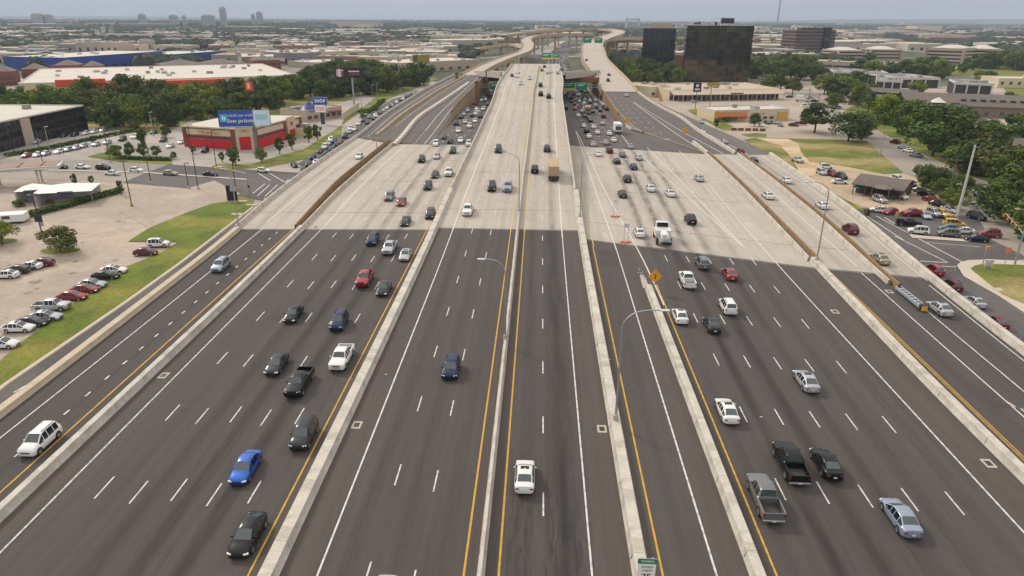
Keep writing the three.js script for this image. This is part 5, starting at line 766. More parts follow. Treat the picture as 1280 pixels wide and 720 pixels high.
// traffic signals at the right junction
{
  const p = onH(1268, 331, 0), o = thing('traffic_signal', 'traffic signal mast arm with tan backplated heads over the side street', 'traffic signal'); o.position.copy(p); const steel = std(0.38, 0.38, 0.37, 0.5, { metalness: 0.5 });
  mesh('pole', cyl(0.2, 0.15, 10.5), steel, o); const d = onH(1231, 287, 0).sub(p).setY(0).normalize();
  mesh('mast_arm', tube([[0, 6.2, 0], [d.x * 4, 6.5, d.z * 4], [d.x * 14, 6.7, d.z * 14]], 0.1), steel, o);
  for (let k = 0; k < 4; k++) { const q = 4 + k * 3.1; const hd = mesh('signal_head', new RoundedBoxGeometry(1.35, 0.55, 0.3, 2, 0.05).translate(d.x * q, 6.5, d.z * q), std(0.42, 0.22, 0.05, 0.7), o); mesh('lens_strip', box(0.9, 0.3, 0.32, d.x * q, 6.5, d.z * q), M.black, hd); }
  panel('street_sign', 2.0, 0.6, 0.06, textMat(200, 60, '#0f6e62', [{ rect: [20, 24, 160, 10], c: '#bfe0d8' }]), o, 0.1, 5.9, 0.4); mesh('luminaire_arm', tube([[0, 10.2, 0], [-1, 11, 0.2], [-2.4, 11.2, 0.4]], 0.06), steel, o); mesh('luminaire', new RoundedBoxGeometry(0.8, 0.15, 0.3, 2, 0.05).translate(-2.7, 11.2, 0.4), M.white, o);
  const q = onH(1228, 331, 0), b = thing('pedestrian_signal', 'pale pedestrian signal post with yellow cap on the corner island', 'signal'); b.position.copy(q); mesh('post', cyl(0.1, 0.09, 3.4), steel, b); mesh('signal_head', new RoundedBoxGeometry(0.7, 0.8, 0.4, 2, 0.06).translate(0.2, 3.4, 0), M.yellow, b);
  const r = onH(1234, 337, 0), c = thing('control_cabinet', 'white traffic control board standing on the corner island', 'cabinet'); c.position.copy(r); mesh('cabinet', new RoundedBoxGeometry(1.5, 1.3, 0.4, 2, 0.05).translate(0, 1.35, 0), M.white, c); mesh('stand', box(0.9, 0.75, 0.3, 0, 0.38, 0), M.steel, c);
  const u = onH(1255, 333, 0), a = thing('orange_marker', 'orange square warning board by the signal mast', 'road sign'); a.position.copy(u); mesh('post', cyl(0.05, 0.05, 3), steel, a); mesh('plate', box(0.9, 1.1, 0.05, 0, 3.3, 0.05), M.orange, a);
  const g = onH(1118, 283, 0), ys = thing('pedestrian_signal', 'yellow signal post on the cross street kerb by the black pickup', 'signal'); ys.position.copy(g); mesh('post', cyl(0.08, 0.08, 2.8), steel, ys); mesh('signal_head', box(0.5, 0.9, 0.4, 0, 2.9, 0), M.yellow, ys);
}
// left junction signal
{ const p = onH(312, 247, 0), o = thing('traffic_signal', 'slim traffic signal post at the frontage corner below the collector bridge', 'traffic signal'); o.position.copy(p); mesh('pole', cyl(0.16, 0.12, 8), M.steel, o); mesh('mast_arm', tube([[0, 6.4, 0], [-5, 6.8, -2], [-10, 6.9, -4]], 0.08), M.steel, o); for (const k of [5, 9]) mesh('signal_head', new RoundedBoxGeometry(0.5, 1.2, 0.35, 2, 0.05).translate(-k, 6.5, -k * 0.4), M.yellow, o); mesh('walk_signal', new RoundedBoxGeometry(0.5, 0.6, 0.35, 2, 0.05).translate(0.2, 3, 0.1), M.dark, o); }
// ---------------------------------------------------------------- buildings
const glassM = M.glassDark, winM = new THREE.MeshPhysicalMaterial({ roughness: 0.12, clearcoat: 1 }); winM.color.setRGB(0.03, 0.035, 0.04);
const bronze = new THREE.MeshPhysicalMaterial({ roughness: 0.05, metalness: 0.8 }); bronze.color.setRGB(0.075, 0.065, 0.045); const tints = [[0.075, 0.065, 0.045], [0.06, 0.065, 0.045], [0.11, 0.09, 0.055], [0.045, 0.045, 0.04], [0.085, 0.065, 0.05]].map(c => { const m = bronze.clone(); m.color.setRGB(...c); return m; });
const navyGlass = new THREE.MeshPhysicalMaterial({ roughness: 0.05, metalness: 0.7 }); navyGlass.color.setRGB(0.05, 0.055, 0.07);
// rectangular building: front base corners at two pixels on the ground, depth away from the camera and height in metres. Local axes: x along the front, z out of the front
function block(name, label, cat, A, B, depth, height, wallM, roofM, opt = {}) {
  const a = onH(A[0], A[1], 0), b = onH(B[0], B[1], 0), d = b.clone().sub(a), w = d.length(), o = thing(name, label, cat, opt.group); o.position.copy(a.clone().add(b).multiplyScalar(0.5)); o.rotation.y = Math.atan2(-d.z, d.x);
  mesh('wall', metreUV(box(w, height, depth, 0, height / 2, -depth / 2)), wallM, o);
  const pt = 0.4, ph = opt.parapet ?? 0.7; const roof = mesh('roof', metreUV(box(w - 2 * pt, 0.12, depth - 2 * pt, 0, height + 0.06, -depth / 2)), roofM, o);
  if (ph) mesh('parapet', metreUV(join([box(w, ph, pt, 0, height + ph / 2, -pt / 2), box(w, ph, pt, 0, height + ph / 2, -depth + pt / 2), box(pt, ph, depth - 2 * pt, -w / 2 + pt / 2, height + ph / 2, -depth / 2), box(pt, ph, depth - 2 * pt, w / 2 - pt / 2, height + ph / 2, -depth / 2)])), opt.parM || wallM, o);
  for (let k = 0; k < (opt.units || 0); k++) mesh('rooftop_unit', box(rr(1.5, 4), rr(0.9, 1.8), rr(1.5, 3), rr(-w * 0.42, w * 0.42), height + 0.9, -rr(depth * 0.15, depth * 0.85)), pick([M.roofWhite, M.roofGrey, M.steel]), roof);
  const { bands = 0, bh = 1.5, y0 = 1.2, gap = 3.6, wm = winM, wins = 0, ww = 2, inset = 0.03, side = true } = opt;
  for (let f = 0; f < bands; f++) { mesh('window_band', box(w * 0.96, bh, 0.1, 0, y0 + f * gap + bh / 2, inset), wm, o); if (side) for (const s of [-1, 1]) mesh('window_band', box(0.1, bh, depth * 0.94, s * (w / 2 + inset), y0 + f * gap + bh / 2, -depth / 2), wm, o); }
  for (let k = 0; k < wins; k++) { const n = Math.max(1, opt.floors || 1); for (let f = 0; f < n; f++) { const q = mesh('window', box(ww, bh, 0.08, -w / 2 + (k + 0.5) * w / wins, y0 + f * gap + bh / 2, inset), wm, o); mesh('sill', box(ww + 0.2, 0.1, 0.2, -w / 2 + (k + 0.5) * w / wins, y0 + f * gap - 0.05, inset + 0.03), wallM, q); } }
  o.userData.w = w; return o;
}
const add = (o, name, g, m) => mesh(name, g, m, o);
// pharmacy with chamfered corner entrance
{
  const P = [[232, 183], [296, 187.5], [320, 186.5], [378, 168.5]].map(q => onH(...q, 0)); const dir = P[3].clone().sub(P[2]); const back = P[0].clone().add(dir.clone().multiplyScalar(0.92));
  const o = thing('pharmacy_building', 'cream pharmacy store with red windows, brick piers and corner entrance', 'building'); const H = 7.2;
  const foot = [P[0], P[1], P[2], P[3], back], sh = new THREE.Shape(foot.map(p => new THREE.Vector2(p.x, -p.z)));
  const ex = (h, y) => { const g = new THREE.ExtrudeGeometry(sh, { depth: h, bevelEnabled: false }); g.rotateX(-Math.PI / 2); g.translate(0, y, 0); return metreUV(g); };
  mesh('wall', ex(H, 0), M.cream, o);
  { const sh2 = new THREE.Shape(foot.map(p => { const c = foot.reduce((s, q) => s.add(q), new THREE.Vector3()).multiplyScalar(0.2); const q = p.clone().lerp(c, 0.03); return new THREE.Vector2(q.x, -q.z); })); const g = new THREE.ExtrudeGeometry(sh2, { depth: 0.3, bevelEnabled: false }); g.rotateX(-Math.PI / 2); g.translate(0, H, 0); mesh('roof', metreUV(g), M.roofWhite, o); }
  const redGlass = new THREE.MeshPhysicalMaterial({ roughness: 0.45 }); redGlass.color.setRGB(0.60, 0.010, 0.014);
  const wallRun = (A, B, n, entrance) => {
    const d = B.clone().sub(A), w = d.length(), r = new THREE.Group(); r.name = 'facade'; o.add(r); r.position.copy(A.clone().add(B).multiplyScalar(0.5)); r.rotation.y = Math.atan2(-d.z, d.x);
    mesh('cornice', box(w + 0.3, 0.5, 0.5, 0, H + 0.1, 0.1), M.cream, r); mesh('cornice_stripe', box(w + 0.2, 0.22, 0.2, 0, H - 0.4, 0.12), M.brick, r);
    if (entrance) { mesh('portal', box(w * 0.86, H + 0.9, 0.5, 0, (H + 0.9) / 2, 0.2), M.cream, r); mesh('entrance_glass', box(w * 0.6, 4.6, 0.1, 0, 2.3, 0.5), redGlass, r); mesh('door', box(2.4, 2.5, 0.12, 0, 1.25, 0.53), M.red, r); const c = new THREE.PlaneGeometry(w * 0.62, 1.2); c.translate(0, H - 0.6, 0.47); mesh('sign_letters', c, textMat(256, 96, '#c9b083', [{ t: 'CVS', x: 128, y: 50, s: 70, b: 1, c: '#a01018' }]), r); return r; }
    mesh('red_base', box(w - 0.1, 0.4, 0.2, 0, 0.2, 0.08), M.red, r); mesh('red_header', box(w - 0.1, 0.3, 0.16, 0, 4.4, 0.09), M.red, r);
    for (let i = 0; i < n; i++) { const x = -w / 2 + (i + 0.5) * w / n, ww = w / n * 0.95; const g = mesh('display_window', box(ww, 2.9, 0.1, x, 1.75, 0.1), redGlass, r); mesh('transom', box(ww, 0.9, 0.1, x, 3.75, 0.09), std(0.10, 0.06, 0.07, 0.2), g); }
    for (const x of [-w / 2 + 0.7, w / 2 - 0.7]) mesh('brick_pier', metreUV(box(1.5, H - 0.6, 0.5, x, (H - 0.6) / 2, 0.15)), M.brick, r);
    return r;
  };
  const f1 = wallRun(P[0], P[1], 7), t = new THREE.PlaneGeometry(10, 1.5); t.translate(0, 5.6, 0.1); mesh('sign_letters', t, textMat(640, 96, '#cdb488', [{ t: 'CVS', x: 150, y: 50, s: 84, b: 1, c: '#a01018' }, { t: 'pharmacy', x: 420, y: 50, s: 70, b: 1, c: '#a01018' }]), f1);
  wallRun(P[1], P[2], 0, true);
  const f2 = wallRun(P[2], P[3], 5); mesh('brick_pier', metreUV(box(1.2, H - 0.6, 0.5, 4, (H - 0.6) / 2, 0.15)), M.brick, f2); mesh('tower_panel', box(6, H + 1.0, 0.5, 8.5, (H + 1) / 2, 0.2), M.cream, f2); mesh('sign_mark', box(1.4, 1.4, 0.1, 8.5, 5.6, 0.5), M.red, f2); mesh('drive_window', box(4, 2.4, 0.1, 8.5, 2.2, 0.5), redGlass, f2);
}
// dark glass office on the far left
{
  const o = block('office_building', 'low dark glass office with a pale flat roof beside the lots', 'building', [-90, 214], [111, 162], 46, 9.5, navyGlass, M.roofWhite, { parapet: 0.5, parM: M.roofWhite, units: 7 });
  const w = o.userData.w; for (let k = 0; k < 34; k++) mesh('mullion', box(0.12, 9.2, 0.14, -w / 2 + (k + 0.5) * w / 34, 4.6, 0.08), M.dark, o); for (const y of [3.2, 6.3]) mesh('spandrel', box(w, 0.9, 0.1, 0, y, 0.04), std(0.03, 0.025, 0.022, 0.4), o); mesh('tan_panel', box(5, 9.3, 0.3, w * 0.06, 4.65, 0.16), M.roofTan, o);
}
// white tents and canopy of the dealership
for (const [px, py, w, d, h, l] of [[88, 252, 13, 9, 3.4, 'long white sales tent behind the clipped hedge'], [46, 251, 7, 6, 3.2, 'small white canopy tent by the long white tent'], [16, 278, 6, 3.5, 2.2, 'white box trailer beside the hedge end']]) {
  const p = onH(px, py, 0), o = thing(py > 270 ? 'box_trailer' : 'canopy_tent', l, py > 270 ? 'trailer' : 'tent', 'white dealership tents'); o.position.copy(p); o.rotation.y = 0.33; const wm = std(0.72, 0.71, 0.68, 0.7);
  if (py > 270) { mesh('box', new RoundedBoxGeometry(w, h - 0.5, d, 2, 0.1).translate(0, 0.5 + (h - 0.5) / 2, 0), wm, o); for (const x of [-1.6, 1.6]) for (const z of [-1.5, 1.5]) bigWheel(o, x, 0.35, z, 0.35).rotation.y = Math.PI / 2; mesh('window', box(1.6, 0.7, 0.06, -0.5, 1.6, d / 2 + 0.01), winM, o); continue; }
  const g = new THREE.ConeGeometry(Math.SQRT1_2, 1, 4, 1); g.rotateY(Math.PI / 4); g.scale(w, h * 0.4, d); g.translate(0, h + h * 0.2, 0); mesh('canopy', g, wm, o); for (const x of [-1, 1]) for (const z of [-1, 1]) mesh('post', cyl(0.07, 0.07, h, x * w * 0.48, 0, z * d * 0.48, 6), M.steel, o); mesh('back_wall', box(w * 0.95, h * 0.9, 0.08, 0, h * 0.45, -d * 0.46), wm, o); mesh('side_wall', box(0.08, h * 0.9, d * 0.9, -w * 0.47, h * 0.45, 0), wm, o); mesh('banner', box(3.4, 1.1, 0.06, w * 0.05, h * 0.9, d * 0.49), std(0.04, 0.04, 0.07, 0.6), o); mesh('counter', box(w * 0.5, 1.0, 1.2, 0, 0.5, 0), std(0.3, 0.28, 0.26, 0.7), o);
}
{ // curved white fuel canopy edge at the far left
  const p = onH(20, 232, 0), o = thing('fuel_canopy', 'long white canopy with tan deck at the street corner', 'canopy'); o.position.copy(p); o.rotation.y = 0.42;
  mesh('deck', new RoundedBoxGeometry(30, 0.9, 8, 2, 0.2).translate(-3, 5.0, 0), M.white, o); mesh('roof', metreUV(box(28.6, 0.1, 6.8, -3, 5.52, 0)), std(0.30, 0.20, 0.15, 0.9), o); for (const x of [-13, -4, 6]) for (const z of [-2, 2]) mesh('column', cyl(0.25, 0.25, 4.6, x, 0, z), M.white, o);
  for (let k = 0; k < 5; k++) mesh('roof_beam', box(0.3, 0.2, 6.6, -14 + k * 5.4, 5.6, 0), M.brick, o);
}
// restaurant with blue roof behind the pharmacy
{ const o = block('restaurant_building', 'tan restaurant with a blue gabled porch behind the pylon sign', 'building', [384, 153], [428, 145.5], 16, 4.4, M.roofTan, M.roofTan, { units: 3, wins: 6, ww: 2.6, bh: 1.6, y0: 1.0 }); const g = new THREE.CylinderGeometry(0.1, 4.6, 4.4, 4); g.rotateY(Math.PI / 4); g.translate(-6.5, 6.6, -3); mesh('blue_gable', g, std(0.03, 0.05, 0.2, 0.5), o); mesh('awning', box(7, 0.3, 1.8, 6, 3.2, 0.9), std(0.28, 0.06, 0.05, 0.7), o); mesh('white_panel', box(6, 1.2, 0.2, -1, 4.6, 0.15), M.white, o); }
block('retail_kiosk', 'low tan shop with a walled yard beside the queue', 'building', [386, 172.5], [398, 169], 9, 3, M.cream, M.roofTan, { units: 1, wins: 2, ww: 1.4, bh: 1.2 });
{ const o = thing('screen_wall', 'tan screen wall enclosing the yard behind the pylon sign', 'wall'); const a = onH(428, 150, 0), b = onH(449, 135, 0), d = b.clone().sub(a); o.position.copy(a.clone().add(b).multiplyScalar(0.5)); o.rotation.y = Math.atan2(-d.z, d.x); for (let k = 0; k < 8; k++) mesh('wall_panel', box(d.length() / 8 - 0.08, 3, 0.3, -d.length() / 2 + (k + 0.5) * d.length() / 8, 1.5, 0), M.cream, o); }
// orange-red store front and the vast cream roof behind it
{ const o = block('big_box_store', 'huge low store with a vast cream flat roof beyond the trees', 'building', [28, 127], [372, 113], 128, 9, M.cream, M.roofWhite, { units: 26, parapet: 0.6, parM: M.roofWhite }); const w = o.userData.w;
  for (const [x, ww, h] of [[-w * 0.30, 24, 12.5], [-w * 0.12, 46, 10.4], [w * 0.12, 26, 10.4]]) { mesh('orange_canopy', box(ww, 3.4, 5, x, h - 3.2, 2.5), std(0.62, 0.08, 0.03, 0.7), o); mesh('canopy_post', box(ww * 0.9, h - 5, 0.5, x, (h - 5) / 2, 4), M.cream, o); } for (let k = 0; k < 10; k++) mesh('yellow_awning', box(6, 1.6, 2, -w * 0.46 + k * 6.5, 4.5, 1), std(0.6, 0.40, 0.14, 0.7), o); }
block('warehouse_building', 'long low warehouse with a bright blue wall', 'building', [84, 90], [205, 79], 60, 11, std(0.012, 0.06, 0.26, 0.6), M.roofWhite, { parapet: 0.4, units: 6, wins: 10, ww: 6, bh: 3, y0: 0.4 });
block('warehouse_building', 'blue-walled warehouse wing stretching toward the tree line', 'building', [200, 80.5], [285, 73], 50, 8, std(0.012, 0.05, 0.22, 0.6), M.roofWhite, { parapet: 0.4, units: 5, wins: 8, ww: 6, bh: 2.5, y0: 0.4 });
for (const [A, B, d, h] of [[[-10, 108], [22, 107], 20, 9], [[30, 104], [62, 103], 20, 9], [[66, 98], [100, 97.5], 22, 9], [[104, 97], [128, 96.5], 22, 8], [[205, 94], [262, 92], 40, 7], [[262, 92], [312, 90], 40, 7], [[318, 88], [352, 87], 30, 8]]) { const o = block('brick_apartment', 'red brick apartment block behind the cream store roof', 'building', A, B, d, h, M.brick, M.shingle, { group: 'red brick blocks', wins: 6, floors: 2, ww: 2, bh: 1.5, gap: 3, parapet: 0.2 }); const w = o.userData.w; const g = new THREE.CylinderGeometry(1, d * 0.62, 3.4, 4, 1); g.rotateY(Math.PI / 4); g.scale(w / d * 0.95, 1, 1); g.translate(0, h + 1.9, -d / 2); mesh('hip_roof', metreUV(g), M.shingle, o); }
// strip mall and restaurant on the right
{ const o = block('strip_mall', 'long tan flat-roofed strip mall below the bronze glass tower', 'building', [836, 125.5], [973, 123.5], 44, 5.2, M.cream, M.roofTan, { units: 12 }); const w = o.userData.w; mesh('sloped_canopy', (() => { const g = box(w, 0.25, 7, 0, 0, 0); g.rotateX(0.3); g.translate(0, 4.6, 3.2); return metreUV(g); })(), M.roofTan, o); for (let k = 0; k < 12; k++) { const s = mesh('shop_window', box(w / 12 - 0.8, 2.6, 0.1, -w / 2 + (k + 0.5) * w / 12, 1.6, 0.06), winM, o); mesh('shop_door', box(1.1, 2.4, 0.12, -w / 2 + (k + 0.75) * w / 12, 1.25, 0.08), M.dark, s); } for (let k = 0; k < 13; k++) mesh('canopy_post', box(0.3, 3.6, 0.3, -w / 2 + 0.3 + k * (w - 0.6) / 12, 1.8, 6), M.cream, o); mesh('shop_sign', box(8, 0.7, 0.1, 4, 4.2, 6.9), M.brick, o); }
{ const o = block('side_block', 'tan end wing of the strip mall facing the highway', 'building', [812, 122], [837, 120], 30, 5.5, M.cream, M.roofTan, { units: 2, wins: 3, ww: 2.4, bh: 1.6 }); }
{ const o = block('restaurant_building', 'orange-fronted restaurant with a pale flat roof by the frontage road', 'building', [892, 152.5], [985, 150], 17, 4.6, M.cream, M.roofWhite, { units: 3, parM: M.white }); const w = o.userData.w; mesh('orange_front', box(w * 0.42, 3.4, 0.5, -w * 0.28, 2.9, 0.3), std(0.62, 0.27, 0.10, 0.75), o); mesh('awning', box(w * 0.40, 0.4, 1.6, -w * 0.28, 2.4, 1.2), std(0.45, 0.17, 0.06, 0.8), o); mesh('window', box(w * 0.12, 1.5, 0.1, -w * 0.26, 1.3, 0.56), std(0.2, 0.08, 0.05, 0.3), o); mesh('yellow_gable', box(w * 0.13, 3.9, 0.5, w * 0.41, 2.0, 0.3), std(0.60, 0.36, 0.09, 0.75), o); mesh('wall_sign', box(w * 0.18, 1.0, 0.1, w * 0.08, 3.2, 0.08), std(0.5, 0.35, 0.22, 0.7), o); for (let k = 0; k < 4; k++) mesh('window', box(2, 1.2, 0.1, w * (0.0 + k * 0.09), 1.4, 0.06), winM, o); }
for (let k = 0; k < 5; k++) { const p = onH(917 + k * 9, 163 + k * 0.2, 0), o = thing('planter_wall', 'brown brick planter pier at the restaurant driveway', 'planter', 'brick planter piers'); o.position.copy(p); mesh('brick_body', box(2.2, 1.1, 0.8, 0, 0.55, 0), M.brick, o); mesh('cap', box(2.4, 0.15, 1.0, 0, 1.17, 0), M.walk, o); }
// dark-roofed shed on the dirt lot
{
  const a = onH(1068, 243, 0), b = onH(1122, 252, 0), o = thing('shed_building', 'low shed with a dark shingle roof and open front porch on dirt lot', 'building'); const d = b.clone().sub(a); o.position.copy(a.clone().add(b).multiplyScalar(0.5)); o.rotation.y = Math.atan2(-d.z, d.x) + 0.06; const w = d.length() + 2, D = 13;
  mesh('wall', box(w * 0.9, 2.9, D * 0.75, 0, 1.45, -D * 0.55), std(0.10, 0.07, 0.055, 0.9), o);
  const rf = new THREE.BufferGeometry(); { const s = (z, y) => [[-w / 2, y, z], [w / 2, y, z]]; const rows = [s(0.6, 3.0), s(-D * 0.5, 4.7), s(-D - 0.4, 3.0)]; const g = grid(rows, (i, j, q) => [q[0], q[2]]); const g2 = grid(rows.map(r => r.map(q => [q[0], q[1] - 0.25, q[2]])).reverse(), (i, j, q) => [q[0], q[2]]); mesh('roof', join([g, g2, box(w, 0.26, 0.06, 0, 2.88, 0.63), box(w, 0.26, 0.06, 0, 2.88, -D - 0.43)]), M.shingle, o); }
  for (let k = 0; k < 5; k++) mesh('porch_post', box(0.18, 2.8, 0.18, -w * 0.45 + k * w * 0.225, 1.4, 0.3), M.wood, o); mesh('counter', box(w * 0.5, 1.1, 0.6, w * 0.1, 0.55, -0.6), std(0.08, 0.08, 0.08, 0.8), o); const gb = new THREE.CylinderGeometry(0.05, 2.6, 1.5, 3); gb.rotateX(Math.PI / 2); gb.scale(1.6, 1, 0.6); mesh('porch_gable', box(w * 0.36, 0.3, 3.4, w * 0.12, 3.3, 1.6), M.shingle, o); for (const x of [-0.04, 0.28]) mesh('porch_post', box(0.2, 3.2, 0.2, w * x, 1.6, 3.1), M.wood, o); mesh('board_sign', box(2.6, 0.9, 0.1, w * 0.12, 3.7, 3.3), M.walk, o);
  const t = onH(1071, 243, 0), u = thing('market_umbrella', 'green umbrella beside the dark-roofed shed', 'umbrella'); u.position.copy(t); mesh('pole', cyl(0.04, 0.04, 2.2), M.steel, u); const c = new THREE.ConeGeometry(1.7, 0.8, 8); c.translate(0, 2.4, 0); mesh('canopy', c, std(0.03, 0.24, 0.16, 0.7), u);
}
// church / school complex: dark roofs and white frames
for (const [A, B, d, h, l] of [[[1130, 143], [1320, 151], 28, 5, 'long brown shingle roofed hall with dormer row right of the trees'], [[1060, 131], [1135, 137], 22, 4.5, 'brown shingle roofed wing with a small white gable']]) { const o = block('hall_building', l, 'building', A, B, d, h, std(0.22, 0.17, 0.135, 0.9), M.shingle, { wins: 10, ww: 1.8, bh: 1.8, parapet: 0 }); const w = o.userData.w; const rows = [[1, h], [-d / 2, h + 4.6], [-d - 1, h]].map(([z, y]) => [[-w / 2 - 1, y + 0.2, z], [w / 2 + 1, y + 0.2, z]]); mesh('gable_roof', grid(rows, (i, j, q) => [q[0], q[2]]), M.shingle, o); for (let k = 0; k < 8; k++) mesh('dormer', box(2.2, 1.2, 1.6, -w * 0.1 + k * w * 0.065, h + 2.4, -d * 0.2), M.dark, o); const g = new THREE.CylinderGeometry(0.05, 4.4, 2.4, 4); g.rotateY(Math.PI / 4); g.translate(-w * 0.28, h + 2.6, -2); mesh('white_gable', g, std(0.6, 0.58, 0.54, 0.8), o); }
for (const [A, B, d, h, l] of [[[1092, 115], [1125, 116.5], 26, 7, 'flat-roofed building with white frame columns behind the shingle hall'], [[1190, 119], [1238, 121], 28, 7, 'flat-roofed wing with tall white frame columns'], [[1040, 101], [1108, 103], 40, 6, 'long flat grey roof behind the white-framed wings'], [[1120, 110], [1172, 110], 36, 6, 'low flat-roofed link with rooftop units']]) { const o = block('school_building', l, 'building', A, B, d, h, M.dark, M.roofGrey, { units: 9, parM: M.white, parapet: 1.1 }); const w = o.userData.w; mesh('white_fascia', box(w + 1, 1.2, 0.4, 0, h + 0.1, 0.4), M.white, o); for (let k = 0; k < 4; k++) mesh('frame_column', box(0.8, h, 0.8, -w / 2 + 0.4 + k * (w - 0.8) / 3, h / 2, 0.6), M.white, o); }
block('gym_building', 'tan hall with a pale flat roof by the playing field', 'building', [1246, 110], [1310, 111], 24, 6, M.cream, M.roofWhite, { wins: 6, ww: 2, bh: 2, y0: 2.4, units: 2 });
// small houses among the right-hand trees
for (const [A, B] of [[[1205, 178], [1240, 180]], [[1262, 200], [1300, 204]], [[1208, 170], [1228, 171]]]) { const o = block('house', 'small house with grey shingle roof among the right-hand trees', 'house', A, B, 12, 3.4, M.cream, M.shingle, { group: 'houses among the trees', wins: 3, ww: 1.4, bh: 1.4, parapet: 0 }); const w = o.userData.w; const rows = [[0.8, 3.4], [-6, 6.6], [-12.8, 3.4]].map(([z, y]) => [[-w / 2 - 0.6, y + 0.2, z], [w / 2 + 0.6, y + 0.2, z]]); mesh('gable_roof', grid(rows, (i, j, q) => [q[0], q[2]]), M.shingle, o); }
// glass towers
function tower(label, A, B, depth, floors, fh, glass, spandrel, roofBits) {
  const a = onH(...A, 0), b = onH(...B, 0), d = b.clone().sub(a), w = d.length(), o = thing('office_tower', label, 'building', undefined); o.position.copy(a.clone().add(b).multiplyScalar(0.5)); o.rotation.y = Math.atan2(-d.z, d.x); const H = floors * fh;
  mesh('core', box(w - 0.3, H, depth - 0.3, 0, H / 2, -depth / 2), M.roofGrey, o);
  for (let f = 0; f < floors; f++) { const n = Math.round(w / 4.6); for (let k = 0; k < n; k++) { const g = box(w / n - 0.07, fh * (spandrel ? 0.55 : 0.95), 0.12, -w / 2 + (k + 0.5) * w / n, (f + 0.5) * fh, 0); const m = mesh('glass_pane', g, glass === bronze ? tints[Math.floor(hash2(f * 3 + 1, (k / 3) | 0) * 3 + hash2(k, f) * 2) % 5] : glass, o); mesh('floor_line', box(w / n - 0.02, 0.28, 0.14, 0, fh * 0.5, 0.01), spandrel || M.dark, m); m.geometry.translate(w / 2 - (k + 0.5) * w / n, -(f + 0.5) * fh, 0); m.position.set(-w / 2 + (k + 0.5) * w / n, (f + 0.5) * fh, 0); m.rotation.x = (hash2(k * 3 + 1, f * 5 + 2) - 0.5) * 0.012; m.rotation.y = (hash2(k * 7 + 3, f * 11 + 1) - 0.5) * 0.008; }
    for (const s of [-1, 1]) mesh('glass_band', box(0.12, fh * (spandrel ? 0.55 : 0.95), depth, s * w / 2, (f + 0.5) * fh, -depth / 2), glass, o); if (spandrel) mesh('spandrel', box(w + 0.5, fh * 0.42, depth + 0.5, 0, f * fh + fh * 0.02 + fh, -depth / 2), spandrel, o); }
  const roof = mesh('roof', box(w - 0.6, 0.3, depth - 0.6, 0, H + 0.15, -depth / 2), M.roofGrey, o); roofBits(o, roof, w, H, depth); return o;
}
tower('bronze mirrored office tower with white antennas on its roof', [853, 102.2], [934, 104], 34, 10, 3.95, bronze, null, (o, r, w, H, d) => { mesh('penthouse', box(9, 5, 7, w * 0.11, H + 2.8, -d * 0.3), std(0.02, 0.022, 0.03, 0.4), r); mesh('penthouse_base', box(9.4, 1.4, 7.4, w * 0.11, H + 0.9, -d * 0.3), M.white, r); for (let k = 0; k < 7; k++) { mesh('antenna', cyl(0.12, 0.06, rr(5, 9), -w * 0.14 + k * w * 0.055, H, -d * rr(0.2, 0.6), 5), M.white, r); } for (let k = 0; k < 8; k++) mesh('rooftop_unit', box(rr(1.5, 3.5), rr(1.5, 3), 2, -w * 0.42 + k * 2.4, H + 1.3, -d * rr(0.15, 0.5)), pick([M.white, M.dark, M.steel]), r); mesh('white_parapet', box(w * 0.32, 0.7, 0.5, -w * 0.34, H + 0.5, -0.4), M.white, r); });
tower('dark navy glass office tower with a tan rooftop block', [801, 87.4], [841, 88.4], 26, 9, 4.0, navyGlass, null, (o, r, w, H, d) => { mesh('penthouse', box(w * 0.55, 4.5, 12, 1, H + 2.4, -d * 0.4), M.roofTan, r); for (let k = 0; k < 3; k++) mesh('rooftop_unit', box(3, 2, 3, -w * 0.3 + k * 5, H + 1.2, -d * 0.75), M.roofTan, r); mesh('side_annex', box(9, 13, 20, w / 2 + 5.5, 6.5, -d / 2), M.brick, o); });
tower('purple-brown banded office block with dark window strips', [991, 71], [1040, 71], 36, 8, 3.9, winM, std(0.16, 0.085, 0.085, 0.7), (o, r, w, H, d) => { mesh('stair_core', box(8, H + 4, 8, w * 0.26, (H + 4) / 2, 0.2), navyGlass, o); mesh('penthouse', box(w * 0.5, 3, 14, -2, H + 1.8, -d * 0.4), M.dark, r); });
// tan offices at mid distance right
for (const [A, B, d, h, fl, l] of [[[1048, 76], [1078, 76], 40, 11, 3, 'cream office block with slanted corner left of the tan office row'], [[1088, 74], [1124, 74.5], 40, 11, 3, 'cream office block with hipped pale roof'], [[1156, 79], [1200, 81], 44, 16, 4, 'tan office block with four strips of windows'], [[1210, 79], [1248, 80], 44, 15, 4, 'tan office block at the field edge'], [[1005, 84], [1040, 85], 30, 6, 1, 'low cream building among the trees'], [[1040, 85.5], [1090, 87], 30, 6, 1, 'low cream building with a colonnade'], [[1108, 86], [1130, 86], 20, 5, 1, 'small cream building among the trees']]) { const o = block('office_building', l, 'building', A, B, d, h, M.roofTan, M.roofTan, { bands: fl, bh: 1.6, y0: 1.2, gap: 3.6, units: 4, parapet: 0.5 }); const w = o.userData.w; if (h > 8) { const g = new THREE.CylinderGeometry(6, 20, 3, 4); g.rotateY(Math.PI / 4); g.scale(w / 34, 1, d / 34); g.translate(0, h + 1.9, -d / 2); mesh('hipped_roof', metreUV(g), M.roofWhite, o); for (const s of [-1, 1]) { const bt = box(2, h * 1.06, 3, s * (w / 2 + 1.4), h * 0.5, 0.5); mesh('buttress', bt, M.roofTan, o); } } }
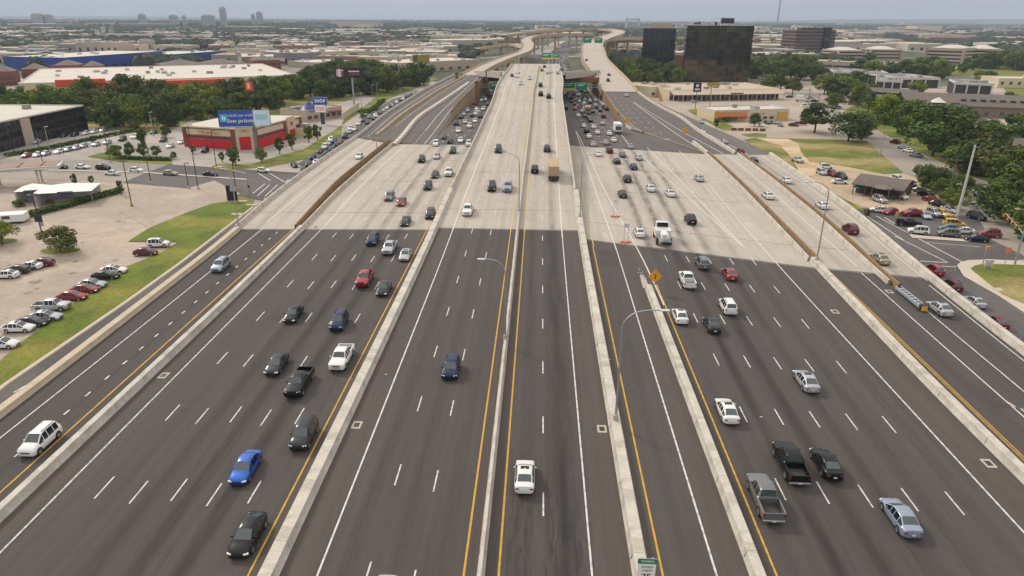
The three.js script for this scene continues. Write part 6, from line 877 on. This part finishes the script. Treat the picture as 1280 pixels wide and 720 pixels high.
// the long white roof beyond the tan offices, and stores left of the flyover
for (const [A, B, d, h, l] of [[[934, 65], [990, 65.5], 120, 9, 'long white-roofed warehouse between the bronze tower and the banded block'], [[1041, 62], [1120, 62], 110, 8, 'long white-roofed warehouse right of the banded block'], [[1105, 47], [1160, 47], 120, 16, 'white long hall far right on the plain'], [[1146, 39.5], [1176, 39.5], 60, 22, 'dark purple slab tower far right on the plain'], [[500, 92], [600, 86], 46, 8, 'grey-roofed store with white roof humps by the brown column'], [[510, 81], [560, 79], 30, 8, 'white-roofed shop row left of the brown column'], [[478, 74], [560, 71], 60, 8, 'cream-roofed warehouse row left of the flyover'], [[410, 76], [470, 73], 60, 9, 'tan-roofed warehouse beyond the left trees'], [[330, 82], [372, 80], 50, 6, 'white-roofed low warehouse beyond the cream store'], [[395, 86], [440, 83], 40, 5, 'low tan yard building beyond the left trees']]) block(h > 30 ? 'slab_tower' : 'warehouse_building', l, 'building', A, B, d, h, h > 30 ? std(0.10, 0.06, 0.07, 0.6) : pick([M.cream, M.roofTan, M.concrete]), pick([M.roofWhite, M.roofWhite, M.roofTan]), { units: 7, wins: 9, ww: 4, bh: 2, y0: 1, floors: h > 30 ? 12 : 1, gap: 4.6, parapet: 0.5 });
// ---------------------------------------------------------------- trees
const leafM = (r, g, b) => { const m = new THREE.MeshPhysicalMaterial({ roughness: 1, vertexColors: true, side: THREE.DoubleSide }); m.color.setRGB(r, g, b); return m; };
const leafMats = [leafM(0.078, 0.126, 0.016), leafM(0.062, 0.105, 0.019), leafM(0.130, 0.180, 0.018), leafM(0.092, 0.112, 0.026)];
leafMats.push(leafM(0.105, 0.148, 0.012), leafM(0.052, 0.088, 0.022)); const bark = std(0.09, 0.07, 0.055, 0.95);
// unit tree: height 1, crown made of leaf sprays gathered in clumps
function treeGeo(sd, clumps, per, leaf, spread, base) {
  seed = sd; const P = [], N = [], Cc = [], v = new THREE.Vector3(), ax = new THREE.Vector3(), q = new THREE.Quaternion();
  const limbs = [new THREE.CylinderGeometry(0.018, 0.034, base + 0.12, 7).translate(0, (base + 0.12) / 2, 0)];
  for (let c = 0; c < clumps; c++) {
    const th = rnd() * 6.283, u = Math.pow(rnd(), 0.55), yy = rnd(); const rad = spread * u * Math.sqrt(Math.max(0.12, 1 - Math.pow(2 * yy - 0.9, 2) * 0.85));
    const cx = Math.cos(th) * rad, cz = Math.sin(th) * rad, cy = base + 0.08 + yy * (0.86 - base), cr = spread * rr(0.26, 0.42), tint = rr(0.72, 1.28), warm = rr(0.85, 1.25);
    if (c % 3 === 0) { const b = new THREE.Vector3(cx * 0.8, cy - 0.05, cz * 0.8), a = new THREE.Vector3(0, base * rr(0.8, 1.1), 0), d = b.clone().sub(a), l = d.length(), g = new THREE.CylinderGeometry(0.006, 0.016, l, 5); g.translate(0, l / 2, 0); g.applyQuaternion(q.setFromUnitVectors(new THREE.Vector3(0, 1, 0), d.normalize())); g.translate(a.x, a.y, a.z); limbs.push(g); }
    for (let k = 0; k < per; k++) {
      v.set(rnd() * 2 - 1, rnd() * 2 - 1, rnd() * 2 - 1); if (v.lengthSq() > 1 || v.lengthSq() < 0.05) { k--; continue; }
      const n = v.clone().normalize(), r = cr * Math.pow(v.length(), 0.45), x = cx + n.x * r, y = cy + n.y * r * 0.8, z = cz + n.z * r;
      if (y > 1.02) continue;
      ax.set(rnd() - 0.5, rnd() - 0.5, rnd() - 0.5).add(n.clone().multiplyScalar(0.7)).normalize(); const t1 = new THREE.Vector3(0, 1, 0).cross(ax).normalize(), t2 = ax.clone().cross(t1), s = leaf * rr(0.6, 1.35), br = tint * rr(0.75, 1.3);
      const A = [x - t1.x * s, y - t1.y * s, z - t1.z * s], B = [x + t2.x * s * 0.7, y + t2.y * s * 0.7, z + t2.z * s * 0.7], C2 = [x + t1.x * s, y + t1.y * s, z + t1.z * s], D = [x - t2.x * s * 0.7, y - t2.y * s * 0.7, z - t2.z * s * 0.7];
      P.push(...A, ...B, ...C2, ...A, ...C2, ...D); for (let m = 0; m < 6; m++) { N.push(ax.x, ax.y, ax.z); Cc.push(br * warm, br, br * 0.9); }
    }
  }
  const g = new THREE.BufferGeometry(); g.setAttribute('position', new THREE.Float32BufferAttribute(P, 3)); g.setAttribute('color', new THREE.Float32BufferAttribute(Cc, 3)); g.setAttribute('uv', new THREE.Float32BufferAttribute(new Float32Array(P.length / 3 * 2), 2));
  g.computeVertexNormals(); return { crown: g, trunk: join(limbs) };
}
const TREES = [treeGeo(11, 26, 110, 0.034, 0.5, 0.2), treeGeo(23, 24, 110, 0.036, 0.46, 0.24), treeGeo(37, 30, 100, 0.034, 0.58, 0.18), treeGeo(51, 22, 100, 0.034, 0.34, 0.16), treeGeo(67, 20, 90, 0.04, 0.44, 0.3), treeGeo(81, 34, 100, 0.036, 0.52, 0.02), treeGeo(93, 34, 100, 0.036, 0.5, 0.05)];
// a tree whose trunk foot stands at a pixel; hp = height in pixels, wp = crown width in pixels
let treeN = 0;
function tree(px, py, hp, wp, label, group, o = {}) {
  const p = onH(px, py, 0), k = pxm(p), h = hp / k / 0.96, v = TREES[o.v ?? treeN % 3], t = thing('leafy_tree', label, 'tree', group); treeN++;
  if (o.low && o.v === undefined) o.v = 5 + treeN % 2; const vv = TREES[o.v ?? (treeN - 1) % 3]; const bw = (o.v === 3 ? 0.78 : o.v === 4 ? 1.0 : 1.12); const sx = wp / k / bw;
  t.position.copy(p); t.rotation.y = (treeN * 2.4) % 6.28;
  const mi = o.m ?? [0, 1, 4, 0, 5, 1, 3, 0, 5, 1, 2][Math.floor(hash2(treeN * 7, 3) * 11)]; if (group && /belt|grove|among|right of|around|below|side street|behind/.test(group)) t.userData.label = label.replace(/^(broad green|dark green|large dense|dark) /, '').replace(/^tree/, `${h < 6.5 ? 'small' : h < 9.5 ? 'mid-sized' : h < 12.5 ? 'tall' : 'very tall'} ${sx / h > 1.05 ? 'wide ' : ''}${['green', 'dark green', 'bright green', 'olive green', 'yellowish green', 'deep green'][mi]} tree`); const c = mesh('crown', vv.crown, leafMats[mi], t); c.scale.set(sx, h, sx); const tr = mesh('trunk', vv.trunk, bark, t); tr.scale.set(Math.max(h, sx * 0.8), h, Math.max(h, sx * 0.8)); return t;
}
function trees(str, label, group, o) { for (const s of str.trim().split(/\s+/)) { const [x, y, h, w, v, m] = s.split(',').map(Number); tree(x, y, h, w, label, group, { ...(v !== undefined && !isNaN(v) ? { v } : {}), ...(m !== undefined && !isNaN(m) ? { m } : {}), ...o }); } }
tree(76, 316, 31, 43, 'round dense tree on the kerbed island of the near lot', 'lot trees', { v: 2 }); tree(3, 306, 29, 40, 'dense tree on the lot island at the lot edge', 'lot trees', { v: 2 });
trees('15,150,30,30 38,150,32,34 60,152,30,32 90,150,34,36 118,150,36,38 112,132,32,36 132,160,30,36 150,158,28,34 172,160,34,36 160,130,34,44 178,130,32,40 200,132,30,40 222,134,28,36 240,138,30,38 262,138,32,40 246,128,24,34 280,134,32,38 300,130,30,36 318,130,30,36 336,130,32,38 352,128,30,34 210,158,38,40 185,152,26,30 228,148,30,32 205,146,26,30 5,134,26,30 30,136,26,30 60,132,24,30 85,136,24,28 270,146,24,30 145,144,28,36 125,140,26,32 75,142,26,34 45,142,24,34 20,142,24,32 250,150,26,34 190,142,28,36 170,146,26,34 235,144,26,34 300,142,24,34 325,140,26,34 345,136,24,32 285,148,22,30 100,142,26,32 -5,146,26,32', 'broad green tree in the thick belt before the big cream roof', 'tree belt behind the lots', { low: 1 });
trees('372,124,28,30 388,120,30,34 402,116,32,34 418,114,34,34 436,112,32,34 452,114,30,32 468,114,28,30 484,116,30,34 470,106,28,34 500,112,28,34 515,108,26,32 530,106,26,34 360,122,26,30 445,104,26,34 425,102,26,32 408,108,28,32 456,100,24,32 390,110,26,32 420,122,26,34 440,120,26,34 460,118,26,34 478,110,24,32 405,124,22,30 492,106,24,32', 'dark green tree in the belt around the dark billboard', 'trees around the dark billboard', { low: 1 });
trees('350,193,22,13,3 365,187,22,13,3 386,178,21,13,3 397,175,20,13,3 278,203,14,8,3 292,206,23,15,3 295,207,20,14,3', 'small upright tree on the pharmacy verge', 'pharmacy verge trees', {});
tree(327, 203, 17, 15, 'round clipped bush at the foot of the billboard post', 'pharmacy shrubs', { v: 0 });
trees('145,198,16,22,0 163,197,18,14,0 180,192,32,12,3 180,197,16,14,0 196,196,13,14,0 218,199,9,9,0 242,192,10,9,3 135,163,18,16,0 170,164,14,16,0 208,172,14,14,0 88,166,14,18,0 117,180,10,8,0', 'small tree on the grass islands of the office lots', 'office lot trees', {});
trees('94,232,16,8,3 115,231,12,8,3 152,244,20,7,3', 'small palm-like tree by the white tents', 'trees by the tents', {});
trees('772,104,26,22 783,106,28,24 790,110,28,22 800,100,26,26 812,97,22,26 780,96,22,20 770,92,18,18 838,104,24,28 826,104,20,22 846,106,20,20 762,84,14,16 806,108,16,22 818,106,18,20', 'dark tree beside the rising flyover below the navy tower', 'trees below the glass towers', { low: 1 });
trees('940,98,22,28 952,94,20,26 965,100,22,30 978,92,22,28 945,86,14,20 988,98,26,30 962,110,16,24 975,116,28,34,4 990,120,22,24,4,3 1000,100,24,30 1012,90,18,26 985,82,16,24 1010,78,14,22 1028,82,14,22 1022,100,18,24 970,84,14,20,0,2 1002,88,18,22,0,2', 'dark tree among the offices right of the bronze tower', 'trees right of the bronze tower', { low: 1 });
trees('1018,166,34,50,4 1060,177,34,56,2 1076,172,30,40,4,2', 'spreading tree beside the restaurant lot driveway', 'driveway trees', {});
trees('1040,126,26,36 1052,122,24,34 1065,128,22,30 1072,134,26,30 1030,118,22,30 1050,112,18,26 1085,140,24,26 1044,136,18,22', 'dark tree lining the side street near the school', 'side street trees', {});
trees('1104,155,34,46 1118,152,30,36 1135,168,40,46 1165,195,60,84,2 1180,190,52,60 1150,172,34,40 1218,168,20,26 1205,200,36,60 1230,192,36,60 1260,180,34,64 1280,178,34,50 1200,215,34,50 1225,220,44,60 1250,232,48,70 1275,240,52,70 1290,260,60,80 1240,262,36,50 1262,280,40,60 1285,300,50,60 1195,180,26,36 1180,170,24,30 1265,196,22,30,0,2', 'large dense tree in the grove right of the side street', 'grove right of the side street', { low: 1 });
trees('1153,233,26,34 1165,240,30,36 1178,250,26,32 1190,262,26,36,0,2 1172,238,26,30 1200,245,26,34', 'tree shading the cars behind the dark-roofed shed', 'trees behind the shed', {});
trees('1090,98,20,30 1108,96,18,30 1075,94,18,28 1130,98,22,34 1150,94,20,32 1165,92,20,30 1172,98,22,26 1100,110,14,24 1090,118,12,22 1145,118,16,26 1070,104,14,26 1178,94,16,24 1240,86,20,30 1255,84,20,30 1270,88,22,34 1216,88,18,24 1228,86,18,24 1198,126,10,20 1260,128,12,20 1225,104,14,22,0,2 1236,102,12,18 1086,76,10,20 1060,84,12,20 1204,92,14,16', 'dark tree among the schools and tan offices', 'trees among the tan offices', { low: 1 });
tree(943, 158, 15, 16, 'round dark bush beside the orange-fronted restaurant', 'restaurant shrubs', { v: 0 });
trees('895,160,12,8,3 908,153,7,9,0 1083,272,12,9,3', 'small shrub along the frontage road', 'frontage shrubs', {});
// clipped hedges
function hedge(list, w, h, label) { const pts = list.map(q => onH(...q, 0)), o = thing('clipped_hedge', label, 'hedge', 'clipped hedges'); const gs = [], cols = []; seed = 99 + list.length; for (let i = 0; i < pts.length - 1; i++) { const L = pts[i].distanceTo(pts[i + 1]), n = Math.ceil(L * 120 * Math.min(1, 90 / -pts[i].z)); for (let k = 0; k < n; k++) { const c = pts[i].clone().lerp(pts[i + 1], rnd()); const g = new THREE.PlaneGeometry(0.5, 0.42); g.rotateX(rr(-1.6, 1.6)); g.rotateY(rr(0, 6)); g.translate(c.x + rr(-w / 2, w / 2), Math.pow(rnd(), 0.6) * h, c.z + rr(-w / 2, w / 2)); gs.push(g); const b = rr(0.6, 1.3); for (let m = 0; m < 6; m++) cols.push(b, b, b); } } const g = join(gs); g.setAttribute('color', new THREE.Float32BufferAttribute(cols, 3)); mesh('foliage', g, leafMats[0], o); }
hedge([[0, 279], [16, 277]], 1.6, 1.4, 'short clipped hedge by the white trailer'); hedge([[30, 273], [85, 259], [110, 252], [152, 240]], 1.7, 1.3, 'long clipped hedge along the white sales tent'); hedge([[8, 196], [60, 187], [110, 176], [165, 165]], 1.6, 1.2, 'long hedge between the office lots'); hedge([[150, 199], [190, 201], [214, 201]], 1.6, 1.2, 'hedge on the pharmacy lot island'); hedge([[452, 148], [472, 134], [480, 127]], 1.8, 1.8, 'hedge beside the walled yard'); hedge([[446, 142], [470, 138], [474, 128]], 1.4, 1.4, 'hedge round the low yard'); hedge([[22, 257], [26, 259]], 1.8, 1.4, 'small bush pair by the canopy tent');
// ---------------------------------------------------------------- the plain beyond: warehouses, woods, skyline
{
  seed = 4242; const wallMs = [M.cream, M.roofTan, M.concrete, std(0.30, 0.27, 0.25, 0.9), std(0.26, 0.16, 0.12, 0.9), std(0.2, 0.2, 0.22, 0.8)], roofs = [M.roofWhite, M.roofWhite, M.roofTan, M.roofGrey, mottled([0.40, 0.30, 0.24], 0.1, 60, 0.95)];
  const taken2 = []; const free = (x, s, r) => taken2.every(t => Math.hypot(t[0] - x, t[1] - s) > (t[2] + r) * 0.62);
  const zones = [
    { n: 120, px: [-10, 560], py: [50, 80], w: [18, 56], d: [14, 40], h: [6, 11], g: 'warehouses on the plain left of the highway', l: 'flat-roofed warehouse on the plain left of the highway', },
    { n: 100, px: [-20, 640], py: [38, 52], w: [30, 95], d: [30, 80], h: [6, 11], g: 'far warehouses left of the highway', l: 'far pale warehouse near the horizon left of the highway' },
    { n: 26, px: [560, 730], py: [38, 60], w: [30, 100], d: [30, 80], h: [6, 12], g: 'far warehouses behind the interchange', l: 'far pale warehouse behind the interchange loops' },
    { n: 60, px: [940, 1290], py: [36, 62], w: [40, 110], d: [40, 110], h: [6, 13], g: 'far warehouses right of the towers', l: 'far pale warehouse on the plain right of the towers' },
    { n: 22, px: [760, 1000], py: [52, 84], w: [24, 60], d: [20, 50], h: [5, 10], g: 'low buildings behind the glass towers', l: 'low pale building behind the glass towers' },
    { n: 44, px: [-20, 1290], py: [30, 38], w: [50, 190], d: [50, 120], h: [9, 22], g: 'buildings near the horizon', l: 'hazy pale building close to the horizon' },
  ];
  const wn = new Map(wallMs.map((m, i) => [m, ['cream-walled', 'tan-walled', 'grey-walled', 'dull-walled', 'brown-walled', 'slate-walled'][i]])), rn = new Map([[roofs[0], 'white'], [roofs[2], 'tan'], [roofs[3], 'grey'], [roofs[4], 'rust-brown']]);
  const t_label = (o, w, wm, rf) => { o.userData.label = o.userData.label.replace(/^(far pale|flat-roofed|hazy pale|low pale) (warehouse|building)/, (m, a, b) => `${w > 120 ? 'huge' : w > 60 ? 'long' : w > 36 ? 'mid-sized' : 'small'} ${wn.get(wm)} ${b} with ${rn.get(rf.material)} roof`); };
  for (const z of zones) for (let k = 0, tries = 0; k < z.n && tries < 2000; tries++) {
    const px = rr(...z.px), py = rr(...z.py), p = onH(px, py, 0), w = rr(...z.w), d = rr(...z.d), h = rr(...z.h), r = Math.max(w, d) / 2;
    if (!free(p.x, -p.z, r)) continue; if (-p.z < 1700 && p.x > -90 - (z.px[0] > 500 && z.px[0] < 600 ? -30 : 0) && p.x < 95) continue; if (py > 64 && px > 70 && px < 300) continue;
    taken2.push([p.x, -p.z, r]); k++;
    const far = -p.z > 1600, name = far ? 'warehouse_building' : 'warehouse_building', o = thing(name, z.l, 'building', z.g); o.position.copy(p); o.rotation.y = rr(-0.12, 0.12) + (rnd() < 0.3 ? 0.5 : 0.05); const wm = pick(wallMs);
    mesh('wall', metreUV(box(w, h, d, 0, h / 2, 0)), wm, o); const rf = mesh('roof', metreUV(box(w * 0.985, 0.5, d * 0.985, 0, h + 0.24, 0)), pick(roofs), o);
    t_label(o, w, wm, rf); const nb = far ? (-p.z > 3200 ? 0 : 2) : 4; for (let i = 0; i < nb; i++) mesh('loading_door', box(Math.min(5, w * 0.08), h * 0.45, 0.2, -w / 2 + (i + 0.5) * w / nb, h * 0.24, d / 2 + 0.06), winM, o); for (let i = 0; i < (far ? 1 : 3); i++) mesh('rooftop_unit', box(rr(2, 5), rr(1.2, 2.4), rr(2, 4), rr(-w * 0.4, w * 0.4), h + 1.3, rr(-d * 0.4, d * 0.4)), pick([M.roofGrey, M.steel, M.white]), rf);
  }
  // tall slim things
  for (const [px, by, ty, l] of [[971.5, 33, -12, 'very tall thin lattice mast on the horizon']]) { const p = onH(px, 30, 0), k = pxm(p), h = (30 - ty) / k, o = thing('radio_mast', l, 'mast'); o.position.copy(p); const m = std(0.12, 0.13, 0.15, 0.8); mesh('mast', cyl(9, 7, h, 0, 0, 0, 6), m, o); for (let i = 1; i < 5; i++) mesh('ring_platform', cyl(13, 13, 6, 0, h * i / 5, 0, 8), m, o); }
  for (const [px, x1, ty, l] of [[50.5, 15, 23.5, 'pair-left broad hazy tower block on the horizon'], [64, 10, 24.5, 'slim hazy tower block beside the broad one on the horizon'], [180, 10, 24, 'single hazy tower block on the horizon between the two groups'], [219, 12, 25, 'low hazy tower cluster block on the horizon'], [232, 6, 25.5, 'narrow hazy tower in the low cluster'], [262, 18, 25, 'wide low hazy block before the tallest tower'], [281, 9.5, 16.5, 'tallest hazy skyline tower'], [326, 9, 21.5, 'hazy tower at the end of the skyline'], [318, 6, 24, 'short hazy tower beside the last skyline tower'], [197, 5, 37, 'dark narrow mid-distance tower']]) {
    const by = px === 197 ? 43 : 34.5, p = onH(px, by, 0), k = pxm(p), w = x1 / k, h = (by - ty + (px === 197 ? 0 : 4.5)) / k, o = thing('skyline_tower', l, 'building', 'hazy skyline towers'); o.position.copy(p); o.rotation.y = 0.3; const m = std(0.40, 0.42, 0.45, 0.6);  // tower grey is lightened so the colour itself carries distance haze
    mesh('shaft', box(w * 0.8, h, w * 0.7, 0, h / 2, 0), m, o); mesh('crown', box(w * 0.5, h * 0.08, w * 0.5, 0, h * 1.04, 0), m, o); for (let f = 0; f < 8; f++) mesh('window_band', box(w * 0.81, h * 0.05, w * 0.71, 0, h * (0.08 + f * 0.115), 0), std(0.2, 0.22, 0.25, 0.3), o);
  }
  { const p = onH(133, 47.5, 0), o = thing('storage_silo', 'white cluster of plant towers on the far left plain', 'building'); o.position.copy(p); for (let k = 0; k < 6; k++) mesh('silo', cyl(4, 4, 10 + k % 3 * 6, -20 + k * 8, 0, k % 2 * 8, 12), pick([M.white, M.concrete]), o); }
  { const p = onH(803, 33, 0), k = pxm(p), o = thing('frame_tower', 'pale square-framed building left of the navy tower on the horizon', 'building'); const q = onH(790, 37, 0), kk = pxm(q); o.position.copy(q); const w = 17 / kk, h = 12 / kk; for (const s of [-1, 1]) mesh('pylon', box(w * 0.12, h, w * 0.2, s * w * 0.44, h / 2, 0), M.white, o); mesh('lintel', box(w, h * 0.16, w * 0.2, 0, h * 1.0, 0), M.white, o); mesh('infill', box(w * 0.74, h * 0.7, w * 0.1, 0, h * 0.35, 0), std(0.25, 0.3, 0.34, 0.5), o); }

  // far woods: one mass of many small crowns
  const gs = []; for (let k = 0; k < 3; k++) { const g = new THREE.IcosahedronGeometry(1, 1); const p = g.attributes.position; for (let i = 0; i < p.count; i++) { const a = 0.8 + 0.45 * hash2(Math.round(p.getX(i) * 50) + k * 91, Math.round(p.getY(i) * 50) * 7 + Math.round(p.getZ(i) * 50) * 3); p.setXYZ(i, p.getX(i) * a, p.getY(i) * a * 0.8, p.getZ(i) * a); } g.computeVertexNormals(); gs.push(g); }
  const spots = []; const wood = (n, fx, fy, opt = {}) => { for (let k = 0, t = 0; k < n && t < n * 12; t++) { const px = fx(), py = fy(px), p = onH(px, py, 0); if (-p.z > 11000 || -p.z < 380) continue; if (-p.z < 1900 && p.x > -80 && p.x < 100 && !opt.any) continue; const cl = fbm((p.x / 900 + 50) / 100, (p.z / 500 + 50) / 100, 100, 100, 3); if (!opt.any && cl < (opt.cut ?? 0.5)) continue; if (taken2.some(q => Math.abs(q[0] - p.x) < q[2] * 0.95 && Math.abs(q[1] + p.z) < q[2] * 0.95)) continue; spots.push([p.x, p.z, rr(3.5, 7) * (opt.s || 1)]); k++; } };
  const U = (a, b) => () => rr(a, b);
  wood(10500, U(-30, 660), () => 26.8 + Math.pow(rnd(), 1.7) * 34, { s: 1.15, cut: 0.38 }); wood(5200, U(720, 1310), () => 25 + Math.pow(rnd(), 1.7) * 36, { s: 1.15, cut: 0.40 }); wood(6500, U(-30, 1310), () => 25.6 + rnd() * 9, { cut: 0.3, s: 1.7 });
  // tree lines that read as bands in the photograph
  wood(420, U(82, 330), px => 57 + (px - 82) * -0.012 + rr(-2.5, 1.5), { any: 1 }); wood(300, U(300, 520), px => 56 + rr(-2, 1.5) + (px > 420 ? 3 : 0), { any: 1 }); wood(160, U(0, 50), () => rr(60, 65), { any: 1 }); wood(120, U(45, 84), () => rr(80, 89), { any: 1, s: 1.1 }); wood(90, U(205, 290), () => rr(70, 73.5), { any: 1 }); wood(60, U(176, 250), () => rr(82, 86), { any: 1, s: 1.1 }); wood(420, U(935, 1290), () => rr(50, 56), { any: 1, s: 1.1 }); wood(260, U(1060, 1290), () => rr(42, 48), { any: 1, s: 1.3 }); wood(200, U(1180, 1300), () => rr(56, 76), { any: 1, s: 1.2 }); wood(260, U(560, 760), () => rr(30, 40), { any: 1, s: 1.6 }); wood(70, U(575, 650), () => rr(60, 74), { s: 0.8, cut: 0.3 }); wood(160, U(745, 800), () => rr(56, 92), { any: 1, s: 0.8 }); wood(140, U(935, 1050), () => rr(64, 82), { any: 1 });
  const per = [[], [], []]; spots.forEach((s, i) => per[i % 3].push(s)); const wm = leafM(0.034, 0.052, 0.028); wm.vertexColors = false;
  const mt = new THREE.Matrix4(), qq = new THREE.Quaternion(), col = new THREE.Color();
  per.forEach((list, k) => { const im = new THREE.InstancedMesh(gs[k], wm, list.length); list.forEach((s, i) => { qq.setFromAxisAngle(new THREE.Vector3(0, 1, 0), rr(0, 6)); mt.compose(new THREE.Vector3(s[0], s[2] * 0.62, s[1]), qq, new THREE.Vector3(s[2], s[2] * rr(0.8, 1.2), s[2])); im.setMatrixAt(i, mt); col.setRGB(rr(0.7, 1.4), rr(0.7, 1.3), rr(0.7, 1.3)); im.setColorAt(i, col); }); im.name = numbered('distant_woods'); im.castShadow = im.receiveShadow = true; im.userData.kind = 'stuff'; tag(im, 'dark green distant woods scattered across the plain to the horizon', 'woods', 'distant woods'); scene.add(im); });
  // low hills along the horizon
  const hill = (x0, x1, d, h, n, nm) => { const rows = []; for (let i = 0; i <= n; i++) { const t = i / n, x = lerp(x0, x1, t), hh = h * Math.sin(Math.PI * t) * (0.55 + 0.45 * fbm(t, 0.3, 7, 2, 4)); rows.push([[x, -1, -d + 500], [x, hh * 0.8, -d], [x, hh, -d - 400], [x, -1, -d - 1500]]); } const m = mesh(numbered('hills'), grid(rows, (i, j, a) => [a[0], a[2]]), mottled([0.06, 0.075, 0.045], 0.3, 700, 1, [0.12, 0.12, 0.08], 0.55)); m.userData.kind = 'structure'; scene.add(m); };
  hill(2200, 11000, 10500, 80, 60); hill(-11000, -3000, 12000, 40, 60);
}
// ---------------------------------------------------------------- vehicle labels: what it is, where it drives, and its nearest neighbour
{
  const base = c => `${c.colour} ${c.T} ${c.where}`;
  const count = {}; for (const c of carList) count[base(c)] = (count[base(c)] || 0) + 1;
  const short = c => `${c.colour} ${c.T === 'pickup truck' ? 'pickup' : c.T}`;
  for (const c of carList) {
    let l = base(c);
    if (count[l] > 1) { // name the closest vehicle on the same stretch that looks different
      let best = null, bd = 1e9; for (const d of carList) if (d !== c && d.where === c.where && short(d) !== short(c)) { const q = d.o.position.distanceTo(c.o.position); if (q < bd) { bd = q; best = d; } }
      if (best) l = `${c.colour} ${c.T} ${c.where}, next to ${/^[aeiou]/.test(short(best)) ? 'an' : 'a'} ${short(best)}`;
    }
    const wds = l.split(/\s+/); if (wds.length > 16) l = wds.slice(0, 16).join(' ');
    tag(c.o, l, c.cat, `vehicles ${c.where}`);
  }
}
scene.traverse(o => { if (o.isMesh) { o.castShadow = o.receiveShadow = true; } });
renderer.setSize(1024, 576);
renderer.render(scene, camera);
